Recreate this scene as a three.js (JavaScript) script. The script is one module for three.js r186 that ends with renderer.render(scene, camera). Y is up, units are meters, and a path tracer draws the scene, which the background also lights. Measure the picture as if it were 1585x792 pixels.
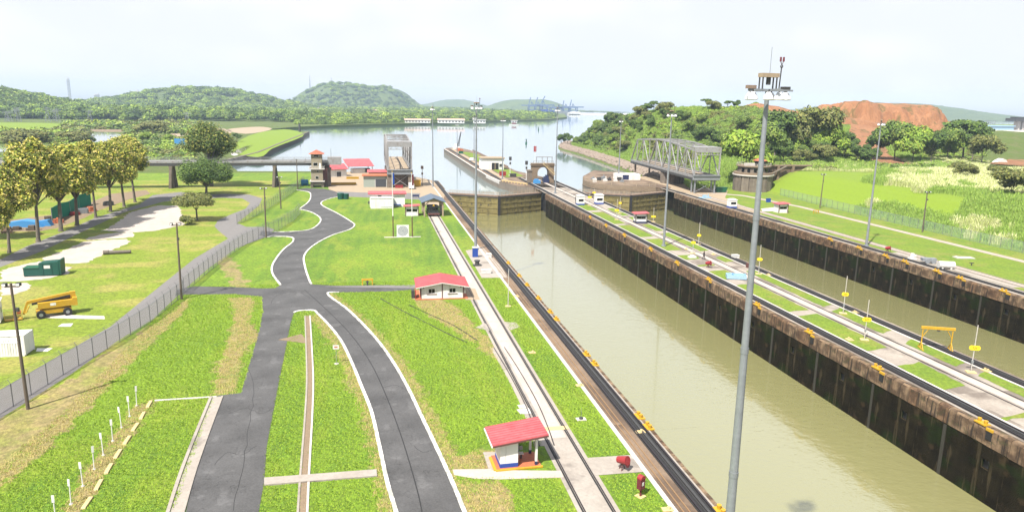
import * as THREE from 'three';
import { mergeGeometries } from 'three/addons/utils/BufferGeometryUtils.js';
import { MarchingCubes } from 'three/addons/objects/MarchingCubes.js';

// ---------------------------------------------------------------- camera, sky, sun, exposure
const scene = new THREE.Scene();
const EYE = 31.5, PITCH = 11.959807 * Math.PI / 180, YAW = -11.174487 * Math.PI / 180, ROLL = Math.PI / 180, FOC = 1110;
const camera = new THREE.PerspectiveCamera(2 * Math.atan(396 / FOC) * 180 / Math.PI, 1585 / 792, 0.5, 12000);
camera.position.set(0, EYE, 0);
camera.rotation.order = 'YXZ';
camera.rotation.set(-PITCH, YAW, ROLL);
const renderer = new THREE.WebGLRenderer({ antialias: true });
renderer.toneMapping = THREE.LinearToneMapping;
renderer.toneMappingExposure = 2.05;
renderer.shadowMap.enabled = true;
const SUNDIR = new THREE.Vector3(-0.50, 1.02, 0.52).normalize();
const sun = new THREE.DirectionalLight(new THREE.Color().setRGB(1, 0.955, 0.86), 5);
sun.position.copy(SUNDIR).multiplyScalar(400); sun.position.z -= 180;
sun.target.position.set(0, 0, -180); scene.add(sun.target);
sun.castShadow = true; sun.shadow.mapSize.set(4096, 4096);
Object.assign(sun.shadow.camera, { left: -320, right: 320, top: 320, bottom: -320, near: 1, far: 1200 });
sun.shadow.radius = 2;
scene.add(sun);

// ---------------------------------------------------------------- noise and helpers
function rng(seed) { let a = seed >>> 0; return () => { a = (a + 0x6D2B79F5) | 0; let t = Math.imul(a ^ (a >>> 15), 1 | a); t = (t + Math.imul(t ^ (t >>> 7), 61 | t)) ^ t; return ((t ^ (t >>> 14)) >>> 0) / 4294967296; }; }
function hash(ix, iy, s) { let h = Math.imul(ix, 374761393) + Math.imul(iy, 668265263) + Math.imul(s, 974634777); h = Math.imul(h ^ (h >>> 13), 1274126177); return ((h ^ (h >>> 16)) >>> 0) / 4294967296; }
function vn(x, y, s = 0, p = 0) {                              // value noise, periodic when p > 0
  let ix = Math.floor(x), iy = Math.floor(y); let fx = x - ix, fy = y - iy;
  fx = fx * fx * (3 - 2 * fx); fy = fy * fy * (3 - 2 * fy);
  let jx = ix + 1, jy = iy + 1;
  if (p) { ix = ((ix % p) + p) % p; iy = ((iy % p) + p) % p; jx = ((jx % p) + p) % p; jy = ((jy % p) + p) % p; }
  const a = hash(ix, iy, s), b = hash(jx, iy, s), c = hash(ix, jy, s), d = hash(jx, jy, s);
  return a + (b - a) * fx + (c - a) * fy + (a - b - c + d) * fx * fy;
}
function fbm(x, y, o = 4, s = 0, p = 0) { let v = 0, a = 0.5, n = 0; for (let i = 0; i < o; i++) { v += a * vn(x, y, s + i, p); n += a; a *= 0.55; x *= 2; y *= 2; p *= 2; } return v / n; }
const clamp = (x, a = 0, b = 1) => x < a ? a : x > b ? b : x;
const sstep = (a, b, x) => { const t = clamp((x - a) / (b - a)); return t * t * (3 - 2 * t); };
const lerp = (a, b, t) => a + (b - a) * t;
const mix3 = (a, b, t) => [lerp(a[0], b[0], t), lerp(a[1], b[1], t), lerp(a[2], b[2], t)];
const V = (x, y, z) => new THREE.Vector3(x, y, z);
const EUL = new THREE.Euler(-PITCH, YAW, ROLL, 'YXZ');
function sight(u, v) { return V((u - 792) / FOC, -(v - 396) / FOC, -1).applyEuler(EUL); }
function G(u, v, y = 0) { const c = sight(u, v), t = (y - EYE) / c.y; return V(c.x * t, y, c.z * t); }   // survey: point of the level plane y
function GZ(u, v, z) { const c = sight(u, v), t = z / c.z; return V(c.x * t, EYE + c.y * t, z); }           // survey: point of the upright plane z
const GP = (pts, y = 0) => pts.map(p => G(p[0], p[1], y));

// sky: pale hazy summer sky, thin cloud everywhere
{
  const W = 512, Hh = 256, d = new Float32Array(W * Hh * 4);
  for (let j = 0; j < Hh; j++) for (let i = 0; i < W; i++) {
    const el = (j + 0.5) / Hh * Math.PI - Math.PI / 2, az = i / W * Math.PI * 2;
    const e = Math.max(0, Math.sin(el));
    let c = mix3([0.478, 0.489, 0.506], [0.36, 0.41, 0.49], Math.pow(e, 0.9));
    const k = 1 / (0.18 + e);
    const cx = Math.cos(az) * Math.cos(el) * k, cy = Math.sin(az) * Math.cos(el) * k;
    const n = fbm(cx * 1.6 + 7, cy * 1.6 + 3, 5, 11), n2 = fbm(cx * 4.1, cy * 4.1, 4, 21);
    const cl = sstep(0.42, 0.64, n * 0.7 + n2 * 0.3);
    c = mix3(c, [0.53, 0.53, 0.535], cl * 0.75);
    if (el < 0) c = mix3([0.478, 0.489, 0.506], [0.30, 0.31, 0.28], clamp(-el * 3));
    const o = (j * W + i) * 4; d[o] = c[0]; d[o + 1] = c[1]; d[o + 2] = c[2]; d[o + 3] = 1;
  }
  const sky = new THREE.DataTexture(d, W, Hh, THREE.RGBAFormat, THREE.FloatType);
  sky.mapping = THREE.EquirectangularReflectionMapping; sky.magFilter = sky.minFilter = THREE.LinearFilter; sky.wrapS = THREE.RepeatWrapping; sky.needsUpdate = true;
  scene.background = sky; scene.environment = sky;
}
scene.fog = new THREE.FogExp2(new THREE.Color().setRGB(0.60, 0.76, 0.98), 0.000125);

// ---------------------------------------------------------------- textures and materials
const toS = x => { x = clamp(x); return x <= 0.0031308 ? x * 12.92 : 1.055 * Math.pow(x, 1 / 2.4) - 0.055; };
function tex(w, h, fn, mx, my, color = true) {                  // fn(u, v) -> linear [r,g,b] or a grey; mx, my: metres covered
  const d = new Uint8Array(w * h * 4);
  for (let j = 0; j < h; j++) for (let i = 0; i < w; i++) {
    let c = fn((i + 0.5) / w, (j + 0.5) / h); const o = (j * w + i) * 4;
    if (typeof c === 'number') c = [c, c, c];
    for (let k = 0; k < 3; k++) d[o + k] = Math.round((color ? toS(c[k]) : clamp(c[k])) * 255);
    d[o + 3] = 255;
  }
  const t = new THREE.DataTexture(d, w, h); t.wrapS = t.wrapT = THREE.RepeatWrapping; t.magFilter = THREE.LinearFilter; t.minFilter = THREE.LinearMipmapLinearFilter; t.generateMipmaps = true;
  if (color) t.colorSpace = THREE.SRGBColorSpace;
  t.repeat.set(1 / mx, 1 / my); t.needsUpdate = true; return t;
}
function mat(c, rough = 0.8, o = {}) { const m = new THREE.MeshStandardMaterial({ roughness: rough, side: THREE.DoubleSide, ...o }); c = c || [1, 1, 1]; m.color.setRGB(c[0] * 0.8, c[1] * 0.8, c[2] * 0.8); return m; }
const T = {
  grain: tex(512, 512, (u, v) => 0.72 + 0.28 * fbm(u * 24, v * 24, 4, 5, 24) + 0.12 * (fbm(u * 4, v * 4, 3, 9, 4) - 0.5), 4, 4),
  rough: tex(512, 512, (u, v) => fbm(u * 32, v * 32, 4, 31, 32), 3, 3, false),
  concrete: tex(1024, 1024, (u, v) => {
    const a = fbm(u * 6, v * 6, 5, 41, 6), b = fbm(u * 60, v * 60, 3, 45, 60), s = sstep(0.56, 0.72, fbm(u * 5, v * 5, 5, 49, 5));
    let c = mix3([0.30, 0.255, 0.22], [0.40, 0.36, 0.32], a); c = mix3(c, [0.15, 0.125, 0.11], s * 0.55);
    const k = 0.86 + 0.28 * b; return [c[0] * k, c[1] * k, c[2] * k];
  }, 14, 14),
  pale: tex(512, 512, (u, v) => { const a = fbm(u * 8, v * 8, 5, 51, 8), b = fbm(u * 64, v * 64, 2, 55, 64), k = 0.88 + 0.2 * b; const c = mix3([0.45, 0.41, 0.38], [0.62, 0.58, 0.55], a); return c.map(x => x * k); }, 9, 9),
  asphalt: tex(1024, 1024, (u, v) => {
    const a = fbm(u * 5, v * 5, 5, 61, 5), b = fbm(u * 150, v * 150, 2, 65, 150), cr = Math.abs(fbm(u * 7, v * 7, 5, 66, 7) - 0.5); const k = 0.048 + 0.055 * a + 0.034 * (b - 0.5) - 0.03 * sstep(0.008, 0.0, cr);
    const s = sstep(0.6, 0.75, fbm(u * 9, v * 9, 4, 68, 9)) * 0.03; return [(k + s) * 1.02, (k + s) * 0.985, k + s];
  }, 16, 16),
  rust: tex(512, 512, (u, v) => { const a = fbm(u * 8, v * 8, 5, 71, 8); return mix3([0.16, 0.10, 0.07], [0.30, 0.22, 0.17], a); }, 3, 3),
  algae: tex(1024, 1024, (u, v) => {                             // wall below the wet line: black-green growth, rusty and limey runs
    const st = fbm(u * 40, v * 3, 3, 81, 0) , a = fbm(u * 10, v * 10, 5, 85, 10), g = sstep(0.5, 0.72, fbm(u * 6, v * 6, 4, 88, 6));
    let c = mix3([0.0045, 0.0035, 0.0022], [0.018, 0.0145, 0.007], a); c = mix3(c, [0.010, 0.0175, 0.0035], g * 0.8);
    const l = sstep(0.60, 0.76, fbm(u * 16, v * 5, 5, 91, 0)), l2 = sstep(0.62, 0.78, fbm(u * 60, v * 2.2, 4, 93, 0)); c = mix3(c, [0.055, 0.038, 0.02], l * 0.45); c = mix3(c, [0.06, 0.048, 0.026], l2 * 0.6);
    const k = 0.55 + 0.9 * st; return c.map(x => x * k);
  }, 22, 9),
  band: tex(1024, 512, (u, v) => {                               // top of the wall: weathered brown concrete with dark runs
    const a = fbm(u * 16, v * 4, 5, 101, 0), st = sstep(0.55, 0.75, fbm(u * 64, v * 1.5, 3, 105, 0)), b = fbm(u * 128, v * 32, 2, 108, 0);
    let c = mix3([0.075, 0.043, 0.022], [0.24, 0.16, 0.095], sstep(0.3, 0.75, a)); c = mix3(c, [0.018, 0.011, 0.007], st * 0.92); c = mix3(c, [0.045, 0.05, 0.014], sstep(0.58, 0.75, fbm(u * 20, v * 6, 4, 109)) * 0.5);
    const k = 0.8 + 0.4 * b; return c.map(x => x * k);
  }, 16, 4),
  deck: tex(512, 2048, (u, v) => {                               // the centre wall's top: patched, stained concrete
    const X = u * 16, Z = v * 64; const a = fbm(X * 0.5, Z * 0.5, 5, 111), st = sstep(0.47, 0.66, fbm(X * 0.22, Z * 0.16, 5, 115)), b = fbm(X * 5, Z * 5, 3, 118);
    let c = mix3([0.27, 0.225, 0.19], [0.40, 0.35, 0.30], a); c = mix3(c, [0.135, 0.105, 0.085], st * 0.75); const k = 0.82 + 0.36 * b; return c.map(x => x * k);
  }, 16, 64),
  grass: tex(1024, 1024, (u, v) => {
    const a = fbm(u * 6, v * 6, 5, 121, 6), b = fbm(u * 96, v * 96, 3, 125, 96), d = sstep(0.52, 0.74, fbm(u * 9, v * 9, 5, 128, 9));
    let c = mix3([0.105, 0.185, 0.007], [0.175, 0.235, 0.010], a); c = mix3(c, [0.24, 0.215, 0.045], d * 0.5); const k = 0.6 + 0.8 * b; return c.map(x => x * k);
  }, 24, 24),
  soil: tex(1024, 1024, (u, v) => {
    const a = fbm(u * 6, v * 6, 6, 131, 6), b = fbm(u * 50, v * 50, 3, 135, 50), g = sstep(0.62, 0.74, fbm(u * 7, v * 7, 5, 138, 7));
    let c = mix3([0.34, 0.135, 0.055], [0.52, 0.26, 0.13], a); c = mix3(c, [0.11, 0.12, 0.03], g * 0.6); const k = 0.75 + 0.5 * b; return c.map(x => x * k);
  }, 40, 40),
  wood: tex(256, 256, (u, v) => { const a = fbm(u * 24, v * 2, 4, 141, 0); return mix3([0.085, 0.062, 0.045], [0.17, 0.135, 0.105], a); }, 1, 3),
  bark: tex(256, 256, (u, v) => { const a = fbm(u * 20, v * 5, 4, 145, 0); return mix3([0.085, 0.07, 0.055], [0.24, 0.205, 0.17], a); }, 1.5, 2),
  steel: tex(512, 512, (u, v) => { const a = fbm(u * 10, v * 10, 5, 151, 10), r = sstep(0.6, 0.78, fbm(u * 12, v * 12, 5, 155, 12)); let c = mix3([0.24, 0.235, 0.235], [0.36, 0.355, 0.36], a); return mix3(c, [0.17, 0.10, 0.07], r * 0.5); }, 5, 5),
  gate: tex(1024, 512, (u, v) => { const a = fbm(u * 12, v * 8, 5, 161, 0), r = sstep(0.56, 0.72, fbm(u * 22, v * 6, 5, 165, 0)); let c = mix3([0.13, 0.105, 0.032], [0.25, 0.205, 0.075], a); return mix3(c, [0.06, 0.05, 0.018], r * 0.6); }, 18, 8),
  streak: tex(512, 512, (u, v) => { const a = fbm(u * 30, v * 2, 4, 171, 0), b = fbm(u * 10, v * 10, 4, 175, 10); return mix3([0.075, 0.055, 0.045], [0.27, 0.225, 0.18], clamp(a * 0.8 + b * 0.5 - 0.15)); }, 10, 10),
  dirtwhite: tex(512, 512, (u, v) => { const a = fbm(u * 6, v * 3, 5, 181, 0), b = sstep(0.6, 0.8, fbm(u * 24, v * 3, 4, 185, 0)); const k = 0.70 + 0.14 * a - 0.16 * b; return [k, k * 0.985, k * 0.955]; }, 5, 5),
  roof: tex(512, 512, (u, v) => { const a = fbm(u * 8, v * 8, 5, 191, 8), b = fbm(u * 60, v * 60, 2, 195, 60); return mix3([0.42, 0.062, 0.074], [0.54, 0.13, 0.14], a).map(x => x * (0.88 + 0.24 * b)); }, 5, 5),
  forest: tex(1024, 1024, (u, v) => { const a = fbm(u * 60, v * 60, 3, 201, 60), b = fbm(u * 8, v * 8, 4, 205, 8); return mix3([0.030, 0.062, 0.016], [0.125, 0.165, 0.034], clamp(a * 0.75 + b * 0.5 - 0.1)); }, 700, 700),
  ripple: tex(1024, 1024, (u, v) => 0.6 * fbm(u * 40, v * 64, 3, 211, 0) + 0.4 * fbm(u * 13, v * 22, 2, 215, 0), 26, 26, false),
};
const bump = (k, t = T.rough) => ({ bumpMap: t, bumpScale: k });
T.kerb = tex(512, 512, (u, v) => { const a = fbm(u * 10, v * 10, 5, 221, 10), b = fbm(u * 60, v * 60, 3, 225, 60), d = sstep(0.5, 0.68, a); const k = (0.72 - 0.34 * d) * (0.85 + 0.3 * b); return [k, k * 0.97, k * (0.93 - 0.06 * d)]; }, 6, 6);
const M = {
  kerb: mat(null, 0.8, { map: T.kerb, ...bump(0.02) }),
  grass: mat(null, 0.95, { map: T.grass, ...bump(0.05) }), asphalt: mat(null, 0.88, { map: T.asphalt, ...bump(0.012) }),
  concrete: mat(null, 0.88, { map: T.concrete, ...bump(0.02) }), pale: mat(null, 0.85, { map: T.pale, ...bump(0.012) }), deck: mat(null, 0.9, { map: T.deck, ...bump(0.015) }),
  algae: new THREE.MeshPhysicalMaterial({ map: T.algae, roughness: 0.95, specularIntensity: 0.15, side: THREE.DoubleSide, ...bump(0.06) }), band: mat(null, 0.9, { map: T.band, ...bump(0.06) }), soil: mat(null, 0.97, { map: T.soil, ...bump(0.3) }),
  white: mat(null, 0.6, { map: T.dirtwhite }), whitePaint: mat([0.76, 0.74, 0.71], 0.7, { map: T.grain }), roof: mat(null, 0.6, { map: T.roof }),
  blue: mat([0.015, 0.06, 0.32], 0.5), yellow: mat([0.62, 0.36, 0.02], 0.55, { map: T.grain }), sign: mat([0.75, 0.56, 0.02], 0.5), red: mat([0.30, 0.025, 0.03], 0.5), darkred: mat([0.14, 0.02, 0.028], 0.6),
  orange: mat([0.55, 0.16, 0.07], 0.7, { map: T.grain }), brown: mat([0.12, 0.045, 0.04], 0.7), black: mat([0.016, 0.015, 0.017], 0.6), rubber: mat([0.022, 0.021, 0.022], 0.8, { map: T.grain }), rail: mat([0.055, 0.045, 0.05], 0.45, { metalness: 0.6 }),
  galv: mat([0.33, 0.35, 0.38], 0.5, { metalness: 0.35, map: T.grain }), steel: mat(null, 0.6, { map: T.steel, metalness: 0.15 }), darksteel: mat([0.06, 0.058, 0.058], 0.6, { map: T.grain }),
  rust: mat(null, 0.9, { map: T.rust }), wood: mat(null, 0.9, { map: T.wood, ...bump(0.02) }), bark: mat(null, 0.95, { map: T.bark, ...bump(0.04) }), gate: mat(null, 0.8, { map: T.gate, ...bump(0.02) }), streak: mat(null, 0.9, { map: T.streak, ...bump(0.04) }),
  teal: mat([0.006, 0.085, 0.065], 0.5, { map: T.grain }), green: mat([0.01, 0.10, 0.05], 0.6), net: mat([0.02, 0.30, 0.20], 0.9, { map: T.grain }), tarp: mat([0.05, 0.25, 0.55], 0.6), lightblue: mat([0.36, 0.55, 0.70], 0.5, { map: T.grain }),
  glass: new THREE.MeshPhysicalMaterial({ color: 0x0b0d0e, roughness: 0.08, metalness: 0, side: THREE.DoubleSide }), glasswhite: mat([0.8, 0.8, 0.82], 0.25), navy: mat([0.02, 0.03, 0.09], 0.5), slate: mat([0.11, 0.15, 0.21], 0.5, { map: T.grain }), beige: mat([0.42, 0.32, 0.22], 0.85, { map: T.grain }), dirt: mat([0.27, 0.195, 0.125], 0.95, { map: T.grain, ...bump(0.05) }), stop: mat([0.66, 0.50, 0.25], 0.8, { map: T.grain }),
};
M.asphalt2 = mat([0.215, 0.20, 0.195], 0.9, { map: T.grain, ...bump(0.012) });   // old, bleached asphalt
M.bleached = mat([0.86, 0.80, 0.76], 0.85, { map: T.pale, ...bump(0.012) }); M.rimbrown = mat([0.62, 0.50, 0.40], 0.9, { map: T.deck, ...bump(0.03) }); M.tanrail = mat([0.26, 0.155, 0.075], 0.6); M.fencepost = mat([0.14, 0.14, 0.15], 0.5);
M.meadow = mat([0.62, 0.60, 1.3], 0.95, { map: T.grass, ...bump(0.12) });
M.pathtan = mat([0.72, 0.64, 0.58], 0.9, { map: T.pale, ...bump(0.012) });
M.palegreen = mat([0.30, 0.34, 0.30], 0.6);

// ---------------------------------------------------------------- geometry helpers
function box(x0, x1, y0, y1, z0, z1) { const g = new THREE.BoxGeometry(Math.abs(x1 - x0), Math.abs(y1 - y0), Math.abs(z1 - z0)); g.translate((x0 + x1) / 2, (y0 + y1) / 2, (z0 + z1) / 2); return g; }
function cyl(x, y0, y1, z, r0, r1 = r0, n = 10) { const g = new THREE.CylinderGeometry(r1, r0, y1 - y0, n); g.translate(x, (y0 + y1) / 2, z); return g; }
const UP = V(0, 1, 0);
function bar(a, b, r0, r1 = r0, n = 6) { const d = b.clone().sub(a), L = d.length(); const g = new THREE.CylinderGeometry(r1, r0, L, n); g.applyQuaternion(new THREE.Quaternion().setFromUnitVectors(UP, d.normalize())); g.translate((a.x + b.x) / 2, (a.y + b.y) / 2, (a.z + b.z) / 2); return g; }
function beam(a, b, w, h) {                                      // box between two points, h upright
  const d = b.clone().sub(a), L = d.length(); d.normalize(); const g = new THREE.BoxGeometry(w, h, L);
  const zz = d, xx = Math.abs(d.y) > 0.98 ? V(1, 0, 0) : V(d.z, 0, -d.x).normalize(), yy = zz.clone().cross(xx).normalize();
  g.applyMatrix4(new THREE.Matrix4().makeBasis(xx, yy, zz)); g.translate((a.x + b.x) / 2, (a.y + b.y) / 2, (a.z + b.z) / 2); return g;
}
function prism(pts, x0, x1) {                                   // outline in (z, y), pushed along x
  const s = new THREE.Shape(pts.map(p => new THREE.Vector2(p[0], p[1]))); const g = new THREE.ExtrudeGeometry(s, { depth: x1 - x0, bevelEnabled: false });
  g.applyMatrix4(new THREE.Matrix4().set(0, 0, 1, x0, 0, 1, 0, 0, 1, 0, 0, 0, 0, 0, 0, 1)); return flip(g);
}
function prismZ(pts, z0, z1) { const s = new THREE.Shape(pts.map(p => new THREE.Vector2(p[0], p[1]))); const g = new THREE.ExtrudeGeometry(s, { depth: z1 - z0, bevelEnabled: false }); g.translate(0, 0, z0); return g; }
function flip(g) { g = g.index ? g.toNonIndexed() : g; for (const k of ['position', 'normal', 'uv']) { const a = g.attributes[k]; if (!a) continue; const s = a.itemSize, d = a.array; for (let i = 0; i < a.count; i += 3) for (let c = 0; c < s; c++) { const t = d[(i + 1) * s + c]; d[(i + 1) * s + c] = d[(i + 2) * s + c]; d[(i + 2) * s + c] = t; } } return g; }
function plate(pts, y, depth = 0) {                             // level sheet (or slab of that depth) from world points
  const s = new THREE.Shape(pts.map(p => new THREE.Vector2(p.x, -p.z)));
  const g = depth ? new THREE.ExtrudeGeometry(s, { depth, bevelEnabled: false }) : new THREE.ShapeGeometry(s);
  g.rotateX(-Math.PI / 2); g.translate(0, y - depth, 0); return g;
}
function spline(pts, n = 8, closed = false) { const c = new THREE.CatmullRomCurve3(pts, closed, 'centripetal'); return c.getPoints((pts.length - (closed ? 0 : 1)) * n); }
function rag(pts, amp, seed) { const r = rng(seed), d = []; for (let i = 0; i < pts.length; i++) { const a = pts[i], b = pts[(i + 1) % pts.length], n = Math.max(1, Math.round(a.distanceTo(b) / 0.9)); for (let k = 0; k < n; k++) { const q = a.clone().lerp(b, k / n); q.x += (r() - 0.5) * amp; q.z += (r() - 0.5) * amp; d.push(q); } } return d; }
function ribbon(pts, w, y0, y1, side = 0) {                     // raised strip along a line of world points; side shifts it off the line
  const P = [], L = [], R = [];
  pts.forEach((p, i) => { const a = pts[Math.max(0, i - 1)], b = pts[Math.min(pts.length - 1, i + 1)]; const d = b.clone().sub(a).setY(0).normalize(), n = V(-d.z, 0, d.x); const c = p.clone().addScaledVector(n, side); L.push(c.clone().addScaledVector(n, -w / 2)); R.push(c.clone().addScaledVector(n, w / 2)); });
  const q = (a, b, c, d) => P.push(a, b, c, a, c, d); const h = (p, y) => V(p.x, y, p.z);
  for (let i = 0; i + 1 < L.length; i++) {
    q(h(L[i], y1), h(R[i], y1), h(R[i + 1], y1), h(L[i + 1], y1));
    if (y1 - y0 > 0.01) { q(h(L[i], y0), h(L[i], y1), h(L[i + 1], y1), h(L[i + 1], y0)); q(h(R[i], y1), h(R[i], y0), h(R[i + 1], y0), h(R[i + 1], y1)); }
  }
  if (y1 - y0 > 0.01) { const e = L.length - 1; q(h(L[0], y0), h(R[0], y0), h(R[0], y1), h(L[0], y1)); q(h(L[e], y0), h(L[e], y1), h(R[e], y1), h(R[e], y0)); }
  const g = new THREE.BufferGeometry().setFromPoints(P); g.computeVertexNormals(); return flipUp(g);
}
function flipUp(g) { const n = g.attributes.normal; if (n.getY(0) < 0) { flip(g); g.computeVertexNormals(); } return g; }
function planar(g) { const p = g.attributes.position, n = g.attributes.normal, uv = new Float32Array(p.count * 2); for (let i = 0; i < p.count; i++) { const ax = Math.abs(n.getX(i)), ay = Math.abs(n.getY(i)), az = Math.abs(n.getZ(i)); let u, v; if (ay >= ax && ay >= az) { u = p.getX(i); v = p.getZ(i); } else if (ax >= az) { u = p.getZ(i); v = p.getY(i); } else { u = p.getX(i); v = p.getY(i); } uv[i * 2] = u; uv[i * 2 + 1] = v; } g.setAttribute('uv', new THREE.BufferAttribute(uv, 2)); return g; }
function fuse(list, uv = true) {
  list = (Array.isArray(list) ? list : [list]).map(g => { g = g.index ? g.toNonIndexed() : g; if (uv) { const o = new THREE.BufferGeometry(); o.setAttribute('position', g.attributes.position); if (!g.attributes.normal) g.computeVertexNormals(); o.setAttribute('normal', g.attributes.normal); return planar(o); } return g; });
  return list.length > 1 ? mergeGeometries(list) : list[0];
}
const used = {};
function numbered(n) { if (!(n in used)) { used[n] = 0; return n; } used[n]++; return n + '_' + String(used[n]).padStart(3, '0'); }
function part(name, geos, m, parent, label) { const o = new THREE.Mesh(geos.isBufferGeometry && geos.userData.done ? geos : fuse(geos), m); o.name = name; o.castShadow = o.receiveShadow = true; parent.add(o); if (label) o.userData.label = label; return o; }
function done(geos, uv = true) { const g = fuse(geos, uv); g.userData.done = true; return g; }
function tag(o, label, category, group) { o.userData.label = label; o.userData.category = category; if (group) o.userData.group = group; return o; }
function thing(name, label, category, p = V(0, 0, 0), turn = 0, group) { const o = new THREE.Group(); o.name = numbered(name); o.position.copy(p); o.rotation.y = turn; scene.add(o); return tag(o, label, category, group); }
function one(name, label, category, geos, m, p = V(0, 0, 0), turn = 0, group) { const o = part(numbered(name), geos, m, scene); o.position.copy(p); o.rotation.y = turn; return tag(o, label, category, group); }
function struct(name, geos, m, label) { const o = part(numbered(name), geos, m, scene); o.userData.kind = 'structure'; if (label) o.userData.label = label; return o; }
function copy(src, label, p, turn = 0, s = 1, group) { const o = src.clone(); o.name = numbered(src.name.replace(/_\d{3}$/, '')); o.userData = { ...src.userData, label }; if (group) o.userData.group = group; o.position.copy(p); o.rotation.y = turn; typeof s === 'number' ? o.scale.setScalar(s) : o.scale.copy(s); scene.add(o); return o; }
// ================================================================= the ground of the left bank
const XL = 27, XC0 = 61.3, XC1 = 77, XR = 111.3, WL = -8, WS = -3;   // lock faces, chamber level, channel level
const leftPoly = [V(22.9, 0, 40), V(22.9, 0, -296), V(18.8, 0, -311), V(2, 0, -331), V(-27, 0, -339), V(-59, 0, -340), V(-75, 0, -396), V(-67.5, 0, -462), V(-64.7, 0, -632), V(-62, 0, -775), V(-72, 0, -795), V(-111, 0, -829), V(-92, 0, -910), V(-57, 0, -987), V(-10, 0, -1050), V(61, 0, -1131), V(179, 0, -1308), V(265, 0, -1440), V(389, 0, -1576), V(520, 0, -1900), V(700, 0, -2600), V(1200, 0, -6500), V(-6000, 0, -6500), V(-6000, 0, 40)];
struct('ground', plate(leftPoly, -0.05, 9), M.meadow, 'grassy land on the left bank');
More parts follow.
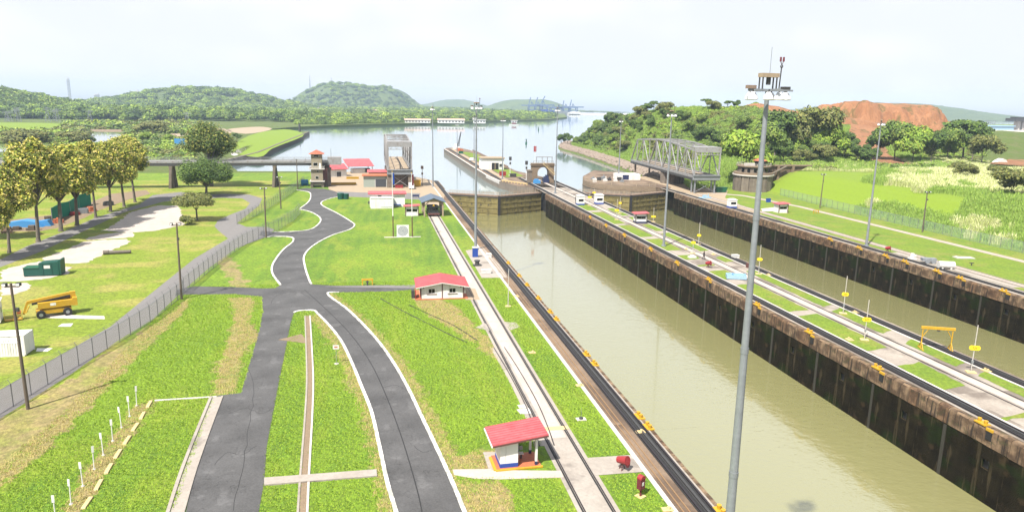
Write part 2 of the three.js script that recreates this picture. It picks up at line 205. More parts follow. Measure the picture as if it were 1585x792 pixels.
// lawn colour map: growth, dry strips, mown lines (all of it matter, laid out in metres)
let INSIDE, DRY, NOGRASS = [];
const LX0 = -135, LX1 = 22.9, LZ0 = -332, LZ1 = 0;
{
  const N = 640, mask = new Float32Array(N * N), mask2 = new Float32Array(N * N);
  const polys = [
    [[-40, 668], [0, 648], [120, 575], [235, 503], [292, 458], [286, 478], [214, 548], [150, 612], [72, 692], [0, 755], [-40, 790]],
    [[350, 460], [392, 460], [389, 476], [384, 500], [400, 520], [372, 548], [362, 606], [330, 612], [334, 575], [344, 545], [358, 505], [362, 478]],
    [[334, 396], [352, 394], [386, 443], [360, 443]], [[204, 628], [236, 616], [120, 795], [70, 815]], [[705, 745], [770, 742], [800, 810], [730, 830]], [[690, 700], [755, 690], [760, 728], [705, 730]],
    [[640, 452], [700, 470], [748, 520], [728, 530], [640, 472]], [[745, 515], [800, 560], [770, 560], [735, 535]],
  ].map(p => GP(p));
  const strips = [[[506, 456], [562, 505], [587, 533], [610, 566], [630, 601], [652, 647], [675, 695], [698, 745], [725, 800]], [[490, 490], [526, 528], [544, 564], [574, 639], [587, 695], [605, 780]]].map(p => GP(p));
  const inside = INSIDE = (p, x, z) => { let c = false; for (let i = 0, j = p.length - 1; i < p.length; j = i++) if ((p[i].z > z) !== (p[j].z > z) && x < (p[j].x - p[i].x) * (z - p[i].z) / (p[j].z - p[i].z) + p[i].x) c = !c; return c; };
  const segd = (p, x, z) => { let m = 1e9; for (let i = 0; i + 1 < p.length; i++) { const ax = p[i].x, az = p[i].z, bx = p[i + 1].x - ax, bz = p[i + 1].z - az; const t = clamp(((x - ax) * bx + (z - az) * bz) / (bx * bx + bz * bz)); m = Math.min(m, Math.hypot(x - ax - bx * t, z - az - bz * t)); } return m; };
  for (let j = 0; j < N; j++) for (let i = 0; i < N; i++) {
    const x = lerp(LX0, LX1, i / N), z = lerp(LZ0, LZ1, j / N); let v = 0;
    for (const p of polys) if (inside(p, x, z)) v = 1;
    if (z > -140) for (const s of strips) { const d = segd(s, x, z); if (d < 1.3) v = Math.max(v, 0.75); }
    mask[j * N + i] = v;
    mask2[j * N + i] = x < -31 - 0.0 * z && z > -300 ? sstep(-31, -34, x) : 0;      // the field outside the fence: drier grass
  }
  const smp = (m, x, z) => { const fx = clamp((x - LX0) / (LX1 - LX0), 0, 0.9999) * (N - 1), fz = clamp((z - LZ0) / (LZ1 - LZ0), 0, 0.9999) * (N - 1); const i = fx | 0, j = fz | 0, a = fx - i, b = fz - j; const k = j * N + i; return lerp(lerp(m[k], m[k + 1], a), lerp(m[k + N], m[k + N + 1], a), b); };
  DRY = (x, z) => smp(mask, x, z);
  const TL = tex(2048, 2048, (u, v) => {
    const x = lerp(LX0, LX1, u), z = lerp(LZ0, LZ1, v);
    const wx = (fbm(x * 0.6, z * 0.6, 3, 301) - 0.5) * 3.2, wz = (fbm(x * 0.6, z * 0.6, 3, 305) - 0.5) * 3.2;
    let dry = smp(mask, x + wx, z + wz), fld = smp(mask2, x + wx * 2, z + wz * 2);
    const a = fbm(x * 0.09, z * 0.09, 5, 311), b = fbm(x * 3.1, z * 3.1, 3, 315), c2 = fbm(x * 0.33, z * 0.12, 4, 318);
    let c = mix3([0.082, 0.165, 0.006], [0.150, 0.238, 0.009], sstep(0.25, 0.75, a));
    const mow = Math.sin((x * 0.92 + z * 0.05) * 2.6 + fbm(x * 0.05, z * 0.05, 2, 320) * 5) * 0.5 + 0.5; c = mix3(c, [0.150, 0.235, 0.009], mow * 0.45);
    c = mix3(c, [0.215, 0.255, 0.018], sstep(0.52, 0.72, c2) * 0.5);
    c = mix3(c, mix3([0.180, 0.235, 0.012], [0.30, 0.265, 0.06], sstep(0.42, 0.70, fbm(x * 0.16, z * 0.22, 5, 322))), fld * 0.8);
    dry *= 0.55 + 0.45 * sstep(0.3, 0.6, fbm(x * 0.5, z * 0.5, 4, 325));
    c = mix3(c, mix3([0.19, 0.17, 0.05], [0.33, 0.23, 0.12], fbm(x * 0.8, z * 0.8, 4, 328)), clamp(dry) * 0.92);
    const k = (0.5 + 1.0 * b) * (0.8 + 0.4 * hash(Math.floor(x * 14), Math.floor(z * 7), 3)); return [c[0] * k, c[1] * k, c[2] * k];
  }, LX1 - LX0, LZ1 - LZ0);
  TL.repeat.set(1 / (LX1 - LX0), 1 / (LZ1 - LZ0)); TL.offset.set(-LX0 / (LX1 - LX0), -LZ0 / (LZ1 - LZ0));
  M.lawn = mat(null, 0.95, { map: TL, ...bump(0.06) });
}
struct('lawn', plate([V(22.9, 0, 0), V(22.9, 0, -296), V(18.8, 0, -311), V(2, 0, -329), V(-28, 0, -331), V(-134, 0, -331), V(-134, 0, 0)], 0), M.lawn, 'mown lawn with drier strips');

// roads: sheets 8 mm above the lawn
const roadL = [[285, 800], [300, 730], [320, 668], [336, 612], [372, 608], [386, 560], [400, 512], [406, 480], [404, 459], [360, 455], [284, 456], [270, 458], [272, 448], [300, 443], [360, 444], [400, 446], [425, 446], [433, 441]];
const kerbA = GP([[433, 441], [421, 424], [420, 413], [426, 401], [438, 386], [453, 373], [449, 367], [425, 366], [412, 367]]);
const kerbB = GP([[423, 359], [450, 358.5], [476, 356], [493, 346], [495, 338], [488, 332], [477, 327], [463, 324]]);
const kerbB2 = GP([[463, 323], [476, 313], [480, 304], [476, 297], [458, 294]]);
const kerbC = GP([[527, 304], [511, 307], [498, 312], [497, 317], [521, 330], [541, 342], [548, 348], [541, 355], [514, 364], [483, 381], [470, 396], [471, 412], [478, 434], [481, 440]]);
const kerbD = GP([[524, 452.5], [508, 453], [507, 456], [536, 478], [562, 503], [587, 531], [610, 564], [630, 599], [652, 645], [675, 693], [698, 743], [718, 792], [728, 822]]);
const kerbE = GP([[454, 484], [461, 481.5], [484, 480.5], [491, 486], [506, 501], [526, 526], [544, 562], [559, 599], [574, 637], [587, 693], [599, 748], [612, 792], [619, 822]]);
const rightRoadEdge = GP([[398, 800], [408, 745], [412, 690], [430, 596], [441, 541], [449, 500], [454, 484]]);
{
  const A = spline(kerbA, 6), B = spline(kerbB, 6), C = spline(kerbC, 6), D = spline(kerbD, 6), E2 = spline(kerbE, 6), B2 = spline(kerbB2, 6);
  const outline = [...GP(roadL.slice(0, -1)), ...A, ...GP([[400, 364], [404, 357]]), ...B, ...B2, ...GP([[470, 291], [500, 292], [520, 296]]), ...C.slice(0), ...GP([[520, 442], [600, 441], [640, 444], [640, 448], [600, 451]]), ...D, ...E2.slice().reverse(), ...rightRoadEdge.slice().reverse()];
  NOGRASS.push(outline); struct('road', plate(outline, 0.012), M.asphalt, 'dark asphalt service road and its junction');
  for (const k of [A, B, B2, C, D, E2]) struct('kerb', ribbon(k, 0.34, 0.0, 0.11, 0), M.kerb, 'white painted kerb along the road');
  // a long tar seam down the right hand road
  const crack = (pts, w, l) => struct('seam', ribbon(spline(GP(pts), 6).map((p, i) => { p.x += (hash(i, 3, w * 900 | 0) - 0.5) * 0.25; return p; }), w, 0, 0.0165), M.rubber, l);
  crack([[330, 720], [352, 700], [372, 704], [396, 690]], 0.05, 'crack across the left road'); crack([[352, 640], [380, 632], [405, 640], [424, 630]], 0.05, 'crack across the left road'); crack([[418, 470], [432, 455], [460, 452], [480, 462]], 0.06, 'crack in the junction'); crack([[380, 560], [392, 600], [384, 660], [376, 720], [360, 790]], 0.05, 'long crack in the left road'); crack([[590, 600], [612, 596], [628, 604]], 0.05, 'crack in the right road'); crack([[640, 690], [655, 700], [668, 696]], 0.05, 'crack in the right road'); crack([[440, 400], [452, 392], [468, 396]], 0.06, 'crack in the upper road'); crack([[478, 366], [500, 356], [520, 352]], 0.06, 'crack in the upper road');
  struct('seam', ribbon(spline(GP([[470, 448], [500, 475], [540, 515], [572, 560], [596, 610], [618, 668], [632, 712], [648, 770], [654, 800]]), 8), 0.10, 0, 0.018), M.rubber, 'tar seam in the asphalt');
}
{ // outer service road beside the fence, loop road, tree road
  const outer = GP([[-60, 652], [0, 602], [100, 545], [170, 505], [235, 452], [300, 400], [352, 369], [336, 356], [331, 350], [336, 341], [358, 331], [379, 323], [386, 314], [374, 307], [341, 306], [300, 308], [300, 302], [345, 300], [385, 301], [405, 307], [400, 318], [366, 345], [380, 351], [412, 351], [424, 355], [412, 366], [365, 384], [322, 415], [282, 450], [235, 494], [180, 528], [110, 578], [40, 622], [-40, 672]]);
  struct('road', plate(outer, 0.010), M.asphalt2, 'grey service road outside the fence');
  const tree = GP([[-60, 420], [0, 401], [40, 381], [96, 359], [146, 337], [215, 316], [235, 302], [278, 297], [300, 300], [284, 309], [252, 312], [192, 328], [121, 361], [63, 389], [0, 413], [-60, 432]]);
  struct('road', plate(tree, 0.011), M.asphalt2, 'narrow road beside the row of trees');
  const pads = [[[202, 328], [242, 318], [275, 318], [281, 331], [284, 348], [240, 357], [199, 360], [157, 357], [178, 346]], [[126, 374], [160, 371], [197, 370], [200, 375], [164, 391], [131, 407], [66, 409], [64, 400], [96, 388]], [[0, 418], [40, 408], [62, 404], [60, 412], [110, 413], [100, 425], [60, 433], [0, 436]], [[160, 362], [205, 359], [205, 367], [130, 372], [140, 366]], [[0, 440], [40, 437], [46, 446], [20, 456], [0, 458]]];
  pads.forEach((p, i) => struct('pavement', plate(rag(GP(p), 0.8, 40 + i), 0.013), M.bleached, 'bleached concrete slab in the grass'));
  struct('pavement', plate(GP([[60, 486], [160, 489], [161, 494], [60, 492]]), 0.02), M.pale, 'concrete strip beside the boom lift');
  struct('pavement', plate(GP([[95, 501], [112, 500.5], [108, 505.5], [88, 505.5]]), 0.03), M.whitePaint, 'pale slab in the field');
  struct('pavement', plate(GP([[56, 539], [80, 539], [72, 544], [54, 544]]), 0.03), M.whitePaint, 'pale slab by the container');
}
// apron round the swing bridge, cross path in front of it
struct('pavement', plate(GP([[508, 293], [503, 270], [562, 263], [645, 274], [672, 280], [688, 300], [684, 318], [655, 318], [648, 309], [577, 306], [527, 304], [520, 297]]), 0.02), M.beige, 'dusty apron at the swing bridge');
struct('pavement', plate(GP([[527, 303.8], [580, 306], [648, 309], [650, 299], [560, 298], [520, 296]]), 0.032), M.asphalt2, 'road across the apron');
struct('path', plate(GP([[500, 443.2], [520, 444], [640, 446], [720, 447], [722, 441], [700, 440], [600, 441.5], [520, 442.8]]), 0.017), M.asphalt2, 'narrow path to the white house');
// drains
{
  const d = GP([[475, 489], [477, 530], [479, 590], [477, 640], [473, 700], [470, 745], [467, 800]]);
  const s = spline(d, 4); struct('drain', ribbon(s, 0.55, 0.0, 0.02), M.dirt, 'narrow drain channel in the grass');
  struct('drain', ribbon(s, 0.18, 0.0, 0.09, 0.36), M.concrete, 'concrete lip of the drain'); struct('drain', ribbon(s, 0.18, 0.0, 0.09, -0.36), M.pale, 'concrete lip of the drain');
  NOGRASS.push(GP([[408, 741], [582, 728], [583, 738], [408, 752]]), GP([[700, 725], [872, 728], [874, 740], [700, 738]]), GP([[745, 690], [850, 690], [850, 735], [755, 735]]), GP([[904, 707], [980, 702], [1003, 732], [920, 738]]), GP([[470, 489], [482, 489], [485, 590], [479, 700], [474, 800], [460, 800], [470, 640]]), GP([[262, 800], [330, 612], [342, 612], [300, 800]]), GP([[640, 425], [745, 425], [745, 466], [635, 466]])); struct('path', plate(GP([[408, 741], [582, 728], [583, 738], [408, 752]]), 0.14, 0.14), M.concrete, 'concrete footbridge slab over the drain');
  const e = spline(GP([[268, 800], [288, 735], [308, 680], [334, 614]]), 6); struct('drain', ribbon(e, 1.3, 0, 0.016), M.concrete, 'rough gutter beside the left road');
  struct('drain', ribbon(e, 0.28, 0, 0.12, -0.55), M.concrete, 'gutter edge'); struct('drain', ribbon(e, 0.2, 0, 0.1, 0.6), M.concrete, 'gutter edge');
  struct('drain', ribbon(GP([[238, 620], [285, 617], [334, 614]]), 0.3, 0, 0.06), M.pale, 'thin concrete line across the lawn');
  const f = GP([[430, 526], [466, 517], [474, 528], [474, 532], [462, 530]]); struct('drain', plate(f, 0.05, 0.05), M.dirt, 'drain inlet');
}
// tow track of the left bank: concrete strip with two rails, siding and crossing pads
{
  struct('track_bed', plate([V(15.4, 0, 0), V(15.4, 0, -206), V(18.8, 0, -206), V(18.8, 0, 0)], 0.02), M.concrete, 'concrete bed of the old tow track');
  struct('track_bed', plate([V(16.35, 0, -62), V(16.35, 0, -206), V(17.95, 0, -206), V(17.95, 0, -62)], 0.035), M.bleached, 'pale strip between the rails');
  for (const x of [16.0, 18.35]) { struct('rail', box(x - 0.05, x + 0.05, 0.02, 0.075, -206, 0), M.rail, 'rail of the tow track'); struct('rail', box(x - 0.24, x - 0.08, 0.0, 0.027, -206, 0), M.rubber, 'dark groove beside the rail'); }
  const sd = spline(GP([[772, 538], [795, 575], [822, 625], [838, 665], [846, 690]]), 6);
  struct('track_bed', ribbon(sd, 2.4, 0, 0.024), M.concrete, 'siding joining the tow track'); struct('rail', ribbon(sd, 0.1, 0, 0.07, -0.7), M.rail); struct('rail', ribbon(sd, 0.1, 0, 0.07, 0.7), M.rail);
  for (const s of [[[588, 462], [620, 480], [660, 500], [700, 520], [722, 530]], [[632, 472], [665, 487], [700, 503], [738, 527]]]) struct('rail', ribbon(spline(GP(s), 6), 0.14, 0, 0.06), M.rail, 'old rail half buried in the lawn');
  struct('path', plate(GP([[700, 727], [760, 726], [760, 728], [868, 729], [872, 739], [770, 742], [735, 741], [702, 735]]), 0.05, 0.05), M.bleached, 'pale footpath to the shelter');
  struct('path', plate(GP([[747, 700], [772, 700], [780, 730], [757, 731]]), 0.045, 0.045), M.concrete, 'concrete pad by the shelter');
  struct('path', plate(GP([[904, 709], [980, 704], [1001, 730], [920, 736]]), 0.03), M.concrete, 'concrete crossing pad');
  struct('path', plate(GP([[735, 507], [748, 500], [765, 505], [757, 512]]), 0.03), M.concrete, 'small pad'); struct('path', plate(GP([[779, 498], [798, 499], [804, 506], [790, 511]]), 0.03), M.concrete, 'small pad');
  struct('path', plate(GP([[720, 388], [746, 382], [775, 412], [786, 430], [745, 430]]), 0.03), M.concrete, 'concrete pad by the light mast');
  for (const q of [[[800, 627], [812, 626], [816, 631], [804, 633]], [[799, 634], [818, 632], [822, 640], [805, 641]]]) struct('path', plate(GP(q), 0.05, 0.05), M.pale, 'small slab beside the track');
  struct('path', plate([V(15.3, 0, -64.5), V(18.7, 0, -64.5), V(18.7, 0, -63.7), V(15.3, 0, -63.7)], 0.045), M.stop, 'yellow line across the track');
}

// ================================================================= water
{
  const w = (c, r, k) => new THREE.MeshPhysicalMaterial({ color: new THREE.Color().setRGB(...c), roughness: r, ior: 1.85, clearcoat: 1, clearcoatRoughness: 0.06, bumpMap: T.ripple, bumpScale: k, side: THREE.DoubleSide });
  M.chamber = w([0.205, 0.196, 0.088], 0.07, 0.07); M.channel = w([0.17, 0.27, 0.29], 0.10, 0.05); M.pond = w([0.20, 0.21, 0.19], 0.15, 0.02);
  struct('water', plate([V(20, 0, 40), V(20, 0, -268), V(66, 0, -268), V(66, 0, 40)], WL), M.chamber, 'murky green water of the left lock chamber');
  struct('water', plate([V(72, 0, 40), V(72, 0, -268), V(117, 0, -268), V(117, 0, 40)], WL), M.chamber, 'murky green water of the right lock chamber');
  struct('water', plate([V(-130, 0, -263), V(-130, 0, -1400), V(600, 0, -4000), V(3500, 0, -4000), V(3500, 0, -263)], WS), M.channel, 'pale blue channel beyond the lock gates');
  struct('pond', plate(spline(GP([[128, 204], [160, 204], [195, 214], [196, 219], [175, 222], [150, 226], [140, 214]]), 4, true), 0.05), M.pond, 'pond behind the trees');
  struct('pond', plate(spline(GP([[-30, 226], [30, 226], [85, 227], [84, 231], [20, 234], [-30, 236]]), 4, true), 0.05), M.pond, 'pond at the left edge');
}

// ================================================================= lock walls
const zN = 30, zF = -243;
function faceWall(root, x, side, z0, z1, r) {                    // monoliths (with an inlet each), weathered coping blocks and joint strips; side = -1: face looks to -x
  const X = x, inw = -side, TH = 0.34;
  const L = 11.4; let k = 0;
  for (let z = z0; z > z1 + 3; z -= L, k++) {
    const len = Math.min(L, z - z1) - 0.07;
    const s = new THREE.Shape([[0, -9.6], [len, -9.6], [len, -2.02], [0, -2.02]].map(p => new THREE.Vector2(...p)));
    if (len > 8) { const h = new THREE.Path(); const c = len * 0.52, y = -3.5 - r() * 0.5; h.moveTo(c - 0.45, y - 0.5); h.lineTo(c - 0.45, y + 0.5); h.lineTo(c + 0.45, y + 0.5); h.lineTo(c + 0.45, y - 0.5); h.lineTo(c - 0.45, y - 0.5); s.holes.push(h); }
    const g = new THREE.ExtrudeGeometry(s, { depth: TH, bevelEnabled: false });
    g.applyMatrix4(new THREE.Matrix4().set(0, 0, 1, 0, 0, 1, 0, 0, -1, 0, 0, 0, 0, 0, 0, 1));
    const o = part('wall_panel', g, M.algae, root); o.position.set(inw > 0 ? X + 0.02 * r() : X - TH - 0.02 * r(), 0, z - 0.035);
    if (k) part('joint_strip', box(X - 0.05, X + 0.05, -9.5, -2.1, z - 0.16 - r() * 0.1, z + 0.16 + r() * 0.1), M.joint, root);
  }
  let z = z0; const geos = [];
  const variants = [1.3, 1.9, 2.6, 3.4].map(l => {                // rounded shoulder, chipped
    const a = []; for (let i = 0; i <= 6; i++) { const t = i / 6 * Math.PI / 2; a.push([X + inw * (0.36 - 0.36 * Math.sin(t)), -0.36 + 0.36 * Math.cos(t)]); }
    const p = [[X + inw * 0.75, -0.0], ...a, [X - inw * 0.03, -1.2], [X - inw * 0.05, -1.92], [X + inw * 0.28, -2.0], [X + inw * 0.75, -2.0]];
    const g = prismZ(inw > 0 ? p : p.slice().reverse(), -l + 0.06, 0); const P = g.attributes.position; for (let i = 0; i < P.count; i++) { const q = hash(Math.round(P.getX(i) * 50), Math.round(P.getY(i) * 50) + Math.round(P.getZ(i) * 7), 5); P.setX(i, P.getX(i) + (q - 0.5) * 0.06); } g.computeVertexNormals();
    return [l, g];
  });
  while (z > z1 + 1) { const [l, g] = variants[Math.floor(r() * 4)]; const o = new THREE.BufferGeometry().copy(g); o.translate(0, 0, z); const gg = done(o); const m = part('coping_block', gg, r() < 0.3 ? M.band2 : M.band, root); m.position.x = (r() - 0.5) * 0.07 - inw * 0.0; m.position.y = -r() * 0.03; z -= l; }
}
M.joint = mat([0.036, 0.032, 0.022], 0.9, { map: T.grain, ...bump(0.05) }); M.band2 = M.band.clone(); M.band2.color.setRGB(0.66, 0.58, 0.52);
function rackTrack(root, x0, x1, z0, z1) {                        // dark towing track with two rails and a rack
  part('track_bed', box(x0, x1, -0.05, 0.03, z1, z0), M.rubber, root); const w = x1 - x0;
  for (const t of [0.14, 0.86]) part('rail', box(x0 + w * t - 0.06, x0 + w * t + 0.06, 0.03, 0.14, z1, z0), M.rail, root);
  part('rack_rail', [box(x0 + w * 0.44, x0 + w * 0.56, 0.03, 0.2, z1, z0), box(x0 + w * 0.36, x0 + w * 0.40, 0.03, 0.1, z1, z0), box(x0 + w * 0.6, x0 + w * 0.64, 0.03, 0.1, z1, z0)], M.darksteel, root);
}
// left wall
{
  const r = rng(7), w = thing('lock_wall', 'left lock wall with dark tow track along its brown rim', 'lock wall');
  part('body', [box(22.9, 26.62, -10, -0.02, -296, 40)], M.concrete, w);
  part('edge_strip', box(22.9, 23.35, -0.1, 0.045, -296, 40), M.pale, w); part('walkway', box(23.35, 24.9, -0.1, 0.0, -296, 40), M.rimbrown, w);
  for (const x of [23.75, 24.25]) part('rail', box(x - 0.05, x + 0.05, 0, 0.06, -296, 40), M.tanrail, w);
  rackTrack(w, 24.9, 26.4, 40, -296);
  let z = 30; while (z > -246) { const l = 1.6 + r() * 2.2; const o = part('coping_block', box(26.42, 27 + r() * 0.06, -1.6, -0.02 - r() * 0.04, z - l + 0.07, z), r() < 0.4 ? M.band2 : M.band, w); z -= l; }
  part('face', box(26.3, 26.9, -10, -1.65, -246, 40), M.algae, w); part('face', box(24.6, 25.0, -10, -0.05, -268, -246), M.algae, w); part('coping', box(26.0, 26.9, -10, 0.0, -296, -268), M.band, w);
}
// centre wall
const CW = thing('lock_wall', 'centre lock wall between the two chambers, grass patches along its top', 'lock wall');
{
  const r = rng(17), w = CW; w.scale.set(1.068, 1, 1.025); w.position.x = 61.3 - 60.3 * 1.068;
  part('body', [box(60.62, 74.6, -10, -0.03, zF, zN), box(62.6, 72.8, -10, -0.03, -264, zF), box(60.6, 74.6, -10, -0.03, -300, -264)], M.black, w);
  faceWall(w, 60.3, -1, zN, zF, r);
  part('recess_wall', box(62.5, 62.62, -10, -0.05, -262, zF), M.black, w); part('recess_wall', box(60.35, 62.6, -10, -0.05, zF - 0.05, zF + 0.02), M.algae, w);
  part('face', box(74.55, 75, -10, -0.1, -300, zN), M.algae, w);
  part('deck', box(61.05, 74.9, -0.2, 0, -300, zN), M.deck, w);
  rackTrack(w, 61.4, 62.9, zN, -300); rackTrack(w, 73.0, 74.4, zN, -300);
  part('edge_strip', box(62.95, 63.25, -0.05, 0.04, -300, zN), M.pale, w); part('edge_strip', box(72.6, 72.9, -0.05, 0.04, -300, zN), M.pale, w);
  part('walkway', box(67.85, 69.05, -0.05, 0.05, -292, zN), M.bleached, w); for (const x of [67.5, 69.4]) { part('rail', box(x - 0.06, x + 0.06, -0.05, 0.06, -292, zN), M.rail, w); }
  const rr = rng(23); let z = 20; while (z > -290) { const l = 1.8 + rr() * 3; part('coping_block', box(74.45, 75.02 + rr() * 0.05, -1.5, -0.02, z - l + 0.07, z), rr() < 0.4 ? M.band2 : M.band, w); z -= l; }
}
// right wall
{
  const r = rng(29), w = thing('lock_wall', 'right lock wall with dark stained face and yellow bollards', 'lock wall'); w.scale.set(1.04, 1, 1.032); w.position.x = 111.3 - 106.5 * 1.04;
  part('body', [box(106.85, 110.6, -10, -0.03, zF, zN), box(109, 110.6, -10, -0.03, -300, zF)], M.black, w);
  faceWall(w, 106.5, -1, zN, zF, r);
  part('recess_wall', box(108.8, 109, -10, -0.05, -264, zF), M.algae, w);
  part('deck', box(107.25, 110.6, -0.2, 0.0, -300, zN), M.deck, w); rackTrack(w, 108.0, 109.4, zN, -300);
}
// ================================================================= fences
function fence(name, label, px, h, gap, mesh, opts = {}) {
  const pts = px.map(p => p.isVector3 ? p : G(p[0], p[1])); const c = new THREE.CatmullRomCurve3(pts, false, 'catmullrom', 0); const L = c.getLength(), n = Math.round(L / gap);
  const f = thing(name, label, 'fence', pts[0].clone()); const o = pts[0]; const P = c.getSpacedPoints(n).map(p => p.sub(o));
  const pg = done([cyl(0, 0, h, 0, opts.r || 0.05, opts.r || 0.05, 6), ...(opts.arm ? [bar(V(0, h, 0), V(-0.28, h + 0.42, -0.1), 0.03)] : [])]);
  P.forEach((p, i) => { const m = part('post', pg, M.fencepost, f); m.position.copy(p); });
  for (let i = 0; i < n; i++) {
    const a = P[i], b = P[i + 1];
    const q = new THREE.BufferGeometry().setFromPoints([a, b, b.clone().setY(h), a, b.clone().setY(h), a.clone().setY(h)].map(v => v.clone())); q.computeVertexNormals();
    const d = a.distanceTo(b); q.setAttribute('uv', new THREE.BufferAttribute(new Float32Array([0, 0, d, 0, d, h, 0, 0, d, h, 0, h]), 2)); q.userData.done = true;
    part('mesh_panel', q, mesh, f);
  }
  const rails = []; for (let i = 0; i < n; i++) { rails.push(bar(P[i].clone().setY(h - 0.03), P[i + 1].clone().setY(h - 0.03), 0.035, 0.035, 5)); }
  part('top_rail', rails, M.galv, f);
  if (opts.arm) { const w = []; for (const t of [0.3, 0.65, 1]) for (let i = 0; i < n; i++) { const off = V(-0.28 * t, h + 0.42 * t, -0.1 * t); w.push(bar(P[i].clone().add(off), P[i + 1].clone().add(off), 0.014, 0.014, 3)); } part('barbed_wire', w, M.galv, f); part('bottom_rail', P.slice(0, -1).map((p, i) => bar(p.clone().setY(0.08), P[i + 1].clone().setY(0.08), 0.03, 0.03, 4)), M.fencepost, f); }
  return f;
}
function wireTex(w, cell) { const d = new Uint8Array(256 * 256 * 4); for (let j = 0; j < 256; j++) for (let i = 0; i < 256; i++) { const a = ((i + j) % 64) / 64, b = ((i - j + 256) % 64) / 64; const k = a < w || b < w ? 255 : 0; const o = (j * 256 + i) * 4; d[o] = d[o + 1] = d[o + 2] = k; d[o + 3] = 255; } const t = new THREE.DataTexture(d, 256, 256); t.wrapS = t.wrapT = THREE.RepeatWrapping; t.magFilter = THREE.LinearFilter; t.repeat.set(1 / (cell * 4), 1 / (cell * 4)); t.needsUpdate = true; return t; }
M.chain = mat([0.46, 0.45, 0.50], 0.5, { metalness: 0.3, alphaMap: wireTex(0.16, 0.10), alphaTest: 0.5 });
M.chainGreen = mat([0.30, 0.42, 0.33], 0.6, { alphaMap: wireTex(0.17, 0.10), alphaTest: 0.5 });
fence('chain_link_fence', 'long grey chain-link fence beside the outer road on the left', [G(-45, 668), G(0, 641), G(100, 578), G(180, 532), G(235, 496), G(283, 457)], 2.5, 3.0, M.chain, { arm: true });
fence('chain_link_fence', 'grey chain-link fence from the cross road past the second lamp post', [G(284, 453), G(318, 424), G(350, 398), G(378, 379), G(398, 370), G(430, 356), G(455, 340), G(464, 330)], 2.6, 3.0, M.chain, { arm: true });
fence('chain_link_fence', 'grey chain-link fence along the loop road up to the control tower', [G(366, 347), G(395, 334), G(420, 319), G(442, 305), G(458, 294), G(470, 284)], 2.5, 3.0, M.chain, { arm: true });
fence('chain_link_fence', 'greenish chain-link fence along the foot of the right bank', [V(146.5, 0, -88), V(146.5, 0, -150), V(146.8, 0, -195), V(148.7, 0, -241)], 2.6, 3.0, M.chainGreen);
// ================================================================= lamp posts of wood
function lampPost(label, base, topPx) {
  const b = G(...base), t = GZ(topPx[0], topPx[1], b.z), h = t.y; const o = thing('lamp_post', label, 'lamp post', b, 0, 'wooden lamp posts');
  part('pole', bar(V(0, -0.3, 0), V(clamp(t.x - b.x, -0.25, 0.25), h, 0), 0.19, 0.12, 8), M.wood, o);
  part('crossarm', box(-0.65, 0.65, h - 0.42, h - 0.28, -0.06, 0.06), M.wood, o);
  for (const s of [-1, 1]) { const l = part('floodlight', [box(s * 0.62 - 0.2, s * 0.62 + 0.2, h - 0.28, h + 0.02, -0.15, 0.3)], M.darksteel, o); part('lens', box(s * 0.62 - 0.16, s * 0.62 + 0.16, h - 0.24, h - 0.02, 0.3, 0.32), M.glasswhite, l); }
  part('junction_box', box(0.1, 0.36, h * 0.78, h * 0.78 + 0.4, -0.12, 0.14), M.darksteel, o); return o;
}
lampPost('wooden lamp post in front of the white shipping container', [42, 633], [15, 438]);
lampPost('wooden lamp post where the cross road meets the fence', [280, 463], [272, 345]);
lampPost('wooden lamp post at the junction with the loop road', [411, 368], [408, 290]);
lampPost('wooden lamp post on the grass wedge inside the upper fence', [434, 323], [431, 273]);
lampPost('wooden lamp post just left of the control tower', [460, 293], [458, 246]);
lampPost('wooden lamp post below the green bank, nearer the big tower', [1269, 322], [1276, 269]);
lampPost('wooden lamp post below the reed beds on the right', [1428, 359], [1436, 296]);
// ================================================================= marker posts and wheel stops
{
  const z = (x, y) => [x / 3.96, 592 + y / 3.96];
  const posts = [[338, 850], [430, 745], [503, 635], [572, 532], [629, 445], [686, 358], [740, 277], [790, 207], [833, 142]];
  const where = ['nearest of the row, at the picture edge', 'second of the row', 'third of the row', 'fourth of the row', 'fifth of the row', 'sixth of the row', 'seventh of the row', 'eighth of the row', 'farthest of the row, by the thin concrete line'];
  const o = thing('marker_post', 'thin white post, ' + where[0], 'post', G(...z(...posts[0])), 0, 'white marker posts beside the yellow stops');
  part('stake', cyl(0, 0, 2.05, 0, 0.045, 0.045, 6), M.white, o); part('plate', box(-0.1, 0.1, 1.6, 2.2, 0.045, 0.07), M.white, o); part('footing', cyl(0, 0, 0.06, 0, 0.16, 0.14, 8), M.pale, o);
  posts.slice(1).forEach((p, i) => { const c = copy(o, 'thin white post, ' + where[i + 1], G(...z(...p)), (i * 37 % 5 - 2) * 0.2); c.rotation.z = ((i * 53 % 7) - 3) * 0.012; });
  const stops = [[530, 740], [600, 630], [662, 530], [718, 440], [775, 355], [825, 275], [868, 205], [910, 135]]; const A = G(...z(...stops[0])), B = G(...z(...stops[7])); const turn = Math.atan2(B.x - A.x, B.z - A.z);
  const names = ['nearest', 'second', 'third', 'fourth', 'fifth', 'sixth', 'seventh', 'farthest'];
  const g = done(prism([[-0.9, 0], [0.9, 0], [0.86, 0.1], [0.8, 0.15], [-0.8, 0.15], [-0.86, 0.1]], -0.16, 0.16));
  stops.forEach((p, i) => { const s = one('wheel_stop', 'pale yellow concrete wheel stop, ' + names[i] + ' in the row', 'wheel stop', g, M.stop, G(...z(...p)), turn, 'yellow wheel stops on the lawn'); s.rotation.y += ((i * 29 % 5) - 2) * 0.02; });
}
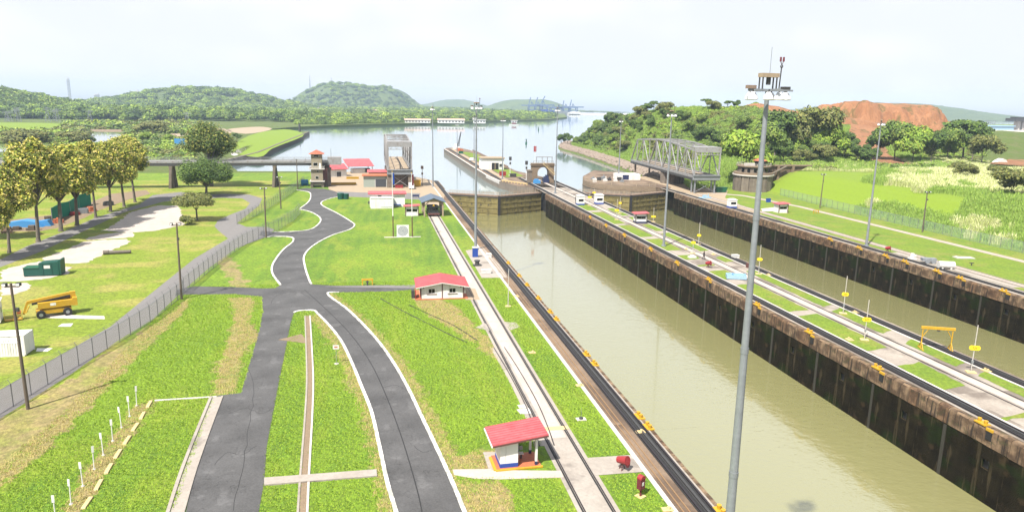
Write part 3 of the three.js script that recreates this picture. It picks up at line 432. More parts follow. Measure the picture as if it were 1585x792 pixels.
// ================================================================= the white house, the shelter, kiosks
{ // house
  const p = G(684, 462.5); const w = 8.2, d = 6.4, h = 2.55, hr = 3.25; const o = thing('house', 'small white house with red gable roof beside the tow track', 'house', p, -0.02); o.scale.setScalar(0.86);
  const gable = [[-w / 2, 0.15], [w / 2, 0.15], [w / 2, h], [0, hr], [-w / 2, h]];
  const sh = new THREE.Shape(gable.map(q => new THREE.Vector2(...q))); for (const cx of [-2.0, 1.95]) { const k = new THREE.Path(); k.moveTo(cx - 0.62, 1.15); k.lineTo(cx - 0.62, 2.05); k.lineTo(cx + 0.62, 2.05); k.lineTo(cx + 0.62, 1.15); k.lineTo(cx - 0.62, 1.15); sh.holes.push(k); }
  const fg = new THREE.ExtrudeGeometry(sh, { depth: 0.14, bevelEnabled: false }); fg.translate(0, 0, -0.14); part('wall', fg, M.white, o); const bg = prismZ(gable, -d, -d + 0.14); part('wall', bg, M.white, o);
  part('wall', box(-w / 2, -w / 2 + 0.14, 0.15, h, -d + 0.14, -0.14), M.white, o); part('wall', box(w / 2 - 0.14, w / 2, 0.15, h, -d + 0.14, -0.14), M.white, o);
  part('plinth', box(-w / 2 - 0.9, w / 2 + 0.8, 0, 0.15, -d - 0.3, 0.35), M.orange, o); part('floor', box(-w / 2 + 0.15, w / 2 - 0.15, 0.15, 0.2, -d + 0.15, -0.15), M.concrete, o);
  for (const s of [-1, 1]) { const a = V(s * (w / 2 + 0.95), h - 0.16, 0), b = V(0, hr + 0.09, 0); part('roof', prismZ(s < 0 ? [[a.x, a.y + 0.02], [b.x, b.y], [b.x, b.y + 0.16], [a.x, a.y + 0.18]] : [[b.x, b.y], [a.x, a.y + 0.02], [a.x, a.y + 0.18], [b.x, b.y + 0.16]], -d - 0.5, 0.75), M.roof, o); part('roof_ribs', Array.from({ length: 12 }, (_, i) => beam(V(a.x, a.y + 0.2, -d - 0.4 + i * (d + 1.1) / 11), V(b.x, b.y + 0.18, -d - 0.4 + i * (d + 1.1) / 11), 0.05, 0.05)), M.roof, o); part('fascia', beam(V(a.x, a.y + 0.0, 0.78), V(b.x, b.y - 0.02, 0.78), 0.06, 0.16), M.whitePaint, o); }
  for (const x of [-w / 2 + 0.06, 0, w / 2 - 0.06]) part('corner_trim', box(x - 0.09, x + 0.09, 0.15, x ? h : hr, 0, 0.05), M.brown, o);
  for (const cx of [-2.0, 1.95]) { const win = part('window', [box(cx - 0.62, cx - 0.57, 1.15, 2.05, -0.1, -0.03), box(cx + 0.57, cx + 0.62, 1.15, 2.05, -0.1, -0.03), box(cx - 0.03, cx + 0.03, 1.15, 2.05, -0.1, -0.03), box(cx - 0.57, cx + 0.57, 2.0, 2.05, -0.1, -0.03), box(cx - 0.57, cx + 0.57, 1.15, 1.2, -0.1, -0.03)], M.whitePaint, o); part('pane', box(cx - 0.57, cx - 0.03, 1.2, 2.0, -0.08, -0.06), M.glass, win); part('pane', box(cx + 0.03, cx + 0.57, 1.2, 2.0, -0.08, -0.06), M.glass, win); part('sill', box(cx - 0.95, cx + 0.95, 1.0, 1.06, 0, 0.12), M.brown, o); }
  for (const x of [-3.55, 3.55]) part('wall_lamp', [cyl(x, 2.2, 2.5, 0.12, 0.1, 0.1, 8), box(x - 0.04, x + 0.04, 2.35, 2.45, 0, 0.12)], M.black, o);
  part('side_door', box(-w / 2 - 0.06, -w / 2, 0.2, 2.2, -1.6, -0.7), M.darkred, o); part('side_screen', box(-w / 2 - 1.0, -w / 2 - 0.9, 0, 1.7, -2.6, -0.2), M.red, o); part('air_unit', box(w / 2 + 0.02, w / 2 + 0.45, 0.9, 1.5, -1.2, -0.4), M.whitePaint, o);
  part('hedge_box', box(-w / 2 - 1.7, -w / 2 - 1.1, 0, 1.5, -2.2, -1.0), M.darksteel, o);
  struct('path', plate(GP([[718, 445], [735, 447], [742, 464], [720, 464]]), 0.06, 0.06), M.beige, 'concrete pad beside the house');
}
{ // bus shelter
  const p = G(800, 724); const o = thing('shelter', 'open white waiting shelter with red mono-pitch roof and blue base', 'shelter', p, 0.03);
  part('slab', box(-1.9, 2.15, 0.03, 0.16, -2.4, 0.25), M.orange, o); part('slab_edge', box(-2.0, 2.25, 0.03, 0.17, 0.25, 0.42), M.yellow, o); part('slab_edge', box(-2.15, -1.9, 0.03, 0.165, -2.2, 0.25), M.yellow, o);
  part('end_wall', box(-1.55, 0.05, 0.55, 2.62, -0.1, 0.05), M.white, o); part('plinth', box(-1.56, 0.06, 0.16, 0.55, -0.11, 0.06), M.blue, o);
  part('back_wall', box(-1.55, -1.43, 0.55, 2.5, -2.2, -0.1), M.white, o); part('plinth', box(-1.57, -1.42, 0.16, 0.55, -2.2, -0.12), M.blue, o);
  part('far_wall', [box(-1.42, 0.05, 0.55, 2.6, -2.3, -2.2)], M.white, o); part('plinth', box(-1.42, 0.06, 0.16, 0.55, -2.31, -2.19), M.blue, o);
  for (const z of [-0.02, -2.2]) { part('post', box(1.62, 1.82, 0.5, 2.95, z - 0.1, z + 0.1), M.white, o); part('post_base', box(1.61, 1.83, 0.16, 0.5, z - 0.11, z + 0.11), M.navy, o); }
  part('side_screen', box(0.5, 0.58, 0.3, 2.7, -2.2, -1.7), M.darksteel, o);
  const b = part('bench', [box(-0.9, 0.9, 0.58, 0.64, -1.7, -1.25)], M.whitePaint, o); for (const x of [-0.7, 0.7]) part('leg', box(x - 0.05, x + 0.05, 0.16, 0.58, -1.6, -1.35), M.darksteel, b); part('backrest', box(-0.9, 0.9, 0.8, 1.15, -1.78, -1.72), M.galv, b);
  part('roof', prismZ([[-2.35, 2.5], [2.65, 3.1], [2.65, 3.24], [-2.35, 2.64]], -3.2, 0.6), M.roof, o); part('roof_ribs', Array.from({ length: 9 }, (_, i) => beam(V(-2.35, 2.66, -3.1 + i * 0.45), V(2.65, 3.26, -3.1 + i * 0.45), 0.045, 0.04)), M.roof, o); part('fascia', beam(V(-2.35, 2.5, 0.63), V(2.65, 3.1, 0.63), 0.05, 0.14), M.brown, o); part('gutter', beam(V(-2.4, 2.46, -3.2), V(-2.4, 2.46, 0.6), 0.1, 0.1), M.whitePaint, o);
}
function kiosk(label, p, turn, w, d, h, opt = {}) {
  const o = thing('kiosk', label, 'kiosk', p, turn, 'small huts along the lock');
  part('plinth', box(-w / 2 - 0.04, w / 2 + 0.04, 0, 0.5, -d - 0.04, 0.04), opt.base || M.whitePaint, o);
  part('front_wall', [box(-w / 2, w / 2, 0.5, 1.15, -0.12, 0), box(-w / 2, -w / 2 + 0.28, 1.15, h, -0.12, 0), box(w / 2 - 0.28, w / 2, 1.15, h, -0.12, 0), box(-w / 2 + 0.28, w / 2 - 0.28, 1.95, h, -0.12, 0)], M.white, o);
  part('side_wall', box(-w / 2, -w / 2 + 0.12, 0.5, h, -d, -0.12), M.white, o); part('side_wall', box(w / 2 - 0.12, w / 2, 0.5, h, -d, -0.12), M.white, o); part('back_wall', box(-w / 2 + 0.12, w / 2 - 0.12, 0.5, h, -d, -d + 0.12), M.white, o);
  const n = opt.panes || 2, ww = w - 0.56; for (let i = 0; i < n; i++) part('pane', box(-w / 2 + 0.28 + ww * i / n + 0.03, -w / 2 + 0.28 + ww * (i + 1) / n - 0.03, 1.17, 1.93, -0.08, -0.05), M.glass, o);
  part('door', box(w / 2, w / 2 + 0.04, 0.15, 2.05, -d * 0.75, -d * 0.3), opt.trim || M.darksteel, o);
  if (opt.side) part('side_window', box(-w / 2 - 0.03, -w / 2 + 0.0, 1.15, 1.95, -d * 0.75, -d * 0.25), M.glass, o);
  if (opt.roof === 'flat') part('roof', [box(-w / 2 - 0.12, w / 2 + 0.12, h, h + 0.2, -d - 0.12, 0.12), box(-w / 2 + 0.3, w / 2 - 0.3, h + 0.2, h + 0.42, -d + 0.3, -0.3)], M.white, o);
  else { part('roof', prismZ([[-w / 2 - 0.55, h - 0.04], [w / 2 + 0.55, h + 0.2], [w / 2 + 0.55, h + 0.34], [-w / 2 - 0.55, h + 0.1]], -d - 0.5, 0.6), M.roof, o); }
  if (opt.trim) for (const x of [-w / 2, w / 2]) part('post', box(x - 0.1, x + 0.1, 0.1, h, 0.0, 0.16), opt.trim, o);
  return o;
}
kiosk('red roofed white kiosk on the lawn left of the old locomotive', G(637, 334), 0, 3.6, 2.6, 2.7, { trim: M.brown, base: M.white });
kiosk('white hut with pink roof and navy base on the centre wall', G(992, 345.5), -0.12, 3.1, 2.6, 2.6, { base: M.navy, side: true, trim: M.darksteel });
kiosk('white cabin with blue base beside a dark drum on the centre wall', G(899, 317.5), 0, 2.2, 2.2, 2.9, { base: M.blue, roof: 'flat' });
kiosk('white cabin with blue base at the right rim of the centre wall', G(928, 316), 0, 2.5, 2.2, 2.9, { base: M.blue, roof: 'flat' });
kiosk('white cabin with blue base on the right lock wall', G(1135, 322), 0, 2.4, 2.2, 2.5, { base: M.blue, roof: 'flat' });
kiosk('red roofed kiosk with open porch on the right bank lawn', G(1212, 329.5), 0, 3.0, 3.0, 2.7, { base: M.white, trim: M.brown });
{ // flat white building with red parapet
  const p = G(600, 322.5); const o = thing('building', 'white flat building with red roof edge beside the flagpoles', 'building', p);
  part('wall', [box(-5.2, 1.6, 0, 3.0, -3.2, 0)], M.white, o); part('wing', box(-5.4, 5.2, 0, 3.9, -8.6, -3.25), M.white, o); part('roof', box(-5.9, 5.7, 3.9, 4.25, -9.2, -2.7), M.roof, o); part('roof_slab', box(-5.3, 1.7, 3.0, 3.15, -3.24, 0.1), M.whitePaint, o);
  const w = part('window', box(-2.6, -1.6, 2.3, 2.9, -3.24, -3.2), M.darksteel, o); w.position.set(-0.3, 0.65, 0); part('awning', box(1.7, 3.9, 0.7, 0.85, -3.2, -2.2), M.blue, o); part('awning', box(-2.2, 1.3, 0.35, 0.5, 0, 0.05), M.palegreen, o); part('air_unit', box(-5.9, -5.45, 1.2, 2.0, -2.4, -1.5), M.darksteel, o);
}
// flagpoles, target board
for (const [base, top, label] of [[[608, 367], [608, 266], 'tall flagpole with brown foot left of the target board'], [[637.5, 367], [638, 268], 'tall flagpole with brown foot right of the target board']]) {
  const b = G(...base), h = GZ(top[0], top[1], b.z).y; const o = thing('flagpole', label, 'flagpole', b, 0, 'flagpoles on the lawn'); part('foot', cyl(0, 0, h * 0.33, 0, 0.13, 0.12, 8), M.brown, o); part('shaft', cyl(0, h * 0.33, h, 0, 0.11, 0.06, 8), M.white, o); part('ball', new THREE.SphereGeometry(0.13, 8, 6).translate(0, h + 0.1, 0), M.yellow, o); part('footing', cyl(0, 0, 0.12, 0, 0.4, 0.36, 10), M.pale, o);
  const fl = new THREE.PlaneGeometry(0.42, 2.6, 4, 10); { const P = fl.attributes.position; for (let i = 0; i < P.count; i++) P.setZ(i, Math.sin(P.getX(i) * 14 + P.getY(i) * 1.2) * 0.09); fl.computeVertexNormals(); fl.translate(0.28, h - 1.6, 0); } part('flag', fl, base[0] < 620 ? M.blue : M.darkred, o);
}
{ const p = G(623, 367), o = thing('target_board', 'square white board with concentric grey rings on the lawn', 'sign board', p); part('board', box(-1.45, 1.45, 0.05, 2.95, -0.06, 0), M.white, o); for (let i = 0; i < 5; i++) part('ring', new THREE.RingGeometry(0.06 + i * 0.25, 0.2 + i * 0.25, 40).translate(0, 1.5, 0.006), M.ringgrey || (M.ringgrey = mat([0.12, 0.14, 0.20], 0.7)), o); part('stand', [box(-1.3, -1.2, 0, 2.2, -0.7, -0.6), box(1.2, 1.3, 0, 2.2, -0.7, -0.6), beam(V(-1.25, 2.2, -0.65), V(-1.25, 2.6, -0.06), 0.06, 0.06), beam(V(1.25, 2.2, -0.65), V(1.25, 2.6, -0.06), 0.06, 0.06)], M.darksteel, o); part('kerb', box(-4.4, 4.2, 0, 0.1, -0.3, 0.3), M.pale, o); }
{ // old towing locomotive under its canopy
  const p = V(16.95, 0, -201); const o = thing('locomotive', 'black old towing locomotive standing on the tow track', 'locomotive', p);
  part('frame', [box(-1.5, 1.5, 0.75, 1.15, -9, 0), box(-1.6, 1.6, 0.5, 0.85, -0.5, 0.12)], M.darksteel, o); part('buffer_beam', box(-1.7, 1.7, 0.55, 1.0, 0.12, 0.3), M.brown, o); part('cab', [box(-1.45, 1.45, 1.15, 2.6, -3.2, -0.4)], M.black, o);
  part('hood', [box(-1.35, 1.35, 1.15, 2.3, -8.8, -3.2)], M.black, o); for (const x of [-0.85, 0, 0.85]) part('window', box(x - 0.33, x + 0.33, 1.8, 2.45, -0.4, -0.36), M.glass, o); part('cab_roof', prismZ([[-1.65, 2.6], [1.65, 2.6], [1.2, 2.95], [-1.2, 2.95]], -3.4, -0.1), M.black, o); part('headlamp', new THREE.CylinderGeometry(0.28, 0.28, 0.4, 14).rotateX(Math.PI / 2).translate(0, 3.1, -0.4), M.yellow, o);
  for (const x of [-1.18, 1.18]) for (const z of [-1.6, -3.6, -5.6, -7.6]) part('wheel', new THREE.CylinderGeometry(0.45, 0.45, 0.16, 14).rotateZ(Math.PI / 2).translate(x, 0.5, z), M.rubber, o);
  part('boom_arm', bar(V(1.2, 2.5, -1), V(3.0, 2.6, -0.4), 0.1), M.navy, o);
  const c = thing('canopy', 'beige open canopy with grey gable roof over the old locomotive', 'canopy', p);
  for (const x of [-2.6, 2.6]) for (const z of [-9.4, -5, -0.3]) part('post', box(x - 0.2, x + 0.2, 0, 4.1, z - 0.2, z + 0.2), M.beige, c);
  for (const s of [-1, 1]) part('roof', prismZ(s < 0 ? [[-3.5, 3.9], [0, 5.2], [0, 5.36], [-3.5, 4.06]] : [[0, 5.2], [3.5, 3.9], [3.5, 4.06], [0, 5.36]], -10.2, 0.5), M.slate, c);
  part('gable', prismZ([[-2.9, 4.1], [2.9, 4.1], [0, 5.15]], -0.4, -0.25), M.beige, c); part('arch', [...[-1, 1].map(s => beam(V(s * 2.5, 3.2, -0.3), V(s * 1.4, 4.1, -0.3), 0.2, 0.2))], M.beige, c); part('railing', [-2.6, 2.6].flatMap(x => [bar(V(x, 0.9, -9.4), V(x, 0.9, -0.3), 0.05), bar(V(x, 0.5, -9.4), V(x, 0.5, -0.3), 0.05)]), M.pale, c);
}
// ================================================================= control tower of the left bank, viaduct and swing bridge
{
  const p = V(-19.9, 0, -274); const o = thing('control_tower', 'stone control tower with orange hip roof at the end of the viaduct', 'tower', p);
  part('arch_base', [box(-2.4, -1.5, 0, 1.1, -4.4, 0), box(1.5, 2.4, 0, 1.1, -4.4, 0), box(-2.4, 2.4, 1.1, 2.4, -4.6, 0.2)], M.streak, o); part('shaft', box(-2.1, 2.1, 2.4, 6.8, -4.2, 0), M.towerstone || (M.towerstone = mat([0.34, 0.29, 0.21], 0.9, { map: T.grain, ...bump(0.03) })), o);
  part('cornice', box(-2.7, 2.7, 2.1, 2.5, -4.9, 0.6), M.pale, o); part('balcony', box(-2.8, 2.8, 6.7, 7.0, -4.9, 0.7), M.pale, o); part('railing', [bar(V(-2.7, 7.8, 0.6), V(2.7, 7.8, 0.6), 0.06), bar(V(-2.7, 7.4, 0.6), V(2.7, 7.4, 0.6), 0.05), ...[-2.7, -1.6, -0.5, 0.6, 1.7, 2.7].map(x => bar(V(x, 7, 0.6), V(x, 7.8, 0.6), 0.05)), bar(V(-2.7, 7.8, 0.6), V(-2.7, 7.8, -4.6), 0.06), bar(V(2.7, 7.8, 0.6), V(2.7, 7.8, -4.6), 0.06)], M.whitePaint, o);
  part('upper_storey', box(-1.9, 1.9, 7.0, 12.3, -4.0, -0.2), M.towerstone, o);
  for (const [x0, x1, y0, y1, z] of [[-1.2, 0.4, 8.0, 9.2, -0.2], [-0.9, 0.9, 11.2, 12.1, -0.2], [-0.6, 0.6, 3.2, 4.2, 0], [0.1, 0.7, 5.6, 6.5, 0]]) { const w = part('window', box(x0, x1, y0, y1, z, z + 0.06), M.whitePaint, o); part('pane', box(x0 + 0.08, x1 - 0.08, y0 + 0.08, y1 - 0.08, z + 0.06, z + 0.09), M.glass, w); }
  part('door', box(0.9, 1.5, 7.0, 9.0, -0.2, -0.12), M.white, o); part('roof', [new THREE.ConeGeometry(3.9, 1.5, 4).rotateY(Math.PI / 4).translate(0, 13.05, -2.1)], M.orangeroof || (M.orangeroof = mat([0.46, 0.13, 0.07], 0.8, { map: T.grain })), o); part('eaves', box(-2.55, 2.55, 12.2, 12.34, -4.65, 0.45), M.whitePaint, o);
  part('antenna', bar(V(5.2, 9, -2), V(5.2, 14.2, -2), 0.06), M.darksteel, o); part('side_stair', [box(2.1, 3.6, 2.6, 7.0, -3, -1.6)], M.brown, o); part('walkway', box(-4.2, -2.1, 8.9, 9.1, -3, -1), M.steel, o);
  one('stone_pier', 'dark stone bridge pier right of the control tower', 'pier', [box(-1.6, 1.6, 0, 6.2, -3, 0), box(-1.9, 1.9, 6.2, 6.9, -3.3, 0.3), box(-1.3, 1.3, 6.9, 8.0, -2.6, -0.3)], M.streak, G(504.5, 288.5));
  const v = thing('viaduct', 'grey viaduct on tall piers crossing the left bank to the tower', 'bridge', V(0, 0, -276.5), 0.055);
  part('deck', box(-420, -16, 9.0, 9.55, -5.5, 0), M.steel, v); for (const z of [-5.3, -0.2]) { part('girder', box(-420, -16, 8.0, 9.0, z - 0.15, z + 0.15), M.darksteel, v); part('parapet', box(-420, -16, 9.55, 9.75, z - 0.1, z + 0.1), M.steel, v); const rr = []; for (let x = -420; x <= -16; x += 4) rr.push(box(x - 0.05, x + 0.05, 9.75, 10.75, z - 0.05, z + 0.05)); rr.push(box(-420, -16, 10.65, 10.75, z - 0.04, z + 0.04), box(-420, -16, 10.2, 10.28, z - 0.04, z + 0.04)); part('railing', rr, M.steel, v); }
  part('tower_landing', box(-16, -11, 8.2, 11, -5.5, 0), M.steel, v);
  for (const x of [-35, -70, -105, -140, -175, -210, -245]) part('pier', [beam(V(x - 0.7, 0, -0.5), V(x, 8, -0.6), 0.9, 0.9), beam(V(x + 0.7, 0, -5), V(x, 8, -4.9), 0.9, 0.9), box(x - 0.6, x + 0.6, 7.3, 8, -5.4, -0.1), box(x - 0.25, x + 0.25, 0.1, 7.3, -4.6, -0.9)], M.streak, v);
}
function swingBridge(label, p, turn, len, wd) {
  const o = thing('swing_bridge', label, 'bridge', p, turn); const H0 = 6.2, n = 9, st = len / n; const topY = i => 15.6 + 2.2 * Math.sin(Math.PI * Math.min(i, n - i) / n) - (i === 0 || i === n ? 0.0 : 0);
  for (const x of [-wd / 2, wd / 2]) {
    part('bottom_chord', beam(V(x, H0, 0), V(x, H0, -len), 0.5, 0.9), M.steel, o);
    for (let i = 1; i < n - 1; i++) part('top_chord', beam(V(x, topY(i), -i * st), V(x, topY(i + 1), -(i + 1) * st), 0.5, 0.5), M.steel, o);
    part('top_chord', beam(V(x, 15.8, -0.1), V(x, topY(1), -st), 0.5, 0.5), M.steel, o);
    part('end_post', beam(V(x, H0, -len), V(x, topY(n - 1), -(n - 1) * st), 0.45, 0.45), M.steel, o); part('end_post', beam(V(x, H0, 0), V(x, 17, 0), 0.5, 0.5), M.steel, o);
    for (let i = 1; i < n; i++) part('vertical', beam(V(x, H0, -i * st), V(x, topY(i), -i * st), 0.3, 0.3), M.steel, o);
    for (let i = 0; i < n - 1; i++) part('diagonal', i % 2 ? beam(V(x, topY(i), -i * st), V(x, H0, -(i + 1) * st), 0.34, 0.34) : beam(V(x, H0, -i * st), V(x, topY(i + 1), -(i + 1) * st), 0.34, 0.34), M.steel, o);
    part('railing', [beam(V(x * 0.97, H0 + 1.5, 0), V(x * 0.97, H0 + 1.5, -len), 0.08, 0.12), beam(V(x * 0.97, H0 + 1.0, 0), V(x * 0.97, H0 + 1.0, -len), 0.06, 0.1)], M.steel, o); part('girder_web', box(x - 0.2, x + 0.2, H0 - 1.4, H0 - 0.45, -len, 0), M.darksteel, o);
  }
  for (let i = 1; i < n; i++) part('top_strut', [beam(V(-wd / 2, topY(i), -i * st), V(wd / 2, topY(i), -i * st), 0.3, 0.35), ...(i < n - 1 ? [beam(V(-wd / 2, topY(i), -i * st), V(wd / 2, topY(i + 1), -(i + 1) * st), 0.16, 0.16), beam(V(wd / 2, topY(i), -i * st), V(-wd / 2, topY(i + 1), -(i + 1) * st), 0.16, 0.16)] : [])], M.steel, o);
  part('top_plating', [box(-wd / 2, wd / 2, 17.0, 17.12, -st * 0.9, 0.0)], M.steel, o);
  part('portal', [box(-wd / 2 - 0.3, wd / 2 + 0.3, 15.2, 17.1, 0.02, 0.3), ...[-3, -1, 1, 3].map(k => beam(V(k * wd / 8 - 0.5, 15.2, 0.15), V(k * wd / 8, 14.4, 0.15), 0.14, 0.14)), ...[-3, -1, 1, 3].map(k => beam(V(k * wd / 8 + 0.5, 15.2, 0.15), V(k * wd / 8, 14.4, 0.15), 0.14, 0.14)), box(-wd / 2, wd / 2, 14.2, 14.45, 0.05, 0.25)], M.steel, o);
  part('end_floor_beam', [box(-wd / 2 - 0.5, wd / 2 + 0.5, 5.0, 6.6, 0.05, 0.4), box(-wd / 2 - 0.5, wd / 2 + 0.5, 6.6, 6.8, -0.4, 0.9)], M.galv, o); part('deck', box(-wd / 2 + 0.4, wd / 2 - 0.4, 5.7, 6.0, -len, 0), M.beige, o);
  for (const x of [-1.6, 1.6]) part('rail', box(x - 0.1, x + 0.1, 6.0, 6.2, -len, 0), M.rail, o);
  return o;
}
swingBridge('grey steel swing bridge seen end on at the left lock wall', V(10.4, 0, -272), 0, 76.5, 8.6);
swingBridge('grey steel swing bridge turned open along the right lock wall', V(122.6, 0, -249), -0.06, 80, 9.6);
for (const [x, z, label, turn] of [[10.4, -272, 'dark braced pier under the end of the left swing bridge', 0], [10.4, -310, 'round stone pier under the middle of the left swing bridge', 1], [124.9, -285, 'round dark pier under the middle of the right swing bridge', 1]]) {
  if (!turn) { const o = thing('bridge_pier', label, 'pier', V(x, 0, z)); for (const s of [-1, 1]) part('column', box(s * 3.9 - 0.9, s * 3.9 + 0.9, 0, 5.0, -2.6, -0.2), M.streak, o); part('back_wall', box(-3, 3, 0, 4.8, -2.6, -2.2), M.streak, o); part('brace', [bar(V(-3, 0.3, -0.9), V(3, 4.6, -0.9), 0.12), bar(V(3, 0.3, -0.9), V(-3, 4.6, -0.9), 0.12)], M.steel, o); }
  else { const o = thing('bridge_pier', label, 'pier', V(x, 0, z)); const g = []; for (let i = 0; i < 16; i++) { const a = i / 16 * Math.PI * 2; g.push(box(-0.85, 0.85, 0, 4.4, 4.5, 5.0).rotateY(a)); } part('drum', [cyl(0, 0, 4.5, 0, 4.6, 4.6, 24)], M.streak, o); part('facing', g, M.streak, o); part('cap', cyl(0, 4.5, 5.0, 0, 5.0, 5.0, 24), M.darksteel, o); }
}
{ const o = thing('trestle', 'white steel trestle under the near end of the right swing bridge', 'trestle', V(122.6, 0, -250)); for (const x of [-4, 4]) for (const z of [-2.5, 0.2]) part('leg', beam(V(x, 0, z), V(x, 5, z), 0.5, 0.5), M.galv, o); part('brace', [bar(V(-4, 0.3, 0.2), V(4, 4.6, 0.2), 0.08), bar(V(4, 0.3, 0.2), V(-4, 4.6, 0.2), 0.08)], M.galv, o); part('cap', box(-4.6, 4.6, 4.6, 5.0, -2.8, 0.5), M.galv, o);
  const q = thing('trestle', 'brown steel trestle under the far end of the right swing bridge', 'trestle', V(127.3, 0, -326)); for (const x of [-3.6, 3.6]) part('leg', beam(V(x, 0, 0), V(x, 5, 0), 0.7, 0.7), M.rust, q); part('cap', box(-4.6, 4.6, 4.5, 5.0, -0.8, 0.8), M.darksteel, q); }
// sheds by the left bridge
function shed(label, p, turn, w, d, h, rise, wallM, open) {
  const o = thing('shed', label, 'shed', p, turn); if (open) for (const x of [-w / 2 + 0.2, w / 2 - 0.2]) for (const z of [-d + 0.2, -0.2]) part('post', box(x - 0.15, x + 0.15, 0, h + (x > 0 ? rise : 0), z - 0.15, z + 0.15), M.whitePaint, o); else { part('wall', box(-w / 2, w / 2, 0, h, -d, 0), wallM, o); part('window', box(-w * 0.3, -w * 0.1, 1.1, 1.9, 0, 0.05), M.glass, o); part('door', box(w * 0.15, w * 0.3, 0.05, 2.1, 0, 0.05), M.darksteel, o); }
  if (open) { part('roof', prismZ([[-w / 2 - 0.6, h], [w / 2 + 0.6, h + rise], [w / 2 + 0.6, h + rise + 0.2], [-w / 2 - 0.6, h + 0.2]], -d - 0.5, 0.5), M.roof, o); part('store', box(-w * 0.4, w * 0.25, 0, h * 0.6, -d * 0.8, -d * 0.3), M.white, o); part('machine', [box(w * 0.05, w * 0.35, 0.2, h * 0.55, -d * 0.3, -0.4), cyl(w * 0.2, 0.1, 1.6, -0.3, 0.5, 0.4, 10)], M.darksteel, o); }
  else for (const s of [-1, 1]) part('roof', prism(s < 0 ? [[-d - 0.6, h - 0.1], [-d / 2, h + rise], [-d / 2, h + rise + 0.18], [-d - 0.6, h + 0.08]] : [[-d / 2, h + rise], [0.6, h - 0.1], [0.6, h + 0.08], [-d / 2, h + rise + 0.18]], -w / 2 - 0.6, w / 2 + 0.6), M.roof, o);
  return o;
}
shed('long white shed with pink gable roof right of the control tower', G(514, 274), 0.5, 13, 7, 3.2, 1.9, M.white);
shed('open boat shed with tilted pink roof at the water edge', G(573, 266), Math.PI / 2 + 0.25, 8, 11, 3.0, 2.6, M.white, true);
shed('low workshop with red roof against the left bridge pier', G(585, 276), 0, 8, 5, 2.6, 0.8, M.beige);
{ const o = thing('garage', 'pale green garage with wide dark shutter beside the left bridge pier', 'garage', G(583, 289.5)); part('wall', box(-5, 5, 0, 4.2, -5, 0), M.palegreen, o); part('roof', box(-5.5, 5.5, 4.2, 4.5, -5.6, 0.7), M.orange, o); const d = part('shutter', box(-0.6, 3.4, 0.1, 3.1, 0, 0.06), M.darksteel, o); part('slat', Array.from({ length: 9 }, (_, i) => box(-0.55, 3.35, 0.25 + i * 0.32, 0.31 + i * 0.32, 0.06, 0.09)), M.slate, d); part('frame', [box(-0.75, -0.6, 0, 3.25, 0, 0.1), box(3.4, 3.55, 0, 3.25, 0, 0.1), box(-0.75, 3.55, 3.1, 3.25, 0, 0.1)], M.whitePaint, o); }
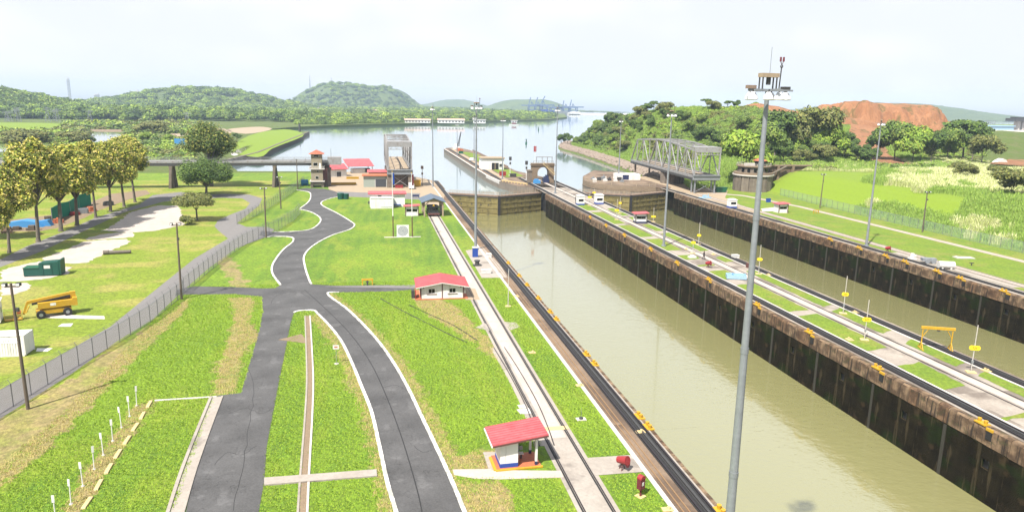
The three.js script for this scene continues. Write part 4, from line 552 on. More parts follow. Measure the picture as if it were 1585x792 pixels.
{ // loose gear on the apron
  const small = (name, label, cat, px, g, m) => one(name, label, cat, g, m, G(...px));
  small('parked_car', 'blue and white car parked left of the garage', 'car', [572, 287], [box(-1.9, 1.9, 0.3, 0.85, -1.6, 0), prismZ([[-1.2, 0.85], [1.3, 0.85], [0.9, 1.4], [-0.8, 1.4]], -1.5, -0.1), ...[-1.2, 1.2].flatMap(x => [0.05, -1.65].map(z => new THREE.CylinderGeometry(0.33, 0.33, 0.2, 12).rotateX(Math.PI / 2).translate(x, 0.33, z)))], M.blue);
  small('generator', 'yellow generator cabinet right of the left bridge pier', 'generator', [644, 289], [box(-1.6, 1.6, 0.35, 2.4, -2, 0), box(-1.7, 1.7, 2.4, 2.55, -2.1, 0.1), box(-1.5, 1.5, 0.0, 0.35, -1.8, -0.2)], M.yellow);
  small('crate', 'low red crate under the left swing bridge', 'crate', [617, 291], [box(-1.4, 1.4, 0, 0.9, -1.2, 0), box(-1.5, 1.5, 0.9, 1.0, -1.3, 0.1)], M.red);
  small('bin', 'teal round bin on the lawn edge by the road', 'bin', [530, 308], [cyl(-0.7, 0, 1.9, 0, 1.0, 1.1, 14), cyl(1.0, 0, 1.8, 0, 0.9, 1.0, 14), cyl(-0.7, 1.9, 2.05, 0, 1.15, 1.0, 14)], M.teal);
  small('water_tank', 'blue water tank at the foot of the control tower', 'tank', [471, 287], [new THREE.CylinderGeometry(1.1, 1.1, 2.6, 14).rotateZ(Math.PI / 2).translate(0, 1.2, 0), box(-1, -0.7, 0, 0.5, -0.8, 0.8), box(0.7, 1, 0, 0.5, -0.8, 0.8)], M.tarp);
  small('barrier', 'long yellow barrier lying on the apron', 'barrier', [530, 286], [box(-5, 5, 0.05, 0.8, -0.25, 0.25), box(-5, 5, 0.8, 0.95, -0.4, 0.4)], M.yellow);
  small('barrier', 'short yellow barrier behind the apron', 'barrier', [545, 277], [box(-2.5, 2.5, 0.05, 0.8, -0.25, 0.25), box(-2.5, 2.5, 0.8, 0.95, -0.4, 0.4)], M.yellow);
  small('bench', 'dark blue bench behind the red roofed kiosk', 'bench', [643, 306], [box(-1.1, 1.1, 0.4, 0.5, -0.5, 0), box(-1.1, 1.1, 0.5, 1.0, -0.55, -0.48), box(-1, -0.9, 0, 0.4, -0.5, 0), box(0.9, 1, 0, 0.4, -0.5, 0)], M.navy);
  small('van', 'white van parked right of the left bridge pier', 'van', [636, 292], [prism([[-2.4, 0.4], [2.2, 0.4], [2.2, 1.2], [1.5, 2.1], [-2.4, 2.1]], -0.9, 0.9), ...[-1.5, 1.4].flatMap(z => [-0.85, 0.85].map(x => new THREE.CylinderGeometry(0.36, 0.36, 0.22, 12).rotateZ(Math.PI / 2).translate(x, 0.36, z)))], M.white);
  small('fence_gear', 'brown signal post at the left lock wall by the bridge', 'signal', [653, 287], [cyl(0, 0, 7.5, 0, 0.12, 0.1, 8), box(-0.5, 0.5, 6.4, 7.6, -0.2, 0.2), box(-0.35, 0.35, 4.2, 5.0, -0.15, 0.15)], M.rust);
}
// ================================================================= the field outside the fence
{ // shipping container with lettering
  const c = V(-45.6, 0, -94); const o = thing('shipping_container', 'white corrugated shipping container with black lettering beside the fence', 'container', c, 0);
  const w = 6.1, d = 2.45, h = 2.6; const ribs = []; for (let x = -w / 2 + 0.15; x < w / 2 - 0.1; x += 0.3) ribs.push(box(x, x + 0.14, 0.2, h - 0.15, 0, 0.035));
  part('shell', [box(-w / 2, w / 2, 0.12, h, -d, 0)], M.white, o); part('corrugation', ribs, M.white, o); part('roof', box(-w / 2 - 0.03, w / 2 + 0.03, h, h + 0.06, -d - 0.03, 0.05), M.white, o); part('frame', [box(-w / 2 - 0.04, w / 2 + 0.04, 0.0, 0.14, -0.02, 0.05), box(w / 2 - 0.1, w / 2 + 0.04, 0, h, -0.08, 0.05), box(w / 2 - 0.1, w / 2 + 0.04, 0, h, -d - 0.03, -d + 0.1)], M.whitePaint, o);
  const er = []; for (let z = -d + 0.2; z < -0.1; z += 0.3) er.push(box(w / 2, w / 2 + 0.03, 0.2, h - 0.2, z, z + 0.12)); part('end_corrugation', er, M.white, o);
  const cv = document.createElement('canvas'); cv.width = 256; cv.height = 64; const x = cv.getContext('2d'); x.fillStyle = '#ffffff'; x.fillRect(0, 0, 256, 64); x.fillStyle = '#0a0a0a'; x.font = 'bold 58px serif'; x.textBaseline = 'alphabetic'; x.fillText('T', 10, 52); x.font = 'bold 44px serif'; x.fillText('OLUI', 52, 52);
  const t = new THREE.CanvasTexture(cv); t.colorSpace = THREE.SRGBColorSpace; const pl = new THREE.PlaneGeometry(2.4, 0.6).translate(1.1, 2.05, 0.045); pl.userData.done = true; part('lettering', pl, new THREE.MeshStandardMaterial({ map: t, roughness: 0.6 }), o);
}
{ const o = thing('portable_office', 'white portable office with one dark window behind the container', 'office', V(-54.6, 0, -107.6), 0.32); part('shell', box(-3, 3, 0.2, 3.0, -3, 0), M.white, o); part('roof', box(-3.15, 3.15, 3.0, 3.14, -3.15, 0.15), M.white, o); const w = part('window', box(3.0, 3.04, 1.3, 2.1, -2.0, -1.1), M.whitePaint, o); part('pane', box(3.04, 3.06, 1.36, 2.04, -1.95, -1.58), M.glass, w); part('pane', box(3.04, 3.06, 1.36, 2.04, -1.5, -1.15), M.glass, w); part('skid', [box(-3, 3, 0, 0.2, -2.6, -2.3), box(-3, 3, 0, 0.2, -0.7, -0.4)], M.darksteel, o); }
{ // boom lift
  const o = thing('boom_lift', 'yellow boom lift with folded arm and low basket on the dry grass', 'boom lift', G(83, 487.5), 0.42);
  part('chassis', [box(-2.2, 2.2, 0.55, 1.15, -0.85, 0.85), box(-1.2, 1.2, 1.15, 1.4, -0.6, 0.6)], M.yellow, o); for (const x of [-1.65, 1.65]) for (const z of [-1.1, 1.1]) { const w = part('wheel', new THREE.CylinderGeometry(0.58, 0.58, 0.46, 18).rotateX(Math.PI / 2).translate(x, 0.58, z), M.rubber, o); part('rim', new THREE.CylinderGeometry(0.26, 0.26, 0.48, 12).rotateX(Math.PI / 2).translate(x, 0.58, z), M.galv, w); }
  part('turntable', [box(-1.9, 2.5, 1.4, 2.45, -0.95, -0.25), box(-1.9, 2.4, 1.4, 2.25, 0.3, 0.95), box(-1.2, 2.6, 1.4, 1.9, -0.3, 0.3)], M.yellow, o); part('counterweight', [box(2.4, 3.0, 1.35, 2.5, -0.95, 0.95)], M.yellow, o); part('boom', [beam(V(2.5, 3.05, 0), V(-3.1, 2.35, 0), 0.42, 0.46), box(2.2, 2.9, 2.2, 3.3, -0.25, 0.25)], M.yellow, o); part('inner_boom', beam(V(2.2, 2.72, 0.24), V(-2.6, 2.1, 0.24), 0.2, 0.3), M.rubber, o);
  part('jib', [beam(V(-3.1, 2.4, 0), V(-3.7, 0.7, 0), 0.26, 0.3), bar(V(-2.9, 1.9, 0.2), V(-3.4, 0.9, 0.2), 0.08)], M.yellow, o); const b = part('basket', [box(-6.0, -3.9, 0.12, 0.22, -0.55, 0.55)], M.yellow, o); const rr = []; for (const y of [0.7, 1.2]) { rr.push(bar(V(-6, y, -0.55), V(-3.9, y, -0.55), 0.03), bar(V(-6, y, 0.55), V(-3.9, y, 0.55), 0.03), bar(V(-6, y, -0.55), V(-6, y, 0.55), 0.03), bar(V(-3.9, y, -0.55), V(-3.9, y, 0.55), 0.03)); } for (const x of [-6, -4.95, -3.9]) for (const z of [-0.55, 0.55]) rr.push(bar(V(x, 0.2, z), V(x, 1.2, z), 0.03)); part('guard_rail', rr, M.yellow, b); part('control_box', box(-4.5, -4.0, 0.9, 1.3, -0.3, 0.3), M.red, b); part('decal', box(-0.4, 0.3, 1.7, 2.1, 0.955, 0.96), M.white, o);
}
{ const o = thing('waste_compactor', 'dark green waste compactor on the pale slab', 'compactor', G(64, 427.5), 0.06); part('container', [prismZ([[-0.4, 0.15], [3.0, 0.15], [3.1, 2.8], [2.9, 2.9], [2.6, 2.55], [-0.4, 2.35]], -2.4, 0)], M.teal, o); part('hopper', box(-2.9, -0.4, 0.15, 1.5, -2.3, -0.05), M.teal, o); part('hopper_lip', box(-3.0, -0.4, 1.5, 1.6, -2.4, 0.05), M.green, o); part('notice', box(0.4, 1.4, 1.4, 1.95, 0.0, 0.02), M.whitePaint, o); part('ribs', [0.2, 1.6, 2.7].map(x => box(x - 0.06, x + 0.06, 0.2, 2.3, 0, 0.07)), M.teal, o); part('skid', box(-2.9, 3, 0, 0.15, -2.2, -0.2), M.black, o); }
one('log', 'dark log lying on the grass below the pale slab', 'log', [bar(V(-2.0, 0.35, 0.1), V(2.4, 0.4, -0.4), 0.42, 0.36, 10), bar(V(-2.6, 0.4, 0.3), V(-1.6, 0.45, 0.1), 0.5, 0.45, 10)], M.bark, G(181, 393));
{ const o = thing('shade_net', 'teal shade netting fence behind the tree trunks', 'fence', V(0, 0, 0)); const pts = GP([[80, 345], [95, 336], [108, 333], [122, 322], [140, 316]]); const P = []; for (let i = 0; i + 1 < pts.length; i++) { const a = pts[i], b = pts[i + 1]; P.push(beam(a.clone().setY(1.9), b.clone().setY(1.9), 0.06, 3.8)); part('post', cyl(a.x, 0, 4, a.z, 0.08, 0.08, 6), M.galv, o); } P.forEach(g => part('net_panel', g, M.net, o)); }
one('tarpaulin', 'blue tarpaulin spread over the left heap behind the trees', 'tarpaulin', [prismZ([[-5, 0], [5, 0], [3.4, 1.3], [0.5, 1.7], [-3, 1.1]], -3, 0)], M.tarp, G(30, 352)); one('tarpaulin', 'short blue tarpaulin between the second and third trunks', 'tarpaulin', [prismZ([[-2, 0], [2, 0], [1.2, 1.5], [-1, 1.2]], -2, 0)], M.tarp, G(64, 350));
struct('path', plate(GP([[-20, 366], [0, 358], [60, 358], [90, 352], [130, 337], [150, 326], [200, 308], [232, 300], [225, 294], [170, 300], [100, 330], [0, 342], [-20, 345]]), 0.015), M.dirt, 'bare pinkish earth behind the trees');
{ const r = rng(77); for (let i = 0; i < 9; i++) { const u = [8, 22, 48, 76, 88, 112, 126, 140, 165][i], v = [360, 356, 356, 342, 345, 333, 330, 327, 318][i]; one('scrap_heap', ['low brown timber heap at the left edge', 'brown plank pile left of the blue tarpaulin', 'timber frame pile under the second tree', 'wooden racks right of the blue tarpaulin', 'flowering rubble heap between trunks', 'red crates in front of the teal netting', 'grey boxes in front of the teal netting', 'orange crate at the end of the netting', 'dark heap behind the seventh trunk'][i], 'heap', Array.from({ length: 7 }, () => box(-1.2 + r() * 1.0, 0.2 + r() * 1.4, 0, 0.3 + r() * 1.1, -0.8 + r() * 0.5, 0.1 + r() * 0.8).rotateY(r() * 0.8)), [M.rust, M.wood, M.wood, M.wood, M.orange, M.red, M.galv, M.orange, M.darksteel][i], G(u, v)); } }
// ================================================================= small gear of the left bank
{
  const hy = (label, px, n) => { const o = thing('hydrant_guard', label, 'guard frame', G(...px)); part('post', [box(-0.95, -0.75, 0, 0.95, -0.1, 0.1), box(0.75, 0.95, 0, 0.95, -0.1, 0.1)], M.yellow, o); part('top_bar', box(-1.0, 1.0, 0.85, 1.15, -0.12, 0.12), M.yellow, o); part('hydrant', [cyl(0, 0, 0.8, 0, 0.16, 0.12, 8), box(-0.3, 0.3, 0.5, 0.65, -0.08, 0.08)], M.darksteel, o); };
  hy('yellow guard frame round a hydrant beside the junction path', [568, 441]);
  const sg = thing('road_sign', 'small white sign on a thin post between the two roads', 'sign', G(520, 563)); part('post', cyl(0, 0, 2.35, 0, 0.035, 0.035, 6), M.galv, sg); part('plate', box(-0.36, 0.36, 1.9, 2.45, 0.036, 0.05), M.whitePaint, sg); part('mark', box(-0.2, 0.2, 2.1, 2.25, 0.05, 0.054), M.orange, sg); part('footing', cyl(0, 0, 0.06, 0, 0.3, 0.3, 8), M.pale, sg);
  const horn = (label, p, turn) => { const o = thing('chock', label, 'drum', p, turn); part('drum', new THREE.CylinderGeometry(0.42, 0.3, 1.05, 14, 1, false).rotateX(Math.PI / 2 - 0.25).translate(0, 0.95, 0), M.red, o); part('stand', [bar(V(-0.25, 0, 0.1), V(0, 0.8, 0), 0.05), bar(V(0.25, 0, 0.1), V(0, 0.8, 0), 0.05), bar(V(0, 0, -0.35), V(0, 0.8, 0), 0.05)], M.brown, o); part('mouth', new THREE.CylinderGeometry(0.36, 0.36, 0.02, 14).rotateX(Math.PI / 2 - 0.25).translate(0, 0.815, 0.53), M.darkred, o); };
  horn('red hose drum on the concrete pad near the shelter', G(963, 727), 0.6); horn('red hose drum on the centre wall near the walkway', G(1096, 414), 0.6); horn('red hose drum below the right hand light mast', G(1374, 390), 0.6);
  const cb = thing('call_box', 'dark red call box on a short post near the lock edge', 'call box', G(991, 768), 0.5); part('post', cyl(0, 0, 0.75, 0, 0.09, 0.09, 8), M.darkred, cb); part('box', box(-0.28, 0.28, 0.7, 1.65, -0.22, 0.2), M.darkred, cb); part('hood', new THREE.CylinderGeometry(0.3, 0.3, 0.46, 12, 1, false, 0, Math.PI).rotateX(Math.PI / 2).rotateZ(Math.PI / 2).translate(0, 1.62, -0.01), M.red, cb); part('panel', box(-0.1, 0.1, 1.05, 1.35, 0.2, 0.22), M.whitePaint, cb); part('footing', box(-0.35, 0.35, 0, 0.06, -0.35, 0.35), M.stop, cb);
  const lb = (label, px, h) => { const o = thing('signal_mast', label, 'mast', G(...px)); part('footing', cyl(0, 0, 0.08, 0, 0.5, 0.5, 10), M.stop, o); part('shaft', cyl(0, 0, h, 0, 0.07, 0.05, 8), M.pale, o); part('cap', cyl(0, h, h + 0.15, 0, 0.09, 0.02, 8), M.galv, o); return o; };
  lb('thin pale mast on the lawn below the blue cabinet', [786, 474], 6.0); 
  const st = thing('light_socket', 'short dark socket on a pale slab in the lawn', 'socket', G(899, 649)); part('slab', box(-0.5, 0.5, 0, 0.08, -0.35, 0.35), M.pale, st); part('socket', cyl(0, 0.08, 0.25, 0, 0.22, 0.18, 10), M.darksteel, st); part('whip', cyl(0, 0.25, 1.3, 0, 0.02, 0.015, 5), M.galv, st);
  const bc = thing('electric_cabinet', 'dark blue electric cabinet at the foot of the light mast', 'cabinet', G(735, 398)); part('body', box(-0.55, 0.55, 0.1, 2.0, -0.5, 0.3), M.blue, bc); part('top', box(-0.6, 0.6, 2.0, 2.2, -0.55, 0.35), M.whitePaint, bc); part('base', box(-0.6, 0.6, 0, 0.1, -0.6, 0.4), M.concrete, bc);
  one('capstan', 'dark winch on the pad below the blue cabinet', 'winch', [cyl(0, 0, 0.9, 0, 0.5, 0.4, 12), cyl(0, 0.9, 1.1, 0, 0.6, 0.6, 12), box(-0.8, 0.8, 0, 0.2, -0.6, 0.6)], M.darksteel, G(738, 411)); one('locker', 'low white locker on the pad below the blue cabinet', 'locker', [box(-0.9, 0.9, 0.1, 0.7, -0.4, 0.4), box(-0.95, 0.95, 0.7, 0.8, -0.45, 0.45), box(-0.8, 0.8, 0, 0.1, -0.3, 0.3)], M.whitePaint, G(752, 423)); one('locker', 'white box on the lock edge walkway', 'locker', [box(-0.5, 0.5, 0.0, 0.7, -0.5, 0.5), box(-0.55, 0.55, 0.7, 0.8, -0.55, 0.55)], M.whitePaint, G(756, 398));
  // yellow bollards and caps on the left rim
  const bol = thing('bollard', 'yellow mooring bollard on the left rim, nearest the camera', 'bollard', V(26.75, 0, -47.5), 0, 'yellow bollards along the left rim'); part('base', box(-0.4, 0.4, -0.04, 0.06, -0.7, 0.7), M.yellow, bol); part('stub', [cyl(0, 0.06, 0.4, -0.35, 0.16, 0.2, 10), cyl(0, 0.06, 0.4, 0.35, 0.16, 0.2, 10)], M.yellow, bol);
  const zs = [-63, -65.5, -81, -84.5, -100, -104, -112, -121, -128, -139]; zs.forEach((z, i) => copy(bol, 'yellow mooring bollard on the left rim, number ' + ['two', 'three', 'four', 'five', 'six', 'seven', 'eight', 'nine', 'ten', 'eleven'][i] + ' from the near end', V(26.75, 0, z)));
  const nz = [[991, 669], [897, 597], [823, 546], [799, 459], [1033, 789]]; const pd = done([box(-0.45, 0.45, 0, 0.1, -0.3, 0.3), cyl(0.1, 0.1, 0.3, 0, 0.18, 0.14, 8)]);
  nz.forEach((p, i) => one('ground_light', 'small pale yellow ground light at the lawn edge, ' + ['by the shelter crossing', 'two slabs farther up', 'midway along the lawn', 'level with the thin mast', 'at the bottom edge'][i], 'ground light', pd, M.stop, G(...p), 0, 'ground lights along the left lock wall'));
}
// ================================================================= lock gates
function gate(label, x0, x1, zh, za, y1) {
  const o = thing('lock_gate', label, 'lock gate', V(0, 0, 0)); const xm = (x0 + x1) / 2;
  for (const s of [0, 1]) {
    const A = s ? V(x1, 0, zh) : V(x0, 0, zh), B = V(xm + (s ? 0.12 : -0.12), 0, za); const L = A.distanceTo(B); const leaf = new THREE.Group(); leaf.name = 'gate_leaf'; leaf.position.copy(A); leaf.rotation.y = Math.atan2(-(B.z - A.z), B.x - A.x); o.add(leaf);
    const f = s ? -1 : 1;                                           // front faces the camera
    part('plate', box(0, L, -10, y1 - 0.35, f * -1.9, f * 0), M.gate, leaf);
    for (let k = 0; k < 5; k++) part('girder', box(0.3, L - 0.3, y1 - 1.2 - k * 1.75, y1 - 0.95 - k * 1.75, 0, f * 0.16), M.gate, leaf);
    for (let k = 0; k <= 5; k++) part('rib', box(0.3 + (L - 0.9) * k / 5, 0.55 + (L - 0.9) * k / 5, -9.9, y1 - 0.5, 0, f * 0.11), M.gate, leaf);
    const mh = []; for (let k = 0; k < 5; k++) for (let q = 0; q < 4; q++) if (hash(k, q, s + 3) < 0.7) mh.push(new THREE.CylinderGeometry(0.27, 0.27, 0.1, 10).rotateX(Math.PI / 2).translate(1.6 + (L - 2) * k / 5 + hash(k, q, 9), y1 - 1.9 - q * 1.75 + hash(q, k, 8) * 0.5, f * 0.03)); part('manhole', mh, M.darksteel, leaf);
    part('walkway', box(0, L, y1 - 0.35, y1, f * -2.1, f * 0.25), M.rust, leaf);
    const rr = []; for (const z of [f * 0.15, f * -2.0]) { for (let x = 0.4; x < L; x += 1.9) rr.push(box(x - 0.04, x + 0.04, y1, y1 + 1.0, z - 0.04, z + 0.04)); rr.push(box(0.3, L - 0.2, y1 + 0.95, y1 + 1.03, z - 0.04, z + 0.04), box(0.3, L - 0.2, y1 + 0.48, y1 + 0.54, z - 0.03, z + 0.03)); } part('railing', rr, M.beige, leaf);
    part('fender', box(0, L, y1 - 0.75, y1 - 0.4, 0, f * 0.3), M.darksteel, leaf);
  }
  part('miter_post', box(xm - 0.45, xm + 0.45, -10, y1 - 0.1, za - 0.4, za + 0.35), M.black, o);
}
gate('olive steel gate closing the left lock chamber', XL, XC0 + 1.5, -262.5, -253, -0.9);
gate('olive steel gate closing the right lock chamber', XC1, XR + 1.5, -262.5, -253, -0.9);
// ================================================================= approach walls beyond the gates
{
  const A = thing('approach_wall', 'long centre approach wall with rails and huts running out into the channel', 'wall'); A.scale.set(1.03, 1, 1.031); A.position.x = -1;
  const out = [V(61.5, 0, -262), V(55.5, 0, -268), V(51.5, 0, -285), V(50, 0, -310), V(49.6, 0, -492), V(53, 0, -503), V(62, 0, -505), V(66, 0, -480), V(67.5, 0, -330), V(75, 0, -296), V(75, 0, -262)];
  part('body', plate(out, -0.06, 8), M.streak, A); part('top_slab', plate(out, 0.0), M.rimbrown, A); part('cap', ribbon([V(51.9, 0, -285), V(50.4, 0, -310), V(50, 0, -492)], 0.8, -1.2, 0.05), M.pale, A); part('track', box(52.2, 53.6, -0.1, 0.06, -490, -290), M.rubber, A);
  part('parapet', box(66.2, 66.6, -0.1, 1.0, -470, -345), M.rust, A); part('walkway', box(54.1, 56.3, -0.1, 0.03, -490, -290), M.beige, A);
  part('fender_frame', [...Array.from({ length: 9 }, (_, i) => beam(V(52.6 + i * 0.9, -3, -283 + i * 1.6), V(52.6 + i * 0.9, 0.6, -283 + i * 1.6), 0.35, 0.35)), beam(V(52.4, 0.6, -284), V(60, 0.6, -270), 0.4, 0.35), beam(V(52.4, -1, -284), V(60, -1, -270), 0.3, 0.3)], M.stop, A);
  const g1 = one('grass_patch', 'strip of grass on the near half of the approach wall', 'grass', plate([V(58, 0, -309), V(58, 0, -371), V(62, 0, -383), V(66, 0, -363), V(67, 0, -315)], 0.02), M.grass); const g2 = one('grass_patch', 'strip of grass on the far half of the approach wall', 'grass', plate([V(58, 0, -397), V(58, 0, -469), V(62, 0, -476), V(66, 0, -453), V(66, 0, -397)], 0.02), M.grass);
  const b = thing('building', 'small white block house with dark door on the approach wall', 'building', G(753, 262.5)); part('wall', box(-2.6, 8.4, 0, 5.4, -8, 0), M.white, b); part('roof', box(-3.2, 9, 5.4, 5.8, -8.6, 0.6), M.beige, b); part('door', box(2.4, 5.8, 0, 3.3, 0, 0.08), M.black, b); part('window', box(6.2, 7.6, 1.4, 2.8, 0, 0.06), M.darksteel, b); part('door_frame', box(3.9, 4.2, 0, 3.3, 0.08, 0.14), M.beige, b);
  const bt = thing('work_crane', 'small dark derrick crane at the tip of the approach wall', 'crane', V(58.3, 0, -503)); part('base', box(-2.4, 2.4, 0, 1.6, -2, 2), M.whitePaint, bt); part('cab', box(-1.4, 0.6, 1.6, 3.6, -1, 1), M.white, bt); part('jib', [bar(V(0.8, 1.8, 0), V(3.2, 12, 0), 0.3, 0.2), bar(V(1.8, 1.8, 0), V(3.4, 12, 0), 0.3, 0.2), ...[0.25, 0.5, 0.75].map(t => bar(V(0.8 + 2.4 * t, 1.8 + 10.2 * t, 0), V(1.8 + 1.6 * t, 1.8 + 10.2 * t - 0.6, 0), 0.15))], M.darksteel, bt); part('mast', [bar(V(-3, 0, 0), V(-3, 11, 0), 0.14), bar(V(-4.4, 0, 1), V(-4.4, 13, 1), 0.1)], M.whitePaint, bt);
  const one2 = (n, l, c, px, g, m) => one(n, l, c, g, m, G(...px));
  one2('parked_car', 'white car parked on the approach wall', 'car', [731, 249], [box(-1.8, 1.8, 0.3, 1.0, -2.4, 0), prismZ([[-1.4, 1.0], [1.4, 1.0], [1.1, 1.7], [-1.1, 1.7]], -2.2, -0.3)], M.white);
  one2('crate', 'red crate on the approach wall', 'crate', [778, 272], [box(-1.4, 1.4, 0, 1.7, -1.6, 0), box(-1.5, 1.5, 1.7, 1.85, -1.7, 0.1)], M.red); one2('crate', 'dark crate right of the red crate', 'crate', [794, 274], [box(-1.3, 1.3, 0, 1.4, -1.6, 0), box(-1.4, 1.4, 1.4, 1.5, -1.7, 0.1)], M.darksteel);
  one2('cabinet', 'blue cabinet beside the block house', 'cabinet', [770, 261], [box(-0.9, 0.9, 0, 2.2, -1, 0), box(-0.6, 1.2, 0, 0.8, 0, 0.9)], M.blue); one2('crate', 'orange crates near the tip of the approach wall', 'crate', [712, 234], [box(-2.4, 0, 0, 2, -2, 0), box(0.2, 2, 0, 1.3, -2, 0)], M.orange); one2('crate', 'green crate near the tip of the approach wall', 'crate', [713, 238], [box(-1.4, 1.4, 0, 1.6, -1.5, 0), box(-1.5, 1.5, 1.6, 1.75, -1.6, 0.1)], M.green);
  const sig = (l, px, h) => { const o = thing('signal_mast', l, 'signal', G(...px)); part('shaft', cyl(0, 0, h, 0, 0.14, 0.1, 8), M.white, o); part('head', [box(-0.55, 0.55, h - 1.6, h, -0.3, 0.3), box(-0.35, 0.35, h - 3.4, h - 2.4, -0.2, 0.2)], M.darksteel, o); part('footing', box(-0.6, 0.6, 0, 0.4, -0.6, 0.6), M.pale, o); }; sig('white signal mast right of the crates on the approach wall', [789, 272], 8.5); sig('white signal mast left of the concrete arch', [814, 279], 8.2);
  // concrete arch of the old control house
  const c = thing('control_arch', 'weathered concrete arch house with roof rails on the centre wall', 'arch', V(69.2, 0, -287)); const W = 4.6;
  const s = new THREE.Shape(); s.moveTo(-W, 0); s.lineTo(W, 0); s.lineTo(W, 7.6); s.lineTo(-W, 7.6); s.lineTo(-W, 0); const h = new THREE.Path(); h.moveTo(-2.4, 0.4); h.lineTo(-2.4, 4.0); h.absarc(0, 4.0, 2.4, Math.PI, 0, true); h.lineTo(2.4, 0.4); h.lineTo(-2.4, 0.4); s.holes.push(h); const g = new THREE.ExtrudeGeometry(s, { depth: 3.2, bevelEnabled: false }); g.translate(0, 0, -3.2); part('arch', g, M.archstone || (M.archstone = mat([0.25, 0.18, 0.12], 0.9, { map: T.grain, ...bump(0.05) })), c);
  part('cornice', [box(-W - 0.35, W + 0.35, 7.0, 7.3, -3.5, 0.35), box(-W - 0.2, W + 0.2, 7.6, 7.9, -3.4, 0.2)], M.archstone, c); part('buttress', [box(-W - 1.6, -W - 0.02, 0, 4.6, -3, -0.2), box(-W - 1.9, -W - 0.02, 4.6, 5.2, -3.2, 0)], M.streak, c); part('roof_rail', [box(-2.6, 4.4, 10.2, 10.5, -2.8, -2.4), ...[-2.4, 0, 2.2, 4.2].map(x => box(x - 0.12, x + 0.12, 7.9, 10.2, -2.7, -2.5)), box(-4.4, 4.4, 8.8, 8.95, 0, 0.1), ...[-4.3, -2.2, 0, 2.2, 4.3].map(x => box(x - 0.06, x + 0.06, 7.9, 8.9, 0, 0.1))], M.steel, c); part('stair', [beam(V(-0.5, 7.9, 1.6), V(5.2, 2.8, 1.6), 0.8, 0.25), beam(V(-0.5, 8.9, 2.0), V(5.2, 3.8, 2.0), 0.1, 0.12), ...[0, 1, 2, 3].map(i => bar(V(-0.3 + i * 1.5, 7.7 - i * 1.34, 2.0), V(-0.3 + i * 1.5, 8.7 - i * 1.34, 2.0), 0.06))], M.stop, c);
  const fl = thing('flag', 'red marker flag on a thin staff above the concrete arch', 'flag', V(66, 7.9, -289)); part('staff', cyl(0, 0, 7.2, 0, 0.07, 0.05, 6), M.white, fl); part('cloth', box(-0.6, 0.5, 4.6, 6.9, -0.03, 0.03), M.red, fl);
  one2('cabinet', 'blue machine box at the left foot of the concrete arch', 'cabinet', [831, 284], [box(-1.4, 1.4, 0, 1.3, -1.5, 0), box(-1.0, 0.6, 1.3, 1.8, -1.3, -0.2)], M.tarp); one2('machine', 'dark blue machine inside the concrete arch', 'machine', [845, 283], [box(-1.2, 1.2, 0, 1.8, -2, 0), box(-0.2, 1.0, 1.8, 3.2, -1.5, -0.4), cyl(-0.7, 1.8, 2.6, -0.8, 0.4, 0.3, 10)], M.navy);
}
{ // right hand gate pier with arch and railings
  const o = thing('gate_pier', 'brown curved concrete pier with arched opening beyond the right gate', 'pier', V(-3.3, 0, 0)); o.scale.set(1.071, 1, 1.034);
  const out = spline([V(85.5, 0, -283), V(86.5, 0, -270), V(95, 0, -262), V(106, 0, -258)], 5); const far = [V(112, 0, -258), V(112, 0, -318), V(104, 0, -330), V(90, 0, -300)];
  const s = [...out, ...far]; part('body', plate(s, 0.3, 8), M.rimbrown, o); part('rim', ribbon(out, 0.7, -1.2, 0.55), M.archstone, o); part('face', ribbon(out.map(p => p.clone()), 0.9, -6, -1.25), M.streak, o);
  const rr = []; out.filter((_, i) => i % 2 === 0).forEach(p => rr.push(bar(V(p.x, 0.5, p.z), V(p.x, 1.7, p.z), 0.12))); for (let i = 0; i + 1 < out.length; i++) { rr.push(bar(out[i].clone().setY(1.7), out[i + 1].clone().setY(1.7), 0.12, 0.12, 5), bar(out[i].clone().setY(1.1), out[i + 1].clone().setY(1.1), 0.08, 0.08, 5)); } part('railing', rr, M.beige, o);
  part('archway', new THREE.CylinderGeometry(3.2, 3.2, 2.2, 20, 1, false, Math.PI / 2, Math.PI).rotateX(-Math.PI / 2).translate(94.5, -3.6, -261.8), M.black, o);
  part('pilaster', out.filter((_, i) => i % 3 === 1).map(p => box(p.x - 0.5, p.x + 0.5, -6, -0.8, p.z - 0.2, p.z + 0.75)), M.archstone, o); part('string_course', ribbon(out, 1.3, -1.55, -1.25), M.archstone, o); part('hatch_house', box(100, 109.5, 0.3, 2.8, -290, -284), M.white, o); part('hatch_door', box(102, 104.6, 0.5, 2.5, -283.95, -284), M.navy, o);
  const r = rng(91); for (let i = 0; i < 9; i++) { const x = 90 + r() * 12, z = -280 - r() * 12; one('deck_gear', 'pale machine part on the right gate pier, ' + ['at its left tip', 'second from the tip', 'third from the tip', 'by the rail', 'in the middle', 'behind the middle', 'right of the middle', 'near the hatch house', 'against the hatch house'][i], 'machine', [box(-0.8, 0.8, 0, 0.5 + r(), -0.6, 0.6), cyl(0.3, 0.4, 1.4 + r(), 0, 0.25, 0.2, 8), box(-0.3, 0.2, 0.5, 1.3, -0.2, 0.3)], [M.whitePaint, M.galv, M.darksteel][i % 3], V(91 + i * 1.7, 0.3, -286 - (i * 5 % 7) * 1.6)); }
}
